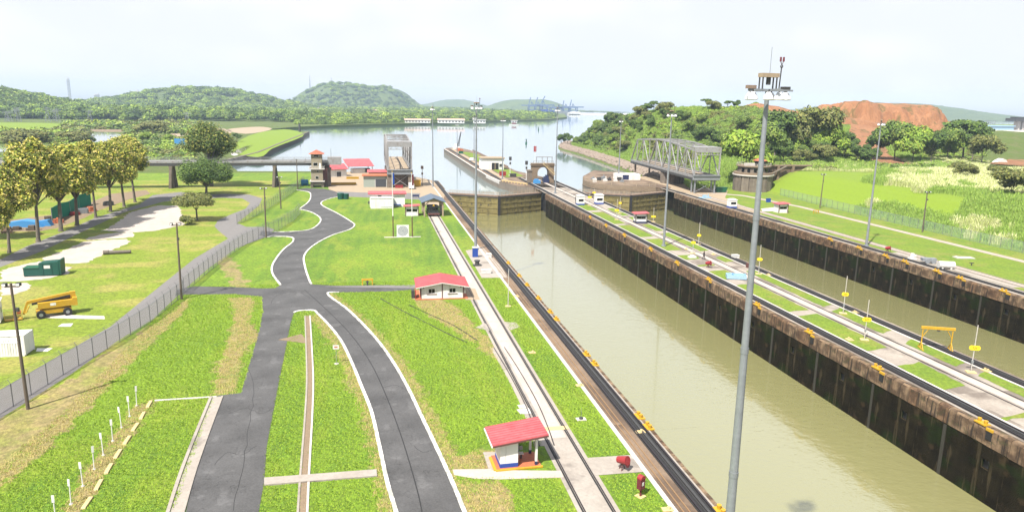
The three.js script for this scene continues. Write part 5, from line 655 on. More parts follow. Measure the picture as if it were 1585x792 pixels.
// ================================================================= high light masts
{
  const H0 = 32; const o = thing('light_mast', 'tall grey light mast in the right foreground, its foot below the picture', 'light mast', V(22.4, 0, -38.6), 0, 'tall steel light masts'); 
  part('pole', [cyl(0, 0, 31.2, 0, 0.33, 0.125, 14), cyl(0, 0, 0.4, 0, 0.6, 0.55, 14)], M.galv, o); part('collar', [8, 16, 24].map((y, i) => cyl(0, y, y + 0.35, 0, 0.305 - i * 0.052, 0.305 - i * 0.052, 14)), M.galv, o);
  part('ring_frame', [box(-1.25, 1.25, 31.15, 31.28, -0.08, 0.08), box(-0.08, 0.08, 31.15, 31.28, -1.1, 1.1), box(-1.25, 1.25, 31.15, 31.25, 0.5, 0.62)], M.galv, o);
  const dome = new THREE.LatheGeometry([[0.05, 0.38], [0.12, 0.38], [0.16, 0.3], [0.25, 0.17], [0.3, 0.0], [0.25, -0.04], [0, -0.05]].map(p => new THREE.Vector2(...p)), 16);
  [[-1.15, 0.3], [-0.35, 0.6], [0.25, 0.75], [1.05, 0.3], [0.75, 0.55], [-0.8, -0.5], [0.7, -0.6]].forEach(([x, z]) => { const l = part('luminaire', dome.clone().translate(x, 30.72, z), M.glasswhite, o); part('hanger', bar(V(x, 31.1, z), V(x, 31.25, z), 0.05), M.darksteel, l); });
  part('ballast_box', [box(-1.4, -0.85, 31.28, 31.46, -0.12, 0.14)], M.rust, o); part('ballast_box', box(0.95, 1.35, 31.2, 31.42, -0.15, 0.25), M.darksteel, o); part('platform_box', [box(-0.56, 0.56, 31.9, 32.12, -0.22, 0.22)], M.beige, o); part('platform_legs', [-0.48, 0.44].flatMap(x => [-0.16, 0.16].map(z => box(x - 0.03, x + 0.03, 31.28, 31.9, z - 0.03, z + 0.03))).concat([box(-0.1, 0.1, 31.5, 31.9, -0.08, 0.08)]), M.darksteel, o);
  part('antenna', bar(V(0.05, 32.1, 0), V(0.05, 33.5, 0), 0.015), M.galv, o); const bc = part('beacon_arm', [bar(V(0.75, 31.28, 0), V(0.8, 32.5, 0), 0.035), new THREE.TorusGeometry(0.07, 0.03, 6, 12).translate(0.8, 32.5, 0), bar(V(0.8, 32.58, 0), V(0.7, 32.78, 0), 0.02), bar(V(0.8, 32.58, 0), V(0.9, 32.78, 0), 0.02)], M.darksteel, o); part('beacon', [cyl(0.7, 32.76, 33.0, 0, 0.06, 0.05, 8), cyl(0.9, 32.76, 33.0, 0, 0.06, 0.05, 8)], M.darkred, bc);
  o.rotation.y = 0.1; o.scale.y = 1.042;
  const rest = [[[735.5, 386], [738, 150], 'light mast on the left lock wall beside the blue cabinet'], [[669.5, 289], [669, 160], 'light mast on the apron at the end of the left lock wall'], [[1027, 381], [1040, 163], 'light mast standing on a grass patch of the centre wall'], [[859, 299], [863, 161], 'light mast behind the centre wall next to the concrete arch'], [[957, 279], [961, 181], 'light mast on the right gate pier in front of the shore trees'], [[1341, 381], [1361, 178], 'light mast on the right lock wall before the red hill'], [[777, 277], [779, 180], 'thin far light mast on the approach wall by the crates'], [[733, 249], [733.5, 178], 'distant light mast behind the parked car on the approach wall'], [[707, 240], [706, 190], 'farthest light mast near the tip of the approach wall']];
  rest.forEach(([b, t, l], i) => { const p = G(...b), h = GZ(t[0], t[1], p.z).y; copy(o, l, p, [0.4, 1.2, 0.2, 0.8, 1.5, 0.9, 0.3, 1, 0.6][i], new THREE.Vector3(h / 32.6 > 1 ? 1 : 0.9, h / 33.2, h / 32.6 > 1 ? 1 : 0.9)); });
}
// ================================================================= number signs and posts of the centre wall
const numTex = s => { const cv = document.createElement('canvas'); cv.width = 256; cv.height = 112; const x = cv.getContext('2d'); x.fillStyle = '#e8c21a'; x.fillRect(0, 0, 256, 112); x.fillStyle = '#15120a'; x.font = 'bold 92px sans-serif'; x.textAlign = 'center'; x.textBaseline = 'middle'; x.fillText(s, 128, 60); const t = new THREE.CanvasTexture(cv); t.colorSpace = THREE.SRGBColorSpace; return t; };
function numberSign(label, base, topPx, signPx, txt, wd = 1.0) {
  const p = G(...base), h = topPx ? GZ(topPx[0], topPx[1], p.z).y : 3.2, y = GZ(signPx[0], signPx[1], p.z).y; const o = thing('distance_sign', label, 'sign', p, -0.45, 'yellow distance signs');
  part('post', cyl(0, 0, Math.max(h, y + 0.3), 0, 0.06, 0.05, 8), M.pale, o); part('footing', box(-0.55, 0.55, 0, 0.1, -0.45, 0.45), M.stop, o); part('bracket', box(-0.12, 0.12, 1.2, 1.55, -0.1, 0.1), M.galv, o);
  const sh = new THREE.Shape(); const a = wd / 2, b = 0.3; sh.moveTo(-a + 0.18, -b); sh.lineTo(a - 0.18, -b); sh.lineTo(a, -b + 0.16); sh.lineTo(a, b - 0.16); sh.lineTo(a - 0.18, b); sh.lineTo(-a + 0.18, b); sh.lineTo(-a, b - 0.16); sh.lineTo(-a, -b + 0.16); const g = new THREE.ExtrudeGeometry(sh, { depth: 0.05, bevelEnabled: false }); g.translate(0, y, 0.06); const bd = part('board', g, M.sign, o);
  if (txt) { const pl = new THREE.PlaneGeometry(wd * 0.8, 0.5).translate(0, y, 0.115); pl.userData.done = true; part('digits', pl, new THREE.MeshStandardMaterial({ map: numTex(txt), roughness: 0.6 }), bd); }
}
numberSign('yellow sign 725 on a tall pale post beside the yellow gantry', [1503, 576], [1516, 503], [1510, 538], '725', 1.25);
numberSign('yellow sign 625 on a tall pale post left of the yellow gantry', [1338, 526], [1346, 464], [1343, 494], '625', 1.15);
numberSign('yellow sign 420 on a tall pale post at the right rim', [1305, 485], [1311, 427], [1309, 455], '420', 1.0);
numberSign('plain yellow sign right of the foreground light mast', [1174, 424], [1179, 379], [1177, 401], null, 1.0);
numberSign('plain yellow sign at the right rim behind the walking man', [1081, 378], [1084, 344], [1082, 364], null, 0.95); numberSign('plain yellow sign left of the walking man', [1072, 392], null, [1073, 375], null, 1.0);
numberSign('plain yellow sign right of the pink roofed hut', [1011, 343], [1014, 321], [1012, 335], null, 1.3); numberSign('plain yellow sign left of the pink roofed hut', [959, 330], [960, 304], [960, 314], null, 0.9); numberSign('plain yellow sign on the walkway left of the pink roofed hut', [954, 340], [955, 308], [955, 325], null, 1.2);
numberSign('plain yellow sign left of the rim cabin', [912, 318], [912, 296], [912, 305], null, 1.3); numberSign('plain yellow sign behind the rim cabin', [919, 307], [920, 292], [920, 298], null, 1.2);
{
  const o = thing('gantry', 'yellow steel gantry frame standing on the centre wall', 'gantry', G(1448, 541), -0.38); const W = 2.1, h = 3.0; part('beam', box(-W, W, h - 0.16, h + 0.2, -0.12, 0.12), M.yellow, o); part('trolley', box(-0.1, 0.25, h - 0.4, h - 0.16, -0.1, 0.1), M.darksteel, o);
  for (const s of [-1, 1]) { const l = part('leg', [bar(V(s * (W - 0.25), 0.1, 0), V(s * (W - 0.25), h, 0), 0.08)], M.yellow, o); part('brace', [bar(V(s * (W - 0.25), h * 0.55, 0), V(s * (W - 1.0), h - 0.1, 0), 0.05)], M.yellow, l); part('foot', [bar(V(s * (W - 0.25), 1.1, 0), V(s * (W - 0.25), 0.08, 0.85), 0.06), bar(V(s * (W - 0.25), 1.1, 0), V(s * (W - 0.25), 0.08, -0.85), 0.06), box(s * (W - 0.25) - 0.08, s * (W - 0.25) + 0.08, 0, 0.14, -0.95, 0.95)], M.yellow, l); }
  // yellow caps over the wall niches and bollards of the centre wall
  const cap = thing('bollard', 'yellow bollard over a niche of the centre wall, nearest the camera', 'bollard', V(61.75, 0, -58.5), 0, 'yellow bollards along the centre wall'); part('base', box(-0.5, 0.3, -0.06, 0.08, -0.7, 0.7), M.yellow, cap); part('stub', [cyl(-0.1, 0.08, 0.42, -0.4, 0.17, 0.21, 10), cyl(-0.1, 0.08, 0.42, 0.4, 0.17, 0.21, 10)], M.yellow, cap); part('niche', box(-0.56, -0.42, -1.25, -0.3, 1.0, 1.7), M.black, cap); part('niche_lip', box(-0.58, -0.40, -0.3, -0.02, 0.95, 1.75), M.yellow, cap);
  ['second', 'third', 'fourth', 'fifth', 'sixth', 'seventh', 'eighth', 'ninth', 'tenth'].forEach((n, i) => copy(cap, 'yellow bollard over a niche of the centre wall, ' + n + ' from the camera', V(61.75, 0, -74.5 - i * 15.5 + (i * 7 % 3))));
  const zsR = [-95, -100.5, -106, -116, -122, -131, -137, -146, -157]; zsR.forEach((z, i) => copy(cap, 'yellow bollard on the right lock wall, ' + ['nearest', 'second', 'third', 'fourth', 'fifth', 'sixth', 'seventh', 'eighth', 'farthest'][i], V(111.75, 0, z), 0, 1, 'yellow bollards along the right wall'));
  const blk = [[1527, 574, 'nearest the camera'], [1324, 484, 'at the right rim in mid length'], [1315, 526, 'between walkway and left track'], [1062, 386, 'left of the walking man'], [1190, 426, 'right of the foreground mast'], [1104, 394, 'right of the walking man']]; const gb = done([box(-0.4, 0.4, 0, 0.12, -0.5, 0.5), cyl(0, 0.12, 0.35, 0.2, 0.15, 0.13, 8), cyl(0, 0.12, 0.35, -0.2, 0.15, 0.13, 8)]); blk.forEach(b => one('cleat', 'small yellow cleat on the centre wall ' + b[2], 'cleat', gb, M.stop, G(b[0], b[1]), 0, 'yellow cleats on the centre wall'));
  const lb = thing('skip', 'light blue open skip beside the walkway', 'skip', G(1139, 431), -0.35); part('side', [box(-1.8, 1.8, 0.1, 0.85, 0.85, 0.95), box(-1.8, 1.8, 0.1, 0.85, -0.95, -0.85), box(-1.8, -1.7, 0.1, 0.85, -0.85, 0.85), box(1.7, 1.8, 0.1, 0.85, -0.85, 0.85)], M.lightblue, lb); part('floor', box(-1.7, 1.7, 0.1, 0.3, -0.85, 0.85), M.lightblue, lb); part('divider', box(-0.6, -0.5, 0.3, 0.8, -0.85, 0.85), M.tarp, lb); part('skid', [box(-1.8, 1.8, 0, 0.1, 0.6, 0.8), box(-1.8, 1.8, 0, 0.1, -0.8, -0.6)], M.blue, lb);
  one('drum', 'dark cable drum beside the blue based cabin', 'drum', [new THREE.CylinderGeometry(1.2, 1.2, 0.2, 18).rotateZ(Math.PI / 2).translate(-0.5, 1.25, 0), new THREE.CylinderGeometry(1.2, 1.2, 0.2, 18).rotateZ(Math.PI / 2).translate(0.5, 1.25, 0), new THREE.CylinderGeometry(0.6, 0.6, 1.0, 14).rotateZ(Math.PI / 2).translate(0, 1.25, 0), box(-0.7, 0.7, 0, 0.2, -0.8, 0.8)], M.darksteel, G(894, 315));
  one('valve_box', 'white valve box on the right rim of the centre wall', 'box', [box(-0.7, 0.7, 0, 0.6, -0.5, 0.5), box(-0.75, 0.75, 0.6, 0.7, -0.55, 0.55)], M.whitePaint, G(1138, 399)); one('valve_box', 'low pale box left of the walkway behind the red drum', 'box', [box(-0.8, 0.8, 0, 0.35, -0.5, 0.5), box(-0.4, 0.4, 0.35, 0.6, -0.3, 0.3)], M.whitePaint, G(1071, 399));
  one('buffer_block', 'brown buffer block on the right rim beside the foreground mast', 'block', [box(-0.5, 0.5, 0, 0.9, -0.35, 0.35), cyl(0.2, 0.9, 1.2, 0, 0.15, 0.15, 8)], M.brown, G(1159, 414));
  // grass patches on the centre wall
  const gr = (pts, l) => { const w = pts.map(p => V(p[0], 0, p[1])), r = rng(Math.round(-pts[0][1] * 10)), d = []; for (let i = 0; i < w.length; i++) { const a = w[i], b = w[(i + 1) % w.length], n = Math.max(1, Math.round(a.distanceTo(b) / 1.2)); for (let k = 0; k < n; k++) { const q = a.clone().lerp(b, k / n); q.x += (r() - 0.5) * 0.28; q.z += (r() - 0.5) * 0.4; d.push(q); } } const m = part(numbered('grass'), plate(d, 0.02), M.grass, scene); m.userData = { kind: 'stuff', label: l }; };
  for (const [a, b] of [[-58.6, -60], [-67, -75.5], [-80.5, -97.5], [-99, -117], [-120.5, -128], [-131.5, -133.5], [-138, -143], [-147.5, -162], [-164.5, -182], [-184, -206], [-209, -222]]) gr([[64.5, a], [68.6 - (Math.abs(a * 7) % 10) * 0.06, a - 0.6], [68.6, b], [64.5, b + 0.8]], 'grass patch left of the walkway');
  for (const [a, b] of [[-62, -71.5], [-73.5, -84], [-87, -100], [-101, -128], [-134.5, -141], [-146, -170], [-172, -183.5], [-187, -196], [-198, -214]]) gr([[71.9, a], [74.4, a - 1], [74.4, b], [71.7 + (Math.abs(b * 3) % 10) * 0.12, b + 1.5]], 'grass patch right of the walkway');
}
{ // the man on the walkway
  const p = G(1089, 401), o = thing('person', 'man in dark clothes walking along the centre wall walkway', 'person', V(p.x, 0.05, p.z), 0.5);
  const bones = [[0.09, 0.95, 0, 0.11, 0.14, 0.5, 0.10, 0.085], [0.14, 0.5, 0.10, 0.075, 0.12, 0.09, -0.02, 0.05], [0.12, 0.06, -0.02, 0.05, 0.13, 0.04, 0.16, 0.04], [-0.09, 0.95, 0, 0.11, -0.12, 0.5, -0.04, 0.085], [-0.12, 0.5, -0.04, 0.075, -0.13, 0.10, -0.26, 0.05], [-0.13, 0.07, -0.26, 0.05, -0.14, 0.04, -0.1, 0.04], [0, 0.95, 0, 0.15, 0, 1.2, 0.01, 0.15], [0, 1.2, 0.01, 0.15, 0, 1.4, 0.02, 0.16], [-0.17, 1.4, 0.02, 0.07, 0.17, 1.4, 0.02, 0.07], [0.2, 1.4, 0.02, 0.065, 0.27, 1.12, -0.06, 0.052], [0.27, 1.12, -0.06, 0.05, 0.26, 0.86, 0.04, 0.036], [-0.2, 1.4, 0.02, 0.065, -0.27, 1.12, 0.06, 0.052], [-0.27, 1.12, 0.06, 0.05, -0.25, 0.9, 0.2, 0.036], [0, 1.42, 0.02, 0.06, 0, 1.54, 0.03, 0.055], [0, 1.6, 0.04, 0.095, 0, 1.68, 0.03, 0.1], [0.26, 0.86, 0.04, 0.038, 0.25, 0.74, 0.07, 0.03], [-0.25, 0.9, 0.2, 0.038, -0.24, 0.79, 0.25, 0.03]];
  const N = 64, mc = new MarchingCubes(N, new THREE.MeshBasicMaterial(), false, false, 60000); const S = 1.0, C = 0.92; mc.isolation = 0; const seg = (x, y, z, b) => { const dx = b[4] - b[0], dy = b[5] - b[1], dz = b[6] - b[2]; const t = clamp(((x - b[0]) * dx + (y - b[1]) * dy + (z - b[2]) * dz) / (dx * dx + dy * dy + dz * dz)); return Math.hypot(x - b[0] - dx * t, y - b[1] - dy * t, z - b[2] - dz * t) - lerp(b[3], b[7], t); };
  for (let k = 0; k < N; k++) for (let j = 0; j < N; j++) for (let i = 0; i < N; i++) { const x = (i / N * 2 - 1) * S, y = (j / N * 2 - 1) * S + C, z = (k / N * 2 - 1) * S; let d = 1; for (const b of bones) { const e = seg(x, y, z, b), h = clamp(0.5 + 0.5 * (d - e) / 0.05); d = lerp(d, e, h) - 0.05 * h * (1 - h); } mc.field[k * N * N + j * N + i] = -d; }
  mc.update(); const n = mc.count, P = mc.positionArray.slice(0, n * 3), Nn = mc.normalArray.slice(0, n * 3), col = new Float32Array(n * 3); for (let i = 0; i < n; i++) { P[i * 3] *= S; P[i * 3 + 1] = P[i * 3 + 1] * S + C; P[i * 3 + 2] *= S; const y = P[i * 3 + 1], x = P[i * 3]; const skin = y > 1.47 || (Math.abs(x) > 0.2 && y < 0.86); const c = skin ? [0.22, 0.12, 0.075] : y > 0.93 ? [0.018, 0.02, 0.024] : [0.03, 0.032, 0.045]; col.set(c, i * 3); }
  const g = new THREE.BufferGeometry(); g.setAttribute('position', new THREE.BufferAttribute(P, 3)); g.setAttribute('normal', new THREE.BufferAttribute(Nn, 3)); g.setAttribute('color', new THREE.BufferAttribute(col, 3)); g.userData.done = true; part('body', g, mat([1, 1, 1], 0.9, { vertexColors: true }), o);
  part('hair', new THREE.SphereGeometry(0.112, 14, 10, 0, Math.PI * 2, 0, Math.PI * 0.5).translate(0, 1.69, 0.015), M.black, o); part('nose', new THREE.ConeGeometry(0.02, 0.05, 6).rotateX(Math.PI / 2).translate(0, 1.63, 0.135), mat([0.22, 0.12, 0.075], 0.9), o);
}
// ================================================================= right bank gear
{
  const o = thing('control_tower', 'dark stained round control tower with orange cap on the right bank', 'tower', V(146.4, 0, -257.5)); const n = 14, R = 7.2; const f = []; for (let i = 0; i < n; i++) { const a = i / n * Math.PI * 2; f.push(box(-1.45, 1.45, 0, 6.0, R - 0.3, R).rotateY(a)); } part('drum', cyl(0, 0, 6.0, 0, R - 0.25, R - 0.25, 28), M.streak, o); f.forEach(g => part('facing', g, M.streak, o)); part('ledge', cyl(0, 6.0, 6.5, 0, R + 0.6, R + 0.6, 24), M.pale, o); part('parapet', cyl(0, 6.5, 7.2, 0, R + 0.3, R + 0.3, 24), M.archstone, o);
  part('upper_storey', [cyl(0, 7.0, 9.4, 0, R - 1.2, R - 1.2, 14)], M.streak, o); for (let i = 0; i < 7; i++) { const a = -1.2 + i * 0.4; part('window', box(-0.55, 0.55, 7.6, 8.8, R - 1.3, R - 1.05).rotateY(a), M.glass, o); } part('terrace', cyl(0, 9.4, 9.75, 0, R - 0.6, R - 0.6, 20), M.archstone, o); part('terrace_rail', [new THREE.TorusGeometry(R - 0.8, 0.07, 5, 28).rotateX(Math.PI / 2).translate(0, 10.6, 0), ...Array.from({ length: 20 }, (_, i) => cyl(Math.cos(i / 20 * 6.283) * (R - 0.8), 9.75, 10.6, Math.sin(i / 20 * 6.283) * (R - 0.8), 0.07, 0.07, 5))], M.pale, o);
  part('lantern', [cyl(2.2, 9.7, 11.6, 0.5, 2.0, 2.0, 8)], M.darksteel, o); part('roof', new THREE.ConeGeometry(3.0, 1.2, 8).translate(2.2, 12.2, 0.5), M.orangeroof, o); part('terrace_wall', box(-5, -1, 9.7, 10.8, 1.5, 2.5), M.pale, o);
  const rw = thing('retaining_wall', 'buttressed concrete retaining wall between the round tower and the green bank', 'wall', V(152.8 - 143 * 1.17, 0, -10.6)); rw.scale.x = 1.17; part('wall', prismZ([[143, 0.0], [156, 7.6], [159, 9.2], [143, 9.2]].map(p => [p[0], p[1]]), -250, -249), M.archpale || (M.archpale = mat([0.40, 0.32, 0.24], 0.9, { map: T.concrete })), rw); part('cap', box(142, 160, 9.2, 9.7, -250.4, -248.4), M.archstone, rw); for (const x of [147.5, 153]) part('buttress', box(x - 0.4, x + 0.4, x < 150 ? 3 : 6, 9.2, -249, -248.2), M.archstone, rw); part('handrail', [bar(V(142, 10.6, -248.6), V(158, 10.6, -248.6), 0.06), ...[142, 146, 150, 154, 158].map(x => bar(V(x, 9.7, -248.6), V(x, 10.6, -248.6), 0.06)), beam(V(143.6, 5.8, -247.6), V(150, 9.4, -247.6), 0.9, 0.3), beam(V(143.6, 3.4, -247.4), V(151, 0.4, -246), 0.5, 0.3)], M.streak, rw);
  struct('path', plate([V(117.4, 0, 0), V(117.4, 0, -247), V(120, 0, -247), V(120, 0, 0)], 0.02), M.pathtan, 'pale tow path of the right bank'); for (const x of [117.8, 119.6]) struct('rail', box(x - 0.05, x + 0.05, 0.02, 0.07, -247, 0), M.rail, 'rail of the right tow path');
  struct('path', plate([V(137.3, 0, 0), V(137.3, 0, -212), V(133, 0, -240), V(125, 0, -248), V(125, 0, -251), V(135, 0, -243), V(139.6, 0, -213), V(139.6, 0, 0)], 0.02), M.pathtan, 'footpath along the right lawn');
  struct('pavement', plate([V(115.6, 0, -108), V(115.6, 0, -140), V(117.3, 0, -140), V(117.3, 0, -108)], 0.016), M.concrete, 'concrete strip at the right lock wall'); struct('pavement', plate([V(115.6, 0, -196), V(115.6, 0, -312), V(134, 0, -312), V(135, 0, -255), V(124, 0, -236)], 0.013), M.beige, 'dusty ground at the right swing bridge');
  const pipe = (l, px, g, m) => one('pipe_unit', l, 'machine', g, m, G(...px), -0.3);
  pipe('white pump unit on the right lock wall, smaller of two', [1412, 401], [box(-0.8, 0.8, 0, 0.25, -0.5, 0.5), cyl(0, 0.25, 1.3, 0, 0.5, 0.35, 12), box(-0.3, 0.7, 0.6, 1.0, -0.2, 0.2)], M.whitePaint); pipe('pump trailer with dark wheels on the right lock wall', [1440, 407], [box(-1.8, 1.0, 0.5, 1.1, -0.6, 0.6), new THREE.CylinderGeometry(0.5, 0.5, 0.3, 14).rotateX(Math.PI / 2).translate(-0.9, 0.5, 0.75), new THREE.CylinderGeometry(0.5, 0.5, 0.3, 14).rotateX(Math.PI / 2).translate(0.3, 0.5, 0.75)], M.galv); pipe('white tank lying on the right lock wall', [1464, 416], [new THREE.CylinderGeometry(0.75, 0.75, 3.0, 16).rotateZ(Math.PI / 2).translate(0, 0.85, 0), box(-1, -0.7, 0, 0.4, -0.6, 0.6), box(0.7, 1, 0, 0.4, -0.6, 0.6)], M.whitePaint);
  one('slab', 'pale flat slab on the right lawn', 'slab', [box(-2, 2, 0, 0.15, -0.9, 0.9), box(-1.6, -1.2, 0, 0.3, -0.7, 0.7)], M.pale, G(1492, 399), -0.2); one('valve', 'small dark valve on the right lawn', 'valve', [cyl(0, 0, 0.6, 0, 0.12, 0.1, 8), box(-0.5, 0.5, 0.5, 0.65, -0.1, 0.1)], M.darksteel, G(1504, 411)); one('hydrant_guard', 'yellow guard frame on the right lawn beside the footpath', 'guard frame', [box(-0.9, -0.7, 0, 0.9, -0.1, 0.1), box(0.7, 0.9, 0, 0.9, -0.1, 0.1), box(-0.9, 0.9, 0.8, 1.05, -0.1, 0.1), cyl(0, 0, 0.7, 0, 0.15, 0.12, 8)], M.yellow, G(1263, 330));
  one('bin', 'green skip bin near the right swing bridge', 'bin', [prismZ([[-1.8, 0.2], [1.8, 0.2], [2.3, 1.8], [-2.3, 1.8]], -2, 0), box(-2.4, 2.4, 1.8, 1.95, -2.1, 0.1), box(-1.5, 1.5, 0, 0.2, -1.8, -0.2)], M.green, G(1117, 298)); one('cabinet', 'blue box on the lawn behind the round tower path', 'cabinet', [box(-0.7, 0.7, 0, 1.2, -0.7, 0), box(-0.75, 0.75, 1.2, 1.3, -0.75, 0.05)], M.blue, G(1190, 313)); one('machine', 'pale blue machine on the concrete by the right gate', 'machine', [box(-2.2, 2.2, 0, 0.4, -1.2, 0), box(-0.8, 0.6, 0.4, 1.2, -0.9, -0.2), cyl(1.2, 0.4, 1.5, -0.5, 0.25, 0.2, 8)], M.lightblue, G(1092, 307));
  struct('path', plate(GP([[1178, 323], [1197, 321], [1200, 327], [1180, 327]]), 0.03), M.pale, 'kiosk path');
}
// ================================================================= right bank terrain
const shore = [[-262, 117], [-320, 130], [-340, 137], [-370, 139], [-425, 144], [-490, 149], [-560, 152], [-610, 165], [-650, 185], [-690, 225], [-760, 330], [-900, 560], [-1200, 900]];
const interp = (t, z) => { for (let i = 0; i + 1 < t.length; i++) if (z <= t[i][0] && z >= t[i + 1][0]) return lerp(t[i][1], t[i + 1][1], (t[i][0] - z) / (t[i][0] - t[i + 1][0])); return z > t[0][0] ? t[0][1] : t[t.length - 1][1]; };
const ridge = [[172, -605, 8], [182, -545, 17], [190, -490, 25], [202, -448, 30], [232, -420, 31], [270, -410, 26], [320, -425, 20], [400, -430, 19], [520, -430, 17]];
function hR(x, z) {
  const base = z > -262 ? 148 : lerp(148, interp(shore, z) + 14, sstep(-262, -300, z)); const bk = sstep(0, 1, (x - base) / 19) * 7.4;
  let r = 0; for (let i = 0; i + 1 < ridge.length; i++) { const [ax, az, ah] = ridge[i], [bx, bz, bh] = ridge[i + 1]; const t = clamp(((x - ax) * (bx - ax) + (z - az) * (bz - az)) / ((bx - ax) ** 2 + (bz - az) ** 2)); const d = Math.hypot(x - lerp(ax, bx, t), z - lerp(az, bz, t)); r = Math.max(r, (lerp(ah, bh, t) - 7) * Math.exp(-((d / 62) ** 2))); }
  r *= sstep(0, 26, x - interp(shore, z) - 8); if (z > -300) r *= sstep(-262, -320, z);
  const n = (fbm(x * 0.03, z * 0.03, 4, 401) - 0.5) * 3 * sstep(0, 30, x - base - 14);
  let h = bk + r + n; const s = x - interp(shore, z); if (z < -262) h = s < 0 ? Math.max(-6, s * 0.5) - 0.4 : Math.min(h, s * 0.9) - 0.4; else h = Math.max(h, 0); return h;
}
function field(x0, x1, z0, z1, nx, nz, fn, keep) {
  const P = [], idx = [], uv = []; for (let j = 0; j <= nz; j++) for (let i = 0; i <= nx; i++) { const x = lerp(x0, x1, i / nx), z = lerp(z0, z1, j / nz); P.push(x, fn(x, z), z); uv.push(x, z); }
  for (let j = 0; j < nz; j++) for (let i = 0; i < nx; i++) { const a = j * (nx + 1) + i, b = a + 1, c = a + nx + 1, d = c + 1; if (keep && !keep(lerp(x0, x1, (i + .5) / nx), lerp(z0, z1, (j + .5) / nz))) continue; idx.push(a, c, b, b, c, d); }
  const g = new THREE.BufferGeometry(); g.setAttribute('position', new THREE.Float32BufferAttribute(P, 3)); g.setAttribute('uv', new THREE.Float32BufferAttribute(uv, 2)); g.setIndex(idx); g.computeVertexNormals(); if (g.attributes.normal.getY(0) < 0) { for (let i = 0; i < idx.length; i += 3) { const t = idx[i + 1]; idx[i + 1] = idx[i + 2]; idx[i + 2] = t; } g.setIndex(idx); g.computeVertexNormals(); } g.userData.done = true; return g;
}
struct('terrain', field(115.3, 515.3, -660, -262, 200, 200, hR), M.meadow, 'rough grassy hillside of the right bank'); struct('terrain', field(115.3, 515.3, -262, 40, 200, 150, hR), M.grass, 'lawn and slope of the right bank');
struct('terrain', field(515.3, 1400, -1300, 40, 60, 80, (x, z) => 5 + fbm(x * 0.01, z * 0.01, 3, 405) * 5 - 9 * sstep(20, -40, x - interp(shore, z))), M.grass, 'flat land far to the right');
M.bank = mat([0.20, 0.295, 0.012], 0.95, { map: T.grain, ...bump(0.06) });
struct('lawn', field(147.6, 215, -256, -150, 60, 90, (x, z) => hR(x, z) + 0.03, (x, z) => x < 168 + (z < -225 ? 30 : 0) + (fbm(x * 0.12, z * 0.12, 3, 7) - 0.5) * 22 && !(x < 156 && z > -200) && z < -150 - (x - 148) * 0.6 - 12), M.bank, 'bright mown grass bank on the right');
struct('path', ribbon([0, 0.25, 0.5, 0.75, 1].map(t => { const x = lerp(150, 168, t), z = lerp(-212, -236, t); return V(x, hR(x, z) + 0.0, z); }), 0.8, 0, 0.08).translate(0, 0, 0), M.pale, 'narrow steps up the bank');
// the cut red hill: flat top, gullied flanks
M.soil.bumpScale = 0.5;
function hMound(x, z) { const cx = 334, cz = -440, ax = Math.abs(x - cx) / 48, az = Math.abs(z - cz) / 46; const d = Math.max(ax, az) * 0.6 + Math.hypot(ax, az) * 0.4; const g = (fbm(x * 0.09, z * 0.09, 4, 411) - 0.5) * 0.30 + (fbm(x * 0.3, z * 0.3, 3, 415) - 0.5) * 0.12; const p = sstep(1.02, 0.62, d + g); const sh = sstep(1.5, 0.9, Math.hypot((x - 285) / 62, (z + 425) / 40) + g); const ed = sstep(0, 9, Math.min(x - 225, 425 - x, z + 500, -385 - z)); return hR(x, z) - 1.5 + ed * (Math.max(p * (33.5 - 15) * 0.94, sh * 4.5) + (fbm(x * 0.2, z * 0.2, 3, 418) - 0.5) * 1.6); }
struct('red_hill', field(225, 425, -500, -385, 130, 80, hMound), M.soil, 'flat topped hill of bare red earth');
{ const strip = (pts, w, l) => { const s = spline(pts, 8), P = []; const L = s.map((p, i) => { const a = s[Math.max(0, i - 1)], b = s[Math.min(s.length - 1, i + 1)], d = b.clone().sub(a).normalize(), n = V(-d.z, 0, d.x); return Array.from({ length: 7 }, (_, k) => { const q = p.clone().addScaledVector(n, (k / 6 - 0.5) * w * (0.8 + 0.5 * fbm(i * 0.4, k, 2, 3))); q.y = hR(q.x, q.z) + 0.35 + (fbm(q.x * 0.3, q.z * 0.3, 2, 5) - 0.5) * 0.5; return q; }); }); for (let i = 0; i + 1 < L.length; i++) for (let k = 0; k < 6; k++) P.push(L[i][k], L[i][k + 1], L[i + 1][k + 1], L[i][k], L[i + 1][k + 1], L[i + 1][k]); const g = new THREE.BufferGeometry().setFromPoints(P); g.computeVertexNormals(); struct('red_slope', flipUp(g), M.soil, l); };
  strip([V(296, 0, -392), V(272, 0, -362), V(252, 0, -330), V(238, 0, -300), V(234, 0, -285)], 17, 'bare red gully between the trees'); strip([V(236, 0, -420), V(262, 0, -406), V(300, 0, -398)], 20, 'bare red cut left of the red hill'); strip([V(300, 0, -285), V(330, 0, -300), V(360, 0, -310), V(420, 0, -330)], 30, 'red earth bank at the right edge'); }

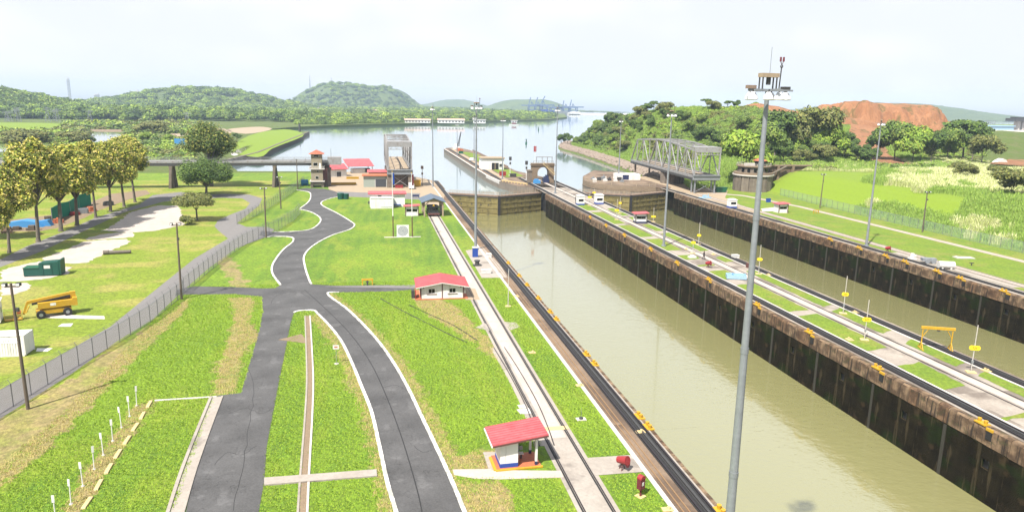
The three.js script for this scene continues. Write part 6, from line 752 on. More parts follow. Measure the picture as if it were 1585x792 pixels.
// ================================================================= trees
function leafGeo(r, blobs, n, size, cols, flat = 1) {             // leaf clumps spread through the blobs' shells: bent kites of two faces
  const P = new Float32Array(n * 18), N = new Float32Array(n * 18), C = new Float32Array(n * 18); let w = 0; const tot = blobs.reduce((a, b) => a + b[3] * b[3], 0);
  const a = V(), b = V(), c = V(), d = V(), nn = V(), out = V(), q = new THREE.Quaternion(), e = V();
  for (let i = 0; i < n; i++) {
    let t = r() * tot, k = 0; while (k < blobs.length - 1 && (t -= blobs[k][3] * blobs[k][3]) > 0) k++; const B = blobs[k];
    const z = r() * 2 - 1, ph = r() * 6.283, s = Math.sqrt(1 - z * z); out.set(s * Math.cos(ph), z, s * Math.sin(ph)); const rad = B[3] * Math.pow(r(), 0.38) * (0.88 + 0.24 * r());
    e.set(B[0] + out.x * rad, B[1] + out.y * rad * (B[4] || 0.75) * flat, B[2] + out.z * rad);
    nn.set(out.x + (r() - 0.5) * 1.7, out.y * 0.6 + 0.55 + (r() - 0.5) * 1.2, out.z + (r() - 0.5) * 1.7).normalize(); q.setFromUnitVectors(UP, nn); const L = size * (0.6 + 0.8 * r()), W = L * (0.42 + 0.25 * r()), an = r() * 6.283, ca = Math.cos(an), sa = Math.sin(an); const set = (v, x, y, zz) => v.set(x * ca - zz * sa, y, x * sa + zz * ca).applyQuaternion(q).add(e);
    set(a, -L, -L * 0.16, 0); set(b, 0, 0.0, -W); set(c, L, -L * 0.16, 0); set(d, 0, 0.0, W);
    const tip = rad / B[3]; const ci = cols(r, tip, out); for (const v of [a, b, c, a, c, d]) { P[w] = v.x; P[w + 1] = v.y; P[w + 2] = v.z; C[w] = ci[0]; C[w + 1] = ci[1]; C[w + 2] = ci[2]; w += 3; }
  }
  const g = new THREE.BufferGeometry(); g.setAttribute('position', new THREE.BufferAttribute(P, 3)); g.setAttribute('color', new THREE.BufferAttribute(C, 3)); g.computeVertexNormals(); g.userData.done = true; return g;
}
M.leaf = new THREE.MeshPhysicalMaterial({ vertexColors: true, roughness: 0.95, side: THREE.DoubleSide, transmission: 0.3, thickness: 0 }); M.leaf.color.setScalar(0.88);
const pal = (...cs) => (r) => { const c = cs[Math.floor(r() * cs.length)], k = 1.0 + r() * 0.65; return [c[0] * k, c[1] * k, c[2] * k]; };
const PAL = {
  deep: pal([0.050, 0.100, 0.010], [0.078, 0.135, 0.012], [0.110, 0.170, 0.016], [0.038, 0.078, 0.010]), mid: pal([0.090, 0.155, 0.014], [0.125, 0.190, 0.018], [0.070, 0.120, 0.014], [0.17, 0.215, 0.03]),
  bright: pal([0.16, 0.255, 0.016], [0.20, 0.29, 0.022], [0.12, 0.20, 0.016], [0.24, 0.30, 0.035]), olive: pal([0.15, 0.160, 0.028], [0.11, 0.130, 0.022], [0.19, 0.185, 0.045], [0.08, 0.10, 0.02]),
  golddark: (r, tip) => { const bl = tip > 0.92 && r() < 0.45, c = bl ? [[0.32, 0.29, 0.05], [0.27, 0.26, 0.045]][Math.floor(r() * 2)] : [[0.09, 0.14, 0.014], [0.14, 0.19, 0.016], [0.065, 0.11, 0.014]][Math.floor(r() * 3)], k = 0.8 + r() * 0.5; return [c[0] * k, c[1] * k, c[2] * k]; },
  gold: (r, tip) => { const bl = tip > 0.86 && r() < 0.6, c = bl ? [[0.60, 0.52, 0.08], [0.52, 0.48, 0.06], [0.66, 0.54, 0.18]][Math.floor(r() * 3)] : [[0.19, 0.25, 0.016], [0.28, 0.31, 0.02], [0.12, 0.17, 0.014], [0.38, 0.37, 0.03]][Math.floor(r() * 4)], k = 0.8 + r() * 0.5; return [c[0] * k, c[1] * k, c[2] * k]; },
};
function treeParts(seed, o) {                                     // o: h, r (crown half width), cb (crown base), blobs, n, size, pal, flat
  const r = rng(seed), blobs = [], limbs = []; const ch = (o.h - o.cb) / 2, cy = o.cb + ch; const tr = o.tr || o.h * 0.016;
  const sway = V((r() - 0.5) * o.r * 0.25, 0, (r() - 0.5) * o.r * 0.25); const fork = V(sway.x * 0.5, Math.max(o.cb * 0.85, o.h * (o.fk || 0.24)), sway.z * 0.5); limbs.push(bar(V(0, -0.4, 0), fork, tr * 1.25, tr * 0.85, 8), bar(V(0, -0.4, 0), V(0, o.h * 0.03, 0), tr * 1.9, tr * 1.25, 8));
  const nb = o.blobs || 12; for (let i = 0; i < nb; i++) { const a = i * 2.4 + r() * 0.9, q = Math.sqrt((i + 0.4) / nb) * 0.78, y = cy + ch * (0.62 * (1 - 1.6 * q * q) + (r() - 0.5) * 0.75); const R = (o.br || 0.36) * o.r * (0.6 + 0.85 * r()); const c = [sway.x + Math.cos(a) * q * o.r, clamp(y, o.cb + R * 0.35, o.h - R * 0.55), sway.z + Math.sin(a) * q * o.r, R, o.bf || 0.72]; blobs.push(c); if (i % 2 === 0 || nb < 10) { const m = V(lerp(fork.x, c[0], 0.45), lerp(fork.y, c[1], 0.6), lerp(fork.z, c[2], 0.45)); limbs.push(bar(fork, m, tr * 0.42, tr * 0.26, 6), bar(m, V(c[0], c[1], c[2]), tr * 0.26, tr * 0.1, 5)); } }
  return { trunk: done(limbs), crown: leafGeo(r, blobs, o.n, o.size, o.pal, o.flat || 1) };
}
function tree(name, label, tp, p, turn, s, group, cat = 'tree') { const o = thing(name, label, cat, p, turn, group); part('trunk', tp.trunk, M.bark, o); part('crown', tp.crown, M.leaf, o); typeof s === 'number' ? o.scale.setScalar(s) : o.scale.copy(s); return o; }
{ // row of gold flowering trees along the narrow road
  const K = [treeParts(501, { h: 20, r: 6.6, cb: 4.2, blobs: 44, br: 0.25, bf: 1.05, n: 15000, size: 0.32, pal: PAL.gold, fk: 0.34, tr: 0.34 }), treeParts(502, { h: 21, r: 6.1, cb: 4, blobs: 44, br: 0.25, bf: 1.05, n: 15000, size: 0.32, pal: PAL.gold, fk: 0.36, tr: 0.33 }), treeParts(503, { h: 19, r: 7.0, cb: 4, blobs: 44, br: 0.25, bf: 1.05, n: 15000, size: 0.32, pal: PAL.gold, fk: 0.35, tr: 0.34 })];
  const rows = [[13, 391, 262, 'first of the road row, at the left picture edge'], [58, 374, 225, 'second of the road row, by the blue tarpaulin'], [93, 358, 222, 'third of the road row, leaning trunk'], [118, 349, 228, 'fourth of the road row, before the teal netting'], [147, 337, 226, 'fifth of the road row'], [170, 328, 216, 'sixth of the road row, thick forked trunk'], [191, 320, 216, 'seventh of the road row'], [208, 313, 217, 'last of the road row, nearest the viaduct'], [-12, 402, 290, 'beyond the first one at the left edge'], [-30, 372, 262, 'behind the row at the left edge']];
  rows.forEach(([u, v, t, l], i) => { const p = G(u, v), h = GZ(u, t, p.z).y; tree('flowering_tree', 'tree with gold flowering crown, ' + l, K[i % 3], p, i * 1.7, V(h / 20 * (0.9 + 0.24 * hash(i, 1, 5)), h / 20, h / 20 * (0.9 + 0.24 * hash(i, 2, 5))), 'gold flowering trees along the narrow road'); });
  const b1 = treeParts(511, { h: 24, r: 9.5, cb: 6, blobs: 30, br: 0.34, bf: 0.9, n: 18000, size: 0.38, pal: PAL.golddark, tr: 0.5 }); const p1 = G(327, 288); tree('flowering_tree', 'large gold tinged tree rising behind the round dark green tree', b1, p1, 0.4, GZ(327, 192, p1.z).y / 24);
  const b2 = treeParts(512, { h: 14, r: 10.2, cb: 1.6, blobs: 44, br: 0.27, bf: 0.9, n: 18000, size: 0.34, pal: PAL.deep, tr: 0.45 }); const p2 = G(318, 303); tree('round_tree', 'broad dark green tree with dense round crown beside the loop road', b2, p2, 1, GZ(318, 247, p2.z).y / 14);
  const b3 = treeParts(513, { h: 7.4, r: 5.4, cb: 3, blobs: 14, br: 0.36, bf: 0.55, n: 7000, size: 0.24, pal: PAL.olive, tr: 0.22 }); const p3 = G(304, 341); tree('small_tree', 'small umbrella shaped tree at the corner of the bleached slab', b3, p3, 0, GZ(304, 297, p3.z).y / 7.4);
  const b4 = treeParts(514, { h: 2.2, r: 2.2, cb: 0.3, blobs: 9, n: 1100, size: 0.26, pal: PAL.olive, tr: 0.06 }); tree('shrub', 'small olive shrub beside the umbrella shaped tree', b4, G(289, 347), 0, 1, null, 'shrub');
}
const KT = [treeParts(521, { h: 11, r: 5.6, cb: 2.4, blobs: 16, br: 0.36, bf: 0.75, n: 4200, size: 0.44, pal: PAL.mid }), treeParts(522, { h: 12, r: 5.2, cb: 2.6, blobs: 16, br: 0.36, bf: 0.8, n: 4200, size: 0.44, pal: PAL.deep }), treeParts(523, { h: 10, r: 6.2, cb: 2.4, blobs: 15, br: 0.38, bf: 0.6, n: 4200, size: 0.44, pal: PAL.olive }), treeParts(524, { h: 9, r: 5.6, cb: 1.4, blobs: 14, br: 0.4, bf: 0.7, n: 4200, size: 0.44, pal: PAL.bright }), treeParts(525, { h: 13, r: 6.5, cb: 7, blobs: 9, br: 0.34, bf: 0.4, n: 1700, size: 0.55, pal: PAL.deep, tr: 0.24 })];
{ // named trees of the right bank: foot pixel, height pixel, crown half width in metres
  const list = [[1198, 250, 172, 1, 'behind the foreground mast'], [1228, 249, 182, 0, 'right of the foreground mast'], [1256, 250, 165, 2, 'tallest in front of the red hill'], [1284, 251, 195, 3, 'pale green, left of the red gully'], [1306, 251, 205, 1, 'small, at the left of the red gully'], [1268, 251, 208, 3, 'low bright one under the tallest'], [1358, 251, 200, 1, 'right of the red gully'], [1384, 252, 188, 0, 'broad, right of the light mast'], [1412, 254, 196, 3, 'bright, in the middle of the right group'], [1440, 254, 204, 1, 'dark, in the middle of the right group'], [1466, 252, 198, 0, 'in the right group'], [1490, 251, 184, 4, 'flat topped, above the right group'], [1504, 252, 196, 1, 'last of the right group'], [1518, 256, 208, 2, 'thin, at the end of the right group'], [1230, 250, 205, 3, 'bright low, right of the foreground mast'], [1424, 253, 218, 2, 'olive, low in the right group'], [1476, 252, 215, 3, 'bright, low in the right group'], [1177, 256, 190, 0, 'above the round tower'], [1150, 262, 205, 3, 'bright, left of the round tower']];
  list.forEach(([u, v, t, k, l], i) => { const p = G(u, v, 7.2); p.y = hR(p.x, p.z) - 0.2; const h = GZ(u, t, p.z).y - p.y; tree('bank_tree', 'broadleaf tree on the right bank, ' + l, KT[k], p, i * 2.1, V(h / 11 * 0.92, h / [11, 12, 10, 9, 13][k], h / 11 * 0.92), 'trees in front of the red hill'); });
  const sky2 = [[1000, -448, 4], [985, -455, 1], [1012, -445, 4], [1095, -425, 4], [1108, -424, 0], [1125, -422, 4], [1140, -421, 1], [1168, -420, 3], [975, -470, 1], [950, -490, 1], [925, -515, 1], [905, -540, 1], [895, -555, 0], [880, -575, 1], [870, -585, 1]]; sky2.forEach(([u, z, k], i) => { const c = GZ(u, 170, z); tree('ridge_tree', 'tree on the ridge line of the right bank, ' + ['leaning flat crown', 'dark crown', 'flat crown on the bare ridge', 'flat crown by the red cut', 'round crown by the red cut', 'thin flat crown', 'dark crown above the swing bridge', 'bright crown behind the foreground mast', 'fifth from the water', 'fourth from the water, tall', 'third row from the water', 'second from the water, tall', 'beside the second from the water', 'first but one at the water', 'first at the water'][i], KT[k], V(c.x, hR(c.x, z) - 0.3, z), i * 1.3, [0.7, 0.6, 0.65, 0.6, 0.5, 0.5, 0.5, 0.5, 0.7, 0.8, 0.7, 0.8, 0.7, 0.8, 0.8][i], 'trees on the ridge'); });
  // hillside wood
  const r = rng(541); let n = 0, guard = 0; while (n < 125 && guard++ < 6000) { const z = -290 - r() * 300, x = interp(shore, z) + 14 + r() * 95; const d = fbm(x * 0.025, z * 0.025, 3, 551); const onRidge = hR(x, z) > 24; if (d < 0.47 || x > 232 || (onRidge && r() < 0.8) || (x > 225 && z < -370) || (z > -330 && x < 160)) continue; if (Math.hypot((x - 252) / 22, (z + 335) / 60) < 1) continue; n++; const kk = [0, 1, 2, 3, 0, 1, 2][Math.floor(r() * 7)]; tree('hillside_tree', ['fresh green', 'dark green', 'olive', 'bright yellow green'][kk] + ' broadleaf tree in the wood covering the right hillside', KT[kk], V(x, hR(x, z) - 0.4, z), r() * 6, 0.45 + r() * 0.45, 'wood on the right hillside'); }
}
{ // short mown turf of the near lawns
  const turf = (p, seed) => { const rr = rng(seed), P = [], C = []; for (let i = 0; i < 9; i++) { const a = rr() * 6.283, d = Math.sqrt(rr()) * 0.16, bx = Math.cos(a) * d, bz = Math.sin(a) * d, h = 0.04 + rr() * 0.05, w = 0.02 + rr() * 0.02, ca = Math.cos(a * 5) * w, sa = Math.sin(a * 5) * w; const c = p(rr); P.push(bx - ca, 0, bz - sa, bx + ca, 0, bz + sa, bx + (rr() - 0.5) * 0.12, h, bz + (rr() - 0.5) * 0.12); for (let k = 0; k < 3; k++) C.push(...c); } const g = new THREE.BufferGeometry(); g.setAttribute('position', new THREE.Float32BufferAttribute(P, 3)); g.setAttribute('color', new THREE.Float32BufferAttribute(C, 3)); g.computeVertexNormals(); return g; };
  const r = rng(701), A = [], B = []; for (let i = 0; i < 110000; i++) { const z = -42 - Math.pow(r(), 1.15) * 85, x = -44 + r() * 66.6; if (x > 15.1 && x < 19.1) continue; if (x < -31.5 + (z < -75 ? 0 : (z + 75) * -0.1)) continue; const dr = DRY(x, z); if (NOGRASS.some(p => INSIDE(p, x, z))) continue; (r() < dr * 0.85 ? B : A).push([x, 0, z, 0.8 + r() * 0.7, r() * 6, 0.8 + r() * 0.6]); }
  scatter('grass', 'short green turf of the near lawns', turf(pal([0.185, 0.295, 0.010], [0.225, 0.33, 0.012], [0.27, 0.36, 0.018], [0.155, 0.255, 0.010]), 721), M.leaf, A); scatter('grass', 'dry straw coloured turf', turf(pal([0.40, 0.32, 0.13], [0.34, 0.27, 0.10], [0.28, 0.26, 0.06]), 722), M.leaf, B);
}
// ---------------------------------------------------------------- undergrowth, reeds, rocks, woods (nobody could count them)
const gully = [[296, -392], [272, -362], [252, -330], [238, -300], [234, -285]]; const inGully = (x, z, w = 9) => { for (let i = 0; i + 1 < gully.length; i++) { const [ax, az] = gully[i], [bx, bz] = gully[i + 1]; const t = clamp(((x - ax) * (bx - ax) + (z - az) * (bz - az)) / ((bx - ax) ** 2 + (bz - az) ** 2)); if (Math.hypot(x - lerp(ax, bx, t), z - lerp(az, bz, t)) < w) return true; } return false; };
function scatter(name, label, geo, m, list, stuff = true) { const im = new THREE.InstancedMesh(geo, m, list.length); const mt = new THREE.Matrix4(), q = new THREE.Quaternion(), s = V(), c = new THREE.Color(); list.forEach((e, i) => { q.setFromEuler(new THREE.Euler(e[6] || 0, e[4], e[7] || 0)); const k = e[3]; s.set(k, k * (e[5] || 1), k); mt.compose(V(e[0], e[1], e[2]), q, s); im.setMatrixAt(i, mt); }); im.name = numbered(name); im.castShadow = im.receiveShadow = true; im.userData = { kind: 'stuff', label }; scene.add(im); return im; }
{
  const r = rng(601), gShrub = [PAL.mid, PAL.bright, PAL.olive].map((p, i) => leafGeo(rng(610 + i), [[0, 0.5, 0, 1, 0.7], [0.8, 0.4, 0.3, 0.8, 0.7], [-0.7, 0.35, 0.4, 0.7, 0.7], [0.1, 0.4, -0.8, 0.75, 0.7]], 260, 0.24, p));
  const L = [[], [], []]; for (let i = 0; i < 8500; i++) { const z = -266 - r() * 330, x = interp(shore, z) + 9 + Math.pow(r(), 0.8) * 150; if (z > -300 && x < 160) continue; if (x > 235 && z < -385) continue; if (inGully(x, z, 10)) continue; const d = fbm(x * 0.03, z * 0.03, 3, 621); if (d < 0.385 || x > 240) continue; L[d > 0.55 ? 0 : d > 0.45 ? 2 : 1].push([x, hR(x, z) - 0.3, z, 1.0 + r() * 1.5, r() * 6, 0.9]); }
  for (let i = 0; i < 900; i++) { const u = 1180 + r() * 345, v = 236 + r() * 22; const p = G(u, v, 7.4); if (inGully(p.x, p.z, 9)) continue; L[1 + (r() < 0.3 ? 1 : 0)].push([p.x, hR(p.x, p.z) - 0.2, p.z, 0.8 + r() * 1.0, r() * 6, 0.8]); }
  ['dense green undergrowth of the right hillside', 'bright undergrowth of the right hillside', 'olive undergrowth of the right hillside'].forEach((l, i) => scatter('undergrowth', l, gShrub[i], M.leaf, L[i]));
  // reeds and tall cane on the right slope
  const blade = (p, n, h) => { const rr = rng(n), P = [], C = []; for (let i = 0; i < 46; i++) { const a = rr() * 6.283, d = Math.sqrt(rr()) * 0.75, bx = Math.cos(a) * d, bz = Math.sin(a) * d, hh = h * (0.55 + 0.6 * rr()), lx = (rr() - 0.5) * hh * 0.7, lz = (rr() - 0.5) * hh * 0.7, w = 0.045 + rr() * 0.05, ca = Math.cos(a * 3) * w, sa = Math.sin(a * 3) * w; const c = p(rr); P.push(bx - ca, 0, bz - sa, bx + ca, 0, bz + sa, bx + lx * 0.4, hh * 0.75, bz + lz * 0.4, bx + lx * 0.4 - ca, hh * 0.72, bz + lz * 0.4 - sa, bx + lx * 0.4 + ca, hh * 0.72, bz + lz * 0.4 + sa, bx + lx, hh, bz + lz); for (let k = 0; k < 6; k++) C.push(...c); } const g = new THREE.BufferGeometry(); g.setAttribute('position', new THREE.Float32BufferAttribute(P, 3)); g.setAttribute('color', new THREE.Float32BufferAttribute(C, 3)); g.computeVertexNormals(); return g; };
  const reedA = blade(pal([0.24, 0.36, 0.045], [0.30, 0.40, 0.08], [0.18, 0.28, 0.04]), 631, 1.7), reedB = blade(pal([0.50, 0.50, 0.25], [0.36, 0.42, 0.13], [0.60, 0.57, 0.36]), 632, 1.9); const A = [], B = [];
  for (let i = 0; i < 30000; i++) { const z = -70 - r() * 180, x = 148.8 + Math.pow(r(), 0.9) * 120; const lim = z < -196 ? 200 - (z + 196) * -0.1 : 0; const bankEdge = 168 + (z < -225 ? 30 : 0) + (fbm(x * 0.12, z * 0.12, 3, 7) - 0.5) * 22; const onLawn = x < bankEdge && !(x < 156 && z > -200) && z < -150 - (x - 148) * 0.6 - 12; if (onLawn) continue; const d = fbm(x * 0.06, z * 0.06, 3, 641); (d + (x - 150) * 0.004 > 0.58 ? B : A).push([x, hR(x, z) - 0.05, z, 0.75 + r() * 0.7, r() * 6, 0.7 + r() * 0.5]); }
  for (let i = 0; i < 3500; i++) { const u = 1210 + r() * 320, v = 251 + r() * 12; const p = G(u, v, 7.4); if (p.x < 158 || inGully(p.x, p.z, 8)) continue; B.push([p.x, hR(p.x, p.z), p.z, 0.5 + r() * 0.5, r() * 6, 0.8]); }
  for (let i = 0; i < 16000; i++) { const z = -264 - r() * 330, x = interp(shore, z) + 7 + r() * 130; if ((x > 245 && z < -380) || inGully(x, z)) continue; const h = hR(x, z); A.push([x, h - 0.05, z, 0.7 + r() * 0.9, r() * 6, 0.6 + r() * 0.4]); } scatter('reeds', 'green cane grass on the right slope', reedA, M.leaf, A); scatter('reeds', 'pale flowering cane grass on the right slope', reedB, M.leaf, B);
  for (const [u, v, s, l] of [[1560, 322, 2.6, 'dark round shrub in the cane at the right edge'], [1492, 292, 1.8, 'small dark shrub left in the pale cane'], [1482, 280, 1.5, 'dark bush at the corner of the bank lawn'], [1540, 290, 1.7, 'dark shrub in the pale cane']]) { const p = G(u, v, 5); p.y = hR(p.x, p.z); tree('shrub', l, KT[2], p, u, s * 0.34, 'shrubs in the cane', 'shrub'); }
  // riprap along the right shore
  const rk = new THREE.IcosahedronGeometry(1, 0); { const P = rk.attributes.position; for (let i = 0; i < P.count; i++) { const k = 0.75 + 0.5 * hash(Math.round(P.getX(i) * 9), Math.round(P.getY(i) * 9) + Math.round(P.getZ(i) * 31), 3); P.setXYZ(i, P.getX(i) * k, P.getY(i) * k * 0.7, P.getZ(i) * k); } rk.computeVertexNormals(); planar(rk); } const Lr = []; for (let i = 0; i < 2600; i++) { const z = -305 - r() * 320, x = interp(shore, z) - 3.5 + r() * 8; Lr.push([x, Math.max(-3.2, hR(x, z)) + 0.1, z, 0.45 + r() * 0.75, r() * 6, 1, r(), r()]); } M.rock = mat([0.30, 0.235, 0.19], 0.95, { map: T.grain }); scatter('riprap', 'loose boulders along the right shore', rk, M.rock, Lr);
  // ================= far left: hills and woods
  const hills = [[-840, -1400, 250, 330, 66, 'wooded hill at the left edge', 1.15], [-330, -1250, 260, 160, 10, null], [-500, -2350, 250, 260, 58, 'wooded hill behind the trees', 1.2], [-70, -3600, 290, 420, 104, 'broad flat topped wooded hill in the middle distance', 3], [930, -4300, 230, 300, 60, 'wooded hill behind the harbour', 2], [640, -5600, 220, 260, 62, 'faint hill on the horizon', 1.2], [2600, -3300, 520, 400, 70, 'blue hill at the right edge', 1.2], [-1700, -2600, 600, 500, 70, 'long hill at the far left', 1.2]];
  const hH = (h, x, z) => { const q = Math.hypot((x - h[0]) / h[2], (z - h[1]) / h[3]); const k = h[6] || 1.2; const v = Math.exp(-Math.pow(q, 2 * k) * 1.0); return h[4] * v * (0.86 + 0.28 * fbm(x * 0.006, z * 0.006, 3, 651)) ; };
  M.forest = mat(null, 0.95, { map: T.forest }); hills.forEach((h) => { if (!h[5]) return; struct('hills', field(h[0] - h[2] * 2, h[0] + h[2] * 2, h[1] - h[3] * 2, h[1] + h[3] * 2, 90, 90, (x, z) => hH(h, x, z) - 2 + (fbm(x * 0.045, z * 0.045, 3, 655) - 0.5) * 7), M.forest, h[5]); });
  const gT = [PAL.mid, PAL.deep, PAL.bright].map((p, i) => leafGeo(rng(660 + i), [[0, 0.6, 0, 0.7, 0.75], [0.5, 0.45, 0.2, 0.55, 0.75], [-0.45, 0.5, 0.3, 0.5, 0.75], [0, 0.4, -0.5, 0.55, 0.75]], 300, 0.17, p)); const LL = [[], [], []];
  const put = (x, y, z, s) => LL[Math.floor(r() * 3)].push([x, y, z, s, r() * 6, 0.9]);
  for (let i = 0; i < 9000; i++) { const x = -1250 + r() * 1000, z = -1120 - r() * 560; const h = hH(hills[0], x, z); if (h < 3 && r() < 0.25) continue; put(x, h - 2, z, 4 + r() * r() * 13); }
  for (let i = 0; i < 7000; i++) { const x = -900 + r() * 1000, z = -1110 - r() * 900; if (x > 20 + (-z - 1130) * 0.66) continue; const h = Math.max(hH(hills[1], x, z), hH(hills[2], x, z), hH(hills[0], x, z)); put(x, h - 1.5, z, 4 + r() * r() * 12); }
  for (let i = 0; i < 3500; i++) { const t = r(), x = lerp(-60, 420, t) + (r() - 0.7) * 60, z = lerp(-1000, -1640, t) - 10 - r() * 200; if (x > -60 + (-z - 1000) * 0.70) continue; put(x, -1, z, 3.5 + r() * r() * 9); }
  for (let i = 0; i < 5000; i++) { const z = -1700 - r() * 1700, x = -1000 + r() * 1500; if (x > 389 + (-z - 1576) * 0.28) continue; const h = Math.max(hH(hills[2], x, z), hH(hills[3], x, z)); put(x, h - 1, z, 8 + r() * 9); }
  ['far wood, fresh green crowns', 'far wood, dark crowns', 'far wood, bright crowns'].forEach((l, i) => scatter('woods', l, gT[i], M.leaf, LL[i]));
  // marsh shrubs between the viaduct and the woods
  const LS = [[], [], []]; for (let i = 0; i < 3800; i++) { const u = -30 + r() * 330, v = 192 + r() * 60; const p = G(u, v); if (p.z > -330 || fbm(p.x * 0.012, p.z * 0.012, 3, 671) < 0.36) continue; if ((u > 125 && u < 200 && v > 200 && v < 228) || (u < 90 && v > 222 && v < 238)) continue; if (u > 215 && v > 206 && r() < 0.85) continue; if (u < 105 && v < 206 && v > 190) continue; LS[Math.floor(r() * 3)].push([p.x, -0.4, p.z, (2 + r() * 4) * clamp(-p.z / 600, 0.7, 1.5), r() * 6, 0.8]); }
  ['green marsh shrubs', 'bright marsh shrubs', 'olive marsh shrubs'].forEach((l, i) => scatter('marsh_shrubs', l + ' behind the viaduct', gShrub[i], M.leaf, LS[i]));
  const solo = [[240, 212, 187, 2, 'wide rain tree in the marsh left of the golden tree'], [40, 232, 200, 2, 'broad olive tree in the marsh at the left'], [112, 226, 203, 2, 'broad dark tree in the marsh before the pond'], [226, 222, 205, 3, 'bright low tree under the wide rain tree'], [260, 222, 208, 3, 'bright low tree right of the wide rain tree'], [366, 219, 206, 1, 'small dark tree right of the golden tree'], [140, 224, 211, 1, 'slim dark tree at the pond'], [282, 212, 205, 1, 'small dark tree on the dry grass']]; solo.forEach(([u, v, t, k, l], i) => { const p = G(u, v), h = GZ(u, t, p.z).y; tree('marsh_tree', l, KT[k], p, i, V(h / 10 * (k === 2 ? 1.7 : 1.1), h / [11, 12, 10, 9, 13][k], h / 10 * (k === 2 ? 1.7 : 1.1)), 'trees in the marsh'); });
  // dry grass and sand patches on the far left bank
  const patch = (pts, m, l) => struct('pavement', plate(spline(GP(pts), 4, true), 0.02), m, l); patch([[140, 198], [190, 195], [215, 198], [190, 204], [150, 204]], M.dirt, 'bare bank beyond the pond'); patch([[262, 200], [300, 196], [345, 199], [352, 208], [300, 215], [270, 210]], M.beige, 'dry sandy ground'); patch([[350, 200], [400, 196], [420, 199], [380, 207]], M.beige, 'dry sandy ground'); patch([[356, 238], [380, 226], [390, 224], [380, 232], [362, 241]], M.pale, 'pale path on the far bank'); patch([[-60, 190], [60, 190], [105, 193], [100, 202], [0, 206], [-60, 208]], M.bank, 'bright meadow at the left'); patch([[230, 244], [262, 236], [290, 230], [290, 243]], M.bank, 'bright grass behind the viaduct'); patch([[360, 236], [400, 205], [440, 200], [470, 207], [420, 230], [398, 243]], M.bank, 'bright grass of the far left bank');
  const revet = thing('quay_wall', 'dark sloping stone edge of the far left bank', 'wall'); part('wall', ribbon([V(-75.5, 0, -396), V(-68.2, 0, -462), V(-65.4, 0, -632), V(-62.8, 0, -775)], 1.6, -4, 0.25), M.streak, revet);
  one('beacon_post', 'dark beacon post near the tip of the far left bank', 'beacon', [cyl(0, 0, 7, 0, 1.2, 1.0, 10), cyl(0, 7, 9, 0, 0.6, 0.5, 8)], M.darksteel, G(463, 204)); one('billboard', 'blue board standing on the dry grass beyond the viaduct', 'board', [box(-4.5, 4.5, 2, 6, -0.1, 0.1), box(-3.5, -3.2, 0, 2, -0.1, 0.1), box(3.2, 3.5, 0, 2, -0.1, 0.1)], M.tarp, G(281, 229));
  // power pylons, far buildings
  const py = (u, v, t, i) => { const p = G(u, v), h = GZ(u, t, p.z).y; const o = thing('power_pylon', 'pale lattice pylon before the wooded hill, ' + ['first from the left', 'second from the left', 'third from the left', 'fourth from the left', 'fifth from the left', 'sixth from the left', 'seventh from the left', 'eighth from the left', 'ninth from the left', 'last on the right'][i], 'pylon', p, 0, 'power pylons'); part('lattice', [-1, 1].flatMap(s => [bar(V(s * 3, 0, 0), V(s * 0.5, h, 0), 0.35, 0.25, 4), ...[0, 0.25, 0.5, 0.75].map(q => bar(V(s * lerp(3, 0.5, q), h * q, 0), V(-s * lerp(3, 0.5, q + 0.25), h * (q + 0.25), 0), 0.18, 0.18, 4))]), M.galv, o); part('crossarm', [box(-5, 5, h * 0.82, h * 0.82 + 0.4, -0.2, 0.2), box(-4, 4, h * 0.94, h * 0.94 + 0.4, -0.2, 0.2)], M.galv, o); }; [[10, 188, 172], [14, 188, 172], [24, 188, 168], [28, 188, 166], [73, 188, 166], [84, 188, 170], [88, 188, 168], [138, 186, 170], [170, 184, 168], [289, 190, 173]].forEach((a, i) => py(...a, i));
  const far = (l, u, v, w, hgt, d, wm, flat) => { const p = G(u, v); const s = -p.z / 1110; const o = thing('far_building', l, 'building', p); part('wall', box(-w * s / 2, w * s / 2, 0, hgt * s, -d, 0), wm, o); flat ? part('roof', box(-w * s / 2 - 1, w * s / 2 + 1, hgt * s, hgt * s + 1, -d - 1, 1), M.pale, o) : part('roof', prism([[-d - 1, hgt * s], [1, hgt * s], [-d / 2, hgt * s * 1.5]], -w * s / 2 - 1, w * s / 2 + 1), M.pinkroof || (M.pinkroof = mat([0.55, 0.36, 0.30], 0.8)), o); const n = Math.max(2, Math.round(w / 5)); for (let i = 0; i < n; i++) part('window', box(-w * s / 2 + w * s * (i + 0.25) / n, -w * s / 2 + w * s * (i + 0.7) / n, hgt * s * 0.35, hgt * s * 0.75, 0, 0.2), M.darksteel, o); };
  far('long low warehouse with pale roof on the far shore, left', 646, 190, 38, 4, 14, M.white); far('long low warehouse with pale roof on the far shore, right', 698, 190.5, 40, 4.5, 14, M.white); far('white ferry hall on the far shore', 742, 190.8, 18, 5, 10, M.white, true); far('small white house at the tip of the far shore', 796, 190, 8, 3, 8, M.white, true); far('pink roofed house at the foot of the broad hill', 585, 176, 16, 4, 14, M.white); far('pale tower block at the foot of the broad hill', 493, 175, 4, 7, 12, M.orange, true); far('pale house left of the tower block', 462, 176, 14, 3, 12, M.white); far('white house among the trees on the far shore', 640, 178, 7, 6, 10, M.white, true);
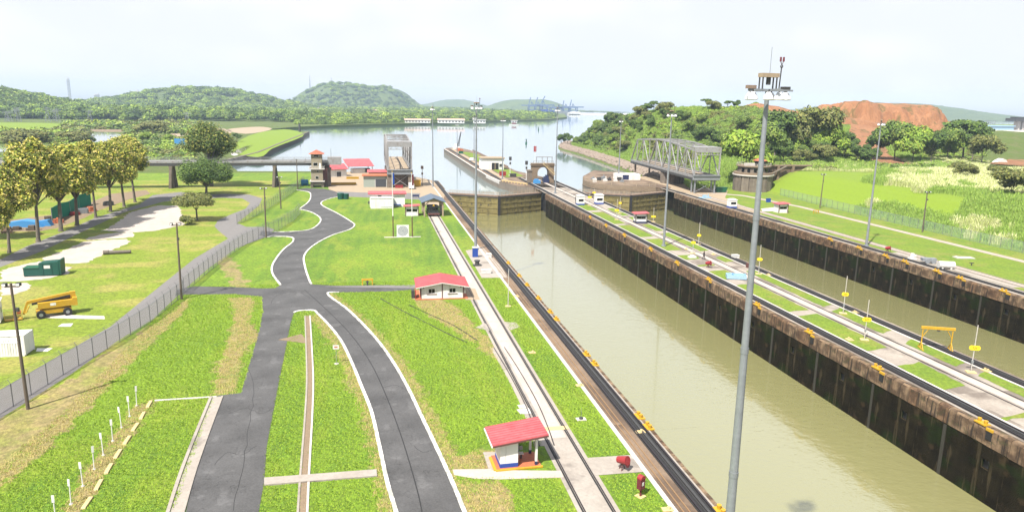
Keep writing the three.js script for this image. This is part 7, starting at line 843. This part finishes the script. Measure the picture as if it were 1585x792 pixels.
  const tower = (l, u, t, w, z) => { const b = GZ(u, 170, z), h = GZ(u, t, z).y; const s = -z / 1110 * w; const o = thing('tower_block', l, 'tower', V(b.x, 0, z)); part('shaft', box(-s / 2, s / 2, 0, h, -s, 0), M.pale, o); part('crown', box(-s / 3, s / 3, h, h + s * 0.5, -s * 0.8, -s * 0.2), M.pale, o); part('window_bands', Array.from({ length: 14 }, (_, i) => box(-s * 0.42, s * 0.42, h * (0.08 + i * 0.065), h * (0.11 + i * 0.065), 0, 0.6)), M.slate, o); }; tower('very tall slim tower behind the left hill', 108, 122, 3, -5200); tower('pair of towers behind the left hill, left one', 148, 147, 3, -5000); tower('pair of towers behind the left hill, right one', 152, 146, 3, -5100); tower('dark tower left of the second hill', 213, 141, 4, -4800);
  const mast = (l, u, v, t, z) => { const b = GZ(u, v, z), h = GZ(u, t, z).y - b.y; const o = thing('radio_mast', l, 'mast', b); part('lattice', [bar(V(-2, -10, 0), V(0, h, 0), 1.2, 0.8, 4), bar(V(2, -10, 0), V(0, h, 0), 1.2, 0.8, 4)], M.galv, o); part('top', cyl(0, h, h + 6, 0, 0.8, 0.6, 5), M.darksteel, o); }; mast('radio mast on the left shoulder of the broad hill', 479, 136, 119, -3550); mast('radio mast on the top of the broad hill', 512, 131, 122, -3600);
  // harbour with cranes far down the channel
  struct('quay', plate([V(640, 0, -2650), V(1000, 0, -2550), V(1250, 0, -2600), V(1250, 0, -3000), V(640, 0, -3000)], -0.5, 4), M.pale, 'container quay down the channel');
  const crane = (l, u, z, top, boom) => { const b = GZ(u, 170, z); const h = (GZ(u, top, z).y) * 0.72; const o = thing('harbour_crane', l, 'crane', V(b.x, -0.5, z), 0, 'harbour cranes'); part('legs', [-1, 1].flatMap(s => [beam(V(s * 14, 0, 0), V(s * 12, h * 0.62, 0), 3, 3), beam(V(s * 14, 0, -22), V(s * 12, h * 0.62, -22), 3, 3)]), M.crane || (M.crane = mat([0.10, 0.16, 0.30], 0.6)), o); part('girder', [beam(V(-16, h * 0.62, 0), V(16, h * 0.62, 0), 4, 4), beam(V(-16, h * 0.3, 0), V(16, h * 0.3, 0), 3, 3), box(-40, 40, h * 0.62, h * 0.62 + 4, -14, -8)], M.crane, o); part('mast', [beam(V(-6, h * 0.62, -10), V(-2, h, -10), 2.5, 2.5), beam(V(6, h * 0.62, -10), V(-2, h, -10), 2, 2)], M.crane, o); if (boom) part('boom', beam(V(-14, h * 0.64, -10), V(boom, h * 1.38, -10), 3, 3), M.crane, o); };
  [['first harbour crane from the left, boom raised', 824, -2650, 150, -6], ['second harbour crane, boom raised', 834, -2660, 150, -4], ['third harbour crane, boom raised', 842, -2640, 148, 4], ['fourth harbour crane, low', 858, -2640, 156, 0], ['fifth harbour crane, low', 866, -2650, 157, 0], ['sixth harbour crane, portal type', 877, -2640, 155, -10], ['last harbour crane, portal type', 888, -2630, 154, -8]].forEach(a => crane(...a));
  [['container stack at the harbour, blue', 845, 26, 6, M.blue], ['container stack at the harbour, grey', 868, 22, 5, M.galv], ['container stack at the harbour, pale', 890, 16, 4, M.white]].forEach(([l, u, w, h, m]) => { const b = GZ(u, 172, -2600), s = 2.34; one('container_stack', l, 'containers', Array.from({ length: 5 }, (_, i) => box(-w * s / 2 + w * s * i / 5 + 1, -w * s / 2 + w * s * (i + 1) / 5, 0, h * s * (0.7 + 0.3 * ((i * 7) % 3) / 2), -30, 0)), m, V(b.x, -0.5, -2600)); });
  // buoys, small boat
  [['black channel buoy, nearer one', 814, 222, 216], ['black channel buoy, farther one', 833, 201, 197]].forEach(([l, u, v, t]) => { const p = G(u, v, WS), s = (GZ(u, t, p.z).y - WS); const o = thing('buoy', l, 'buoy', p); part('float', cyl(0, -0.4, s * 0.45, 0, s * 0.28, s * 0.22, 12), M.green, o); part('cage', cyl(0, s * 0.45, s * 0.9, 0, s * 0.14, s * 0.1, 8), M.black, o); part('topmark', new THREE.SphereGeometry(s * 0.2, 10, 8).translate(0, s, 0), M.teal, o); });
  { const p = G(795, 194, WS), o = thing('boat', 'small white launch crossing the far channel', 'boat', p); part('hull', prism([[-2, 0.2], [2, 0.2], [2.4, 2], [-2.4, 2]], -8, 8), M.white, o); part('cabin', box(-3, 3, 2, 4.5, -1.5, 1.5), M.darkred, o); }
  // construction works at the right edge
  const cw = (u, v, y) => { const p = G(u, v, y); return p; }; const dz = -700; const deck = thing('viaduct_works', 'grey bridge pier head with scaffolding at the right picture edge', 'construction', V(GZ(1580, 200, dz).x, 0, dz)); const y0 = GZ(1575, 214, dz).y, y1 = GZ(1575, 183, dz).y; part('pier_head', [box(-14, 30, y1 - 3, y1, -8, 6), box(-10, 30, y1, y1 + 1.6, -6, 4)], M.darksteel, deck); part('column', Array.from({ length: 5 }, (_, i) => box(-6 + i * 6, -3.4 + i * 6, 0, y1 - 3, -4, 2)), M.pale, deck); part('scaffold', Array.from({ length: 10 }, (_, i) => bar(V(-9 + i * 3, 0, 5), V(-9 + i * 3, y1 - 3, 5), 0.25, 0.25, 4)), M.galv, deck);
  const sc = thing('scaffold_tower', 'pale scaffold tower left of the bridge pier head', 'scaffold', V(GZ(1532, 200, dz).x, 0, dz)); const hh = GZ(1532, 186, dz).y; part('uprights', [-6, -3, 0, 3, 6].map(x => bar(V(x, 0, 0), V(x, hh, 0), 0.3, 0.3, 4)), M.galv, sc); part('braces', [0.2, 0.4, 0.6, 0.8].flatMap(t => [bar(V(-6, hh * t, 0), V(6, hh * (t + 0.15), 0), 0.2, 0.2, 4), bar(V(6, hh * t, 0), V(-6, hh * (t + 0.15), 0), 0.2, 0.2, 4)]), M.galv, sc);
  struct('pavement', plate([V(GZ(1500, 210, -560).x, 0, -560), V(1100, 0, -560), V(1100, 0, -820), V(GZ(1500, 210, -820).x, 0, -820)], 12.5), M.pale, 'pale construction yard at the right'); one('site_hut', 'blue roofed site huts in the construction yard', 'huts', [box(-20, 20, 0, 4, -6, 0), box(-21, 21, 4, 5, -7, 1)], M.lightblue, V(GZ(1545, 206, -690).x, 12.5, -690)); one('rubble_heap', 'white tarpaulin heap on the right grass edge', 'heap', prismZ([[-3.2, 0], [3.2, 0], [2.0, 1.5], [0.4, 2.0], [-2.2, 0.9]], -3, 0), M.whitePaint, (() => { const p = G(1552, 251, 7.4); p.y = hR(p.x, p.z); return p; })());
}
renderer.render(scene, camera);
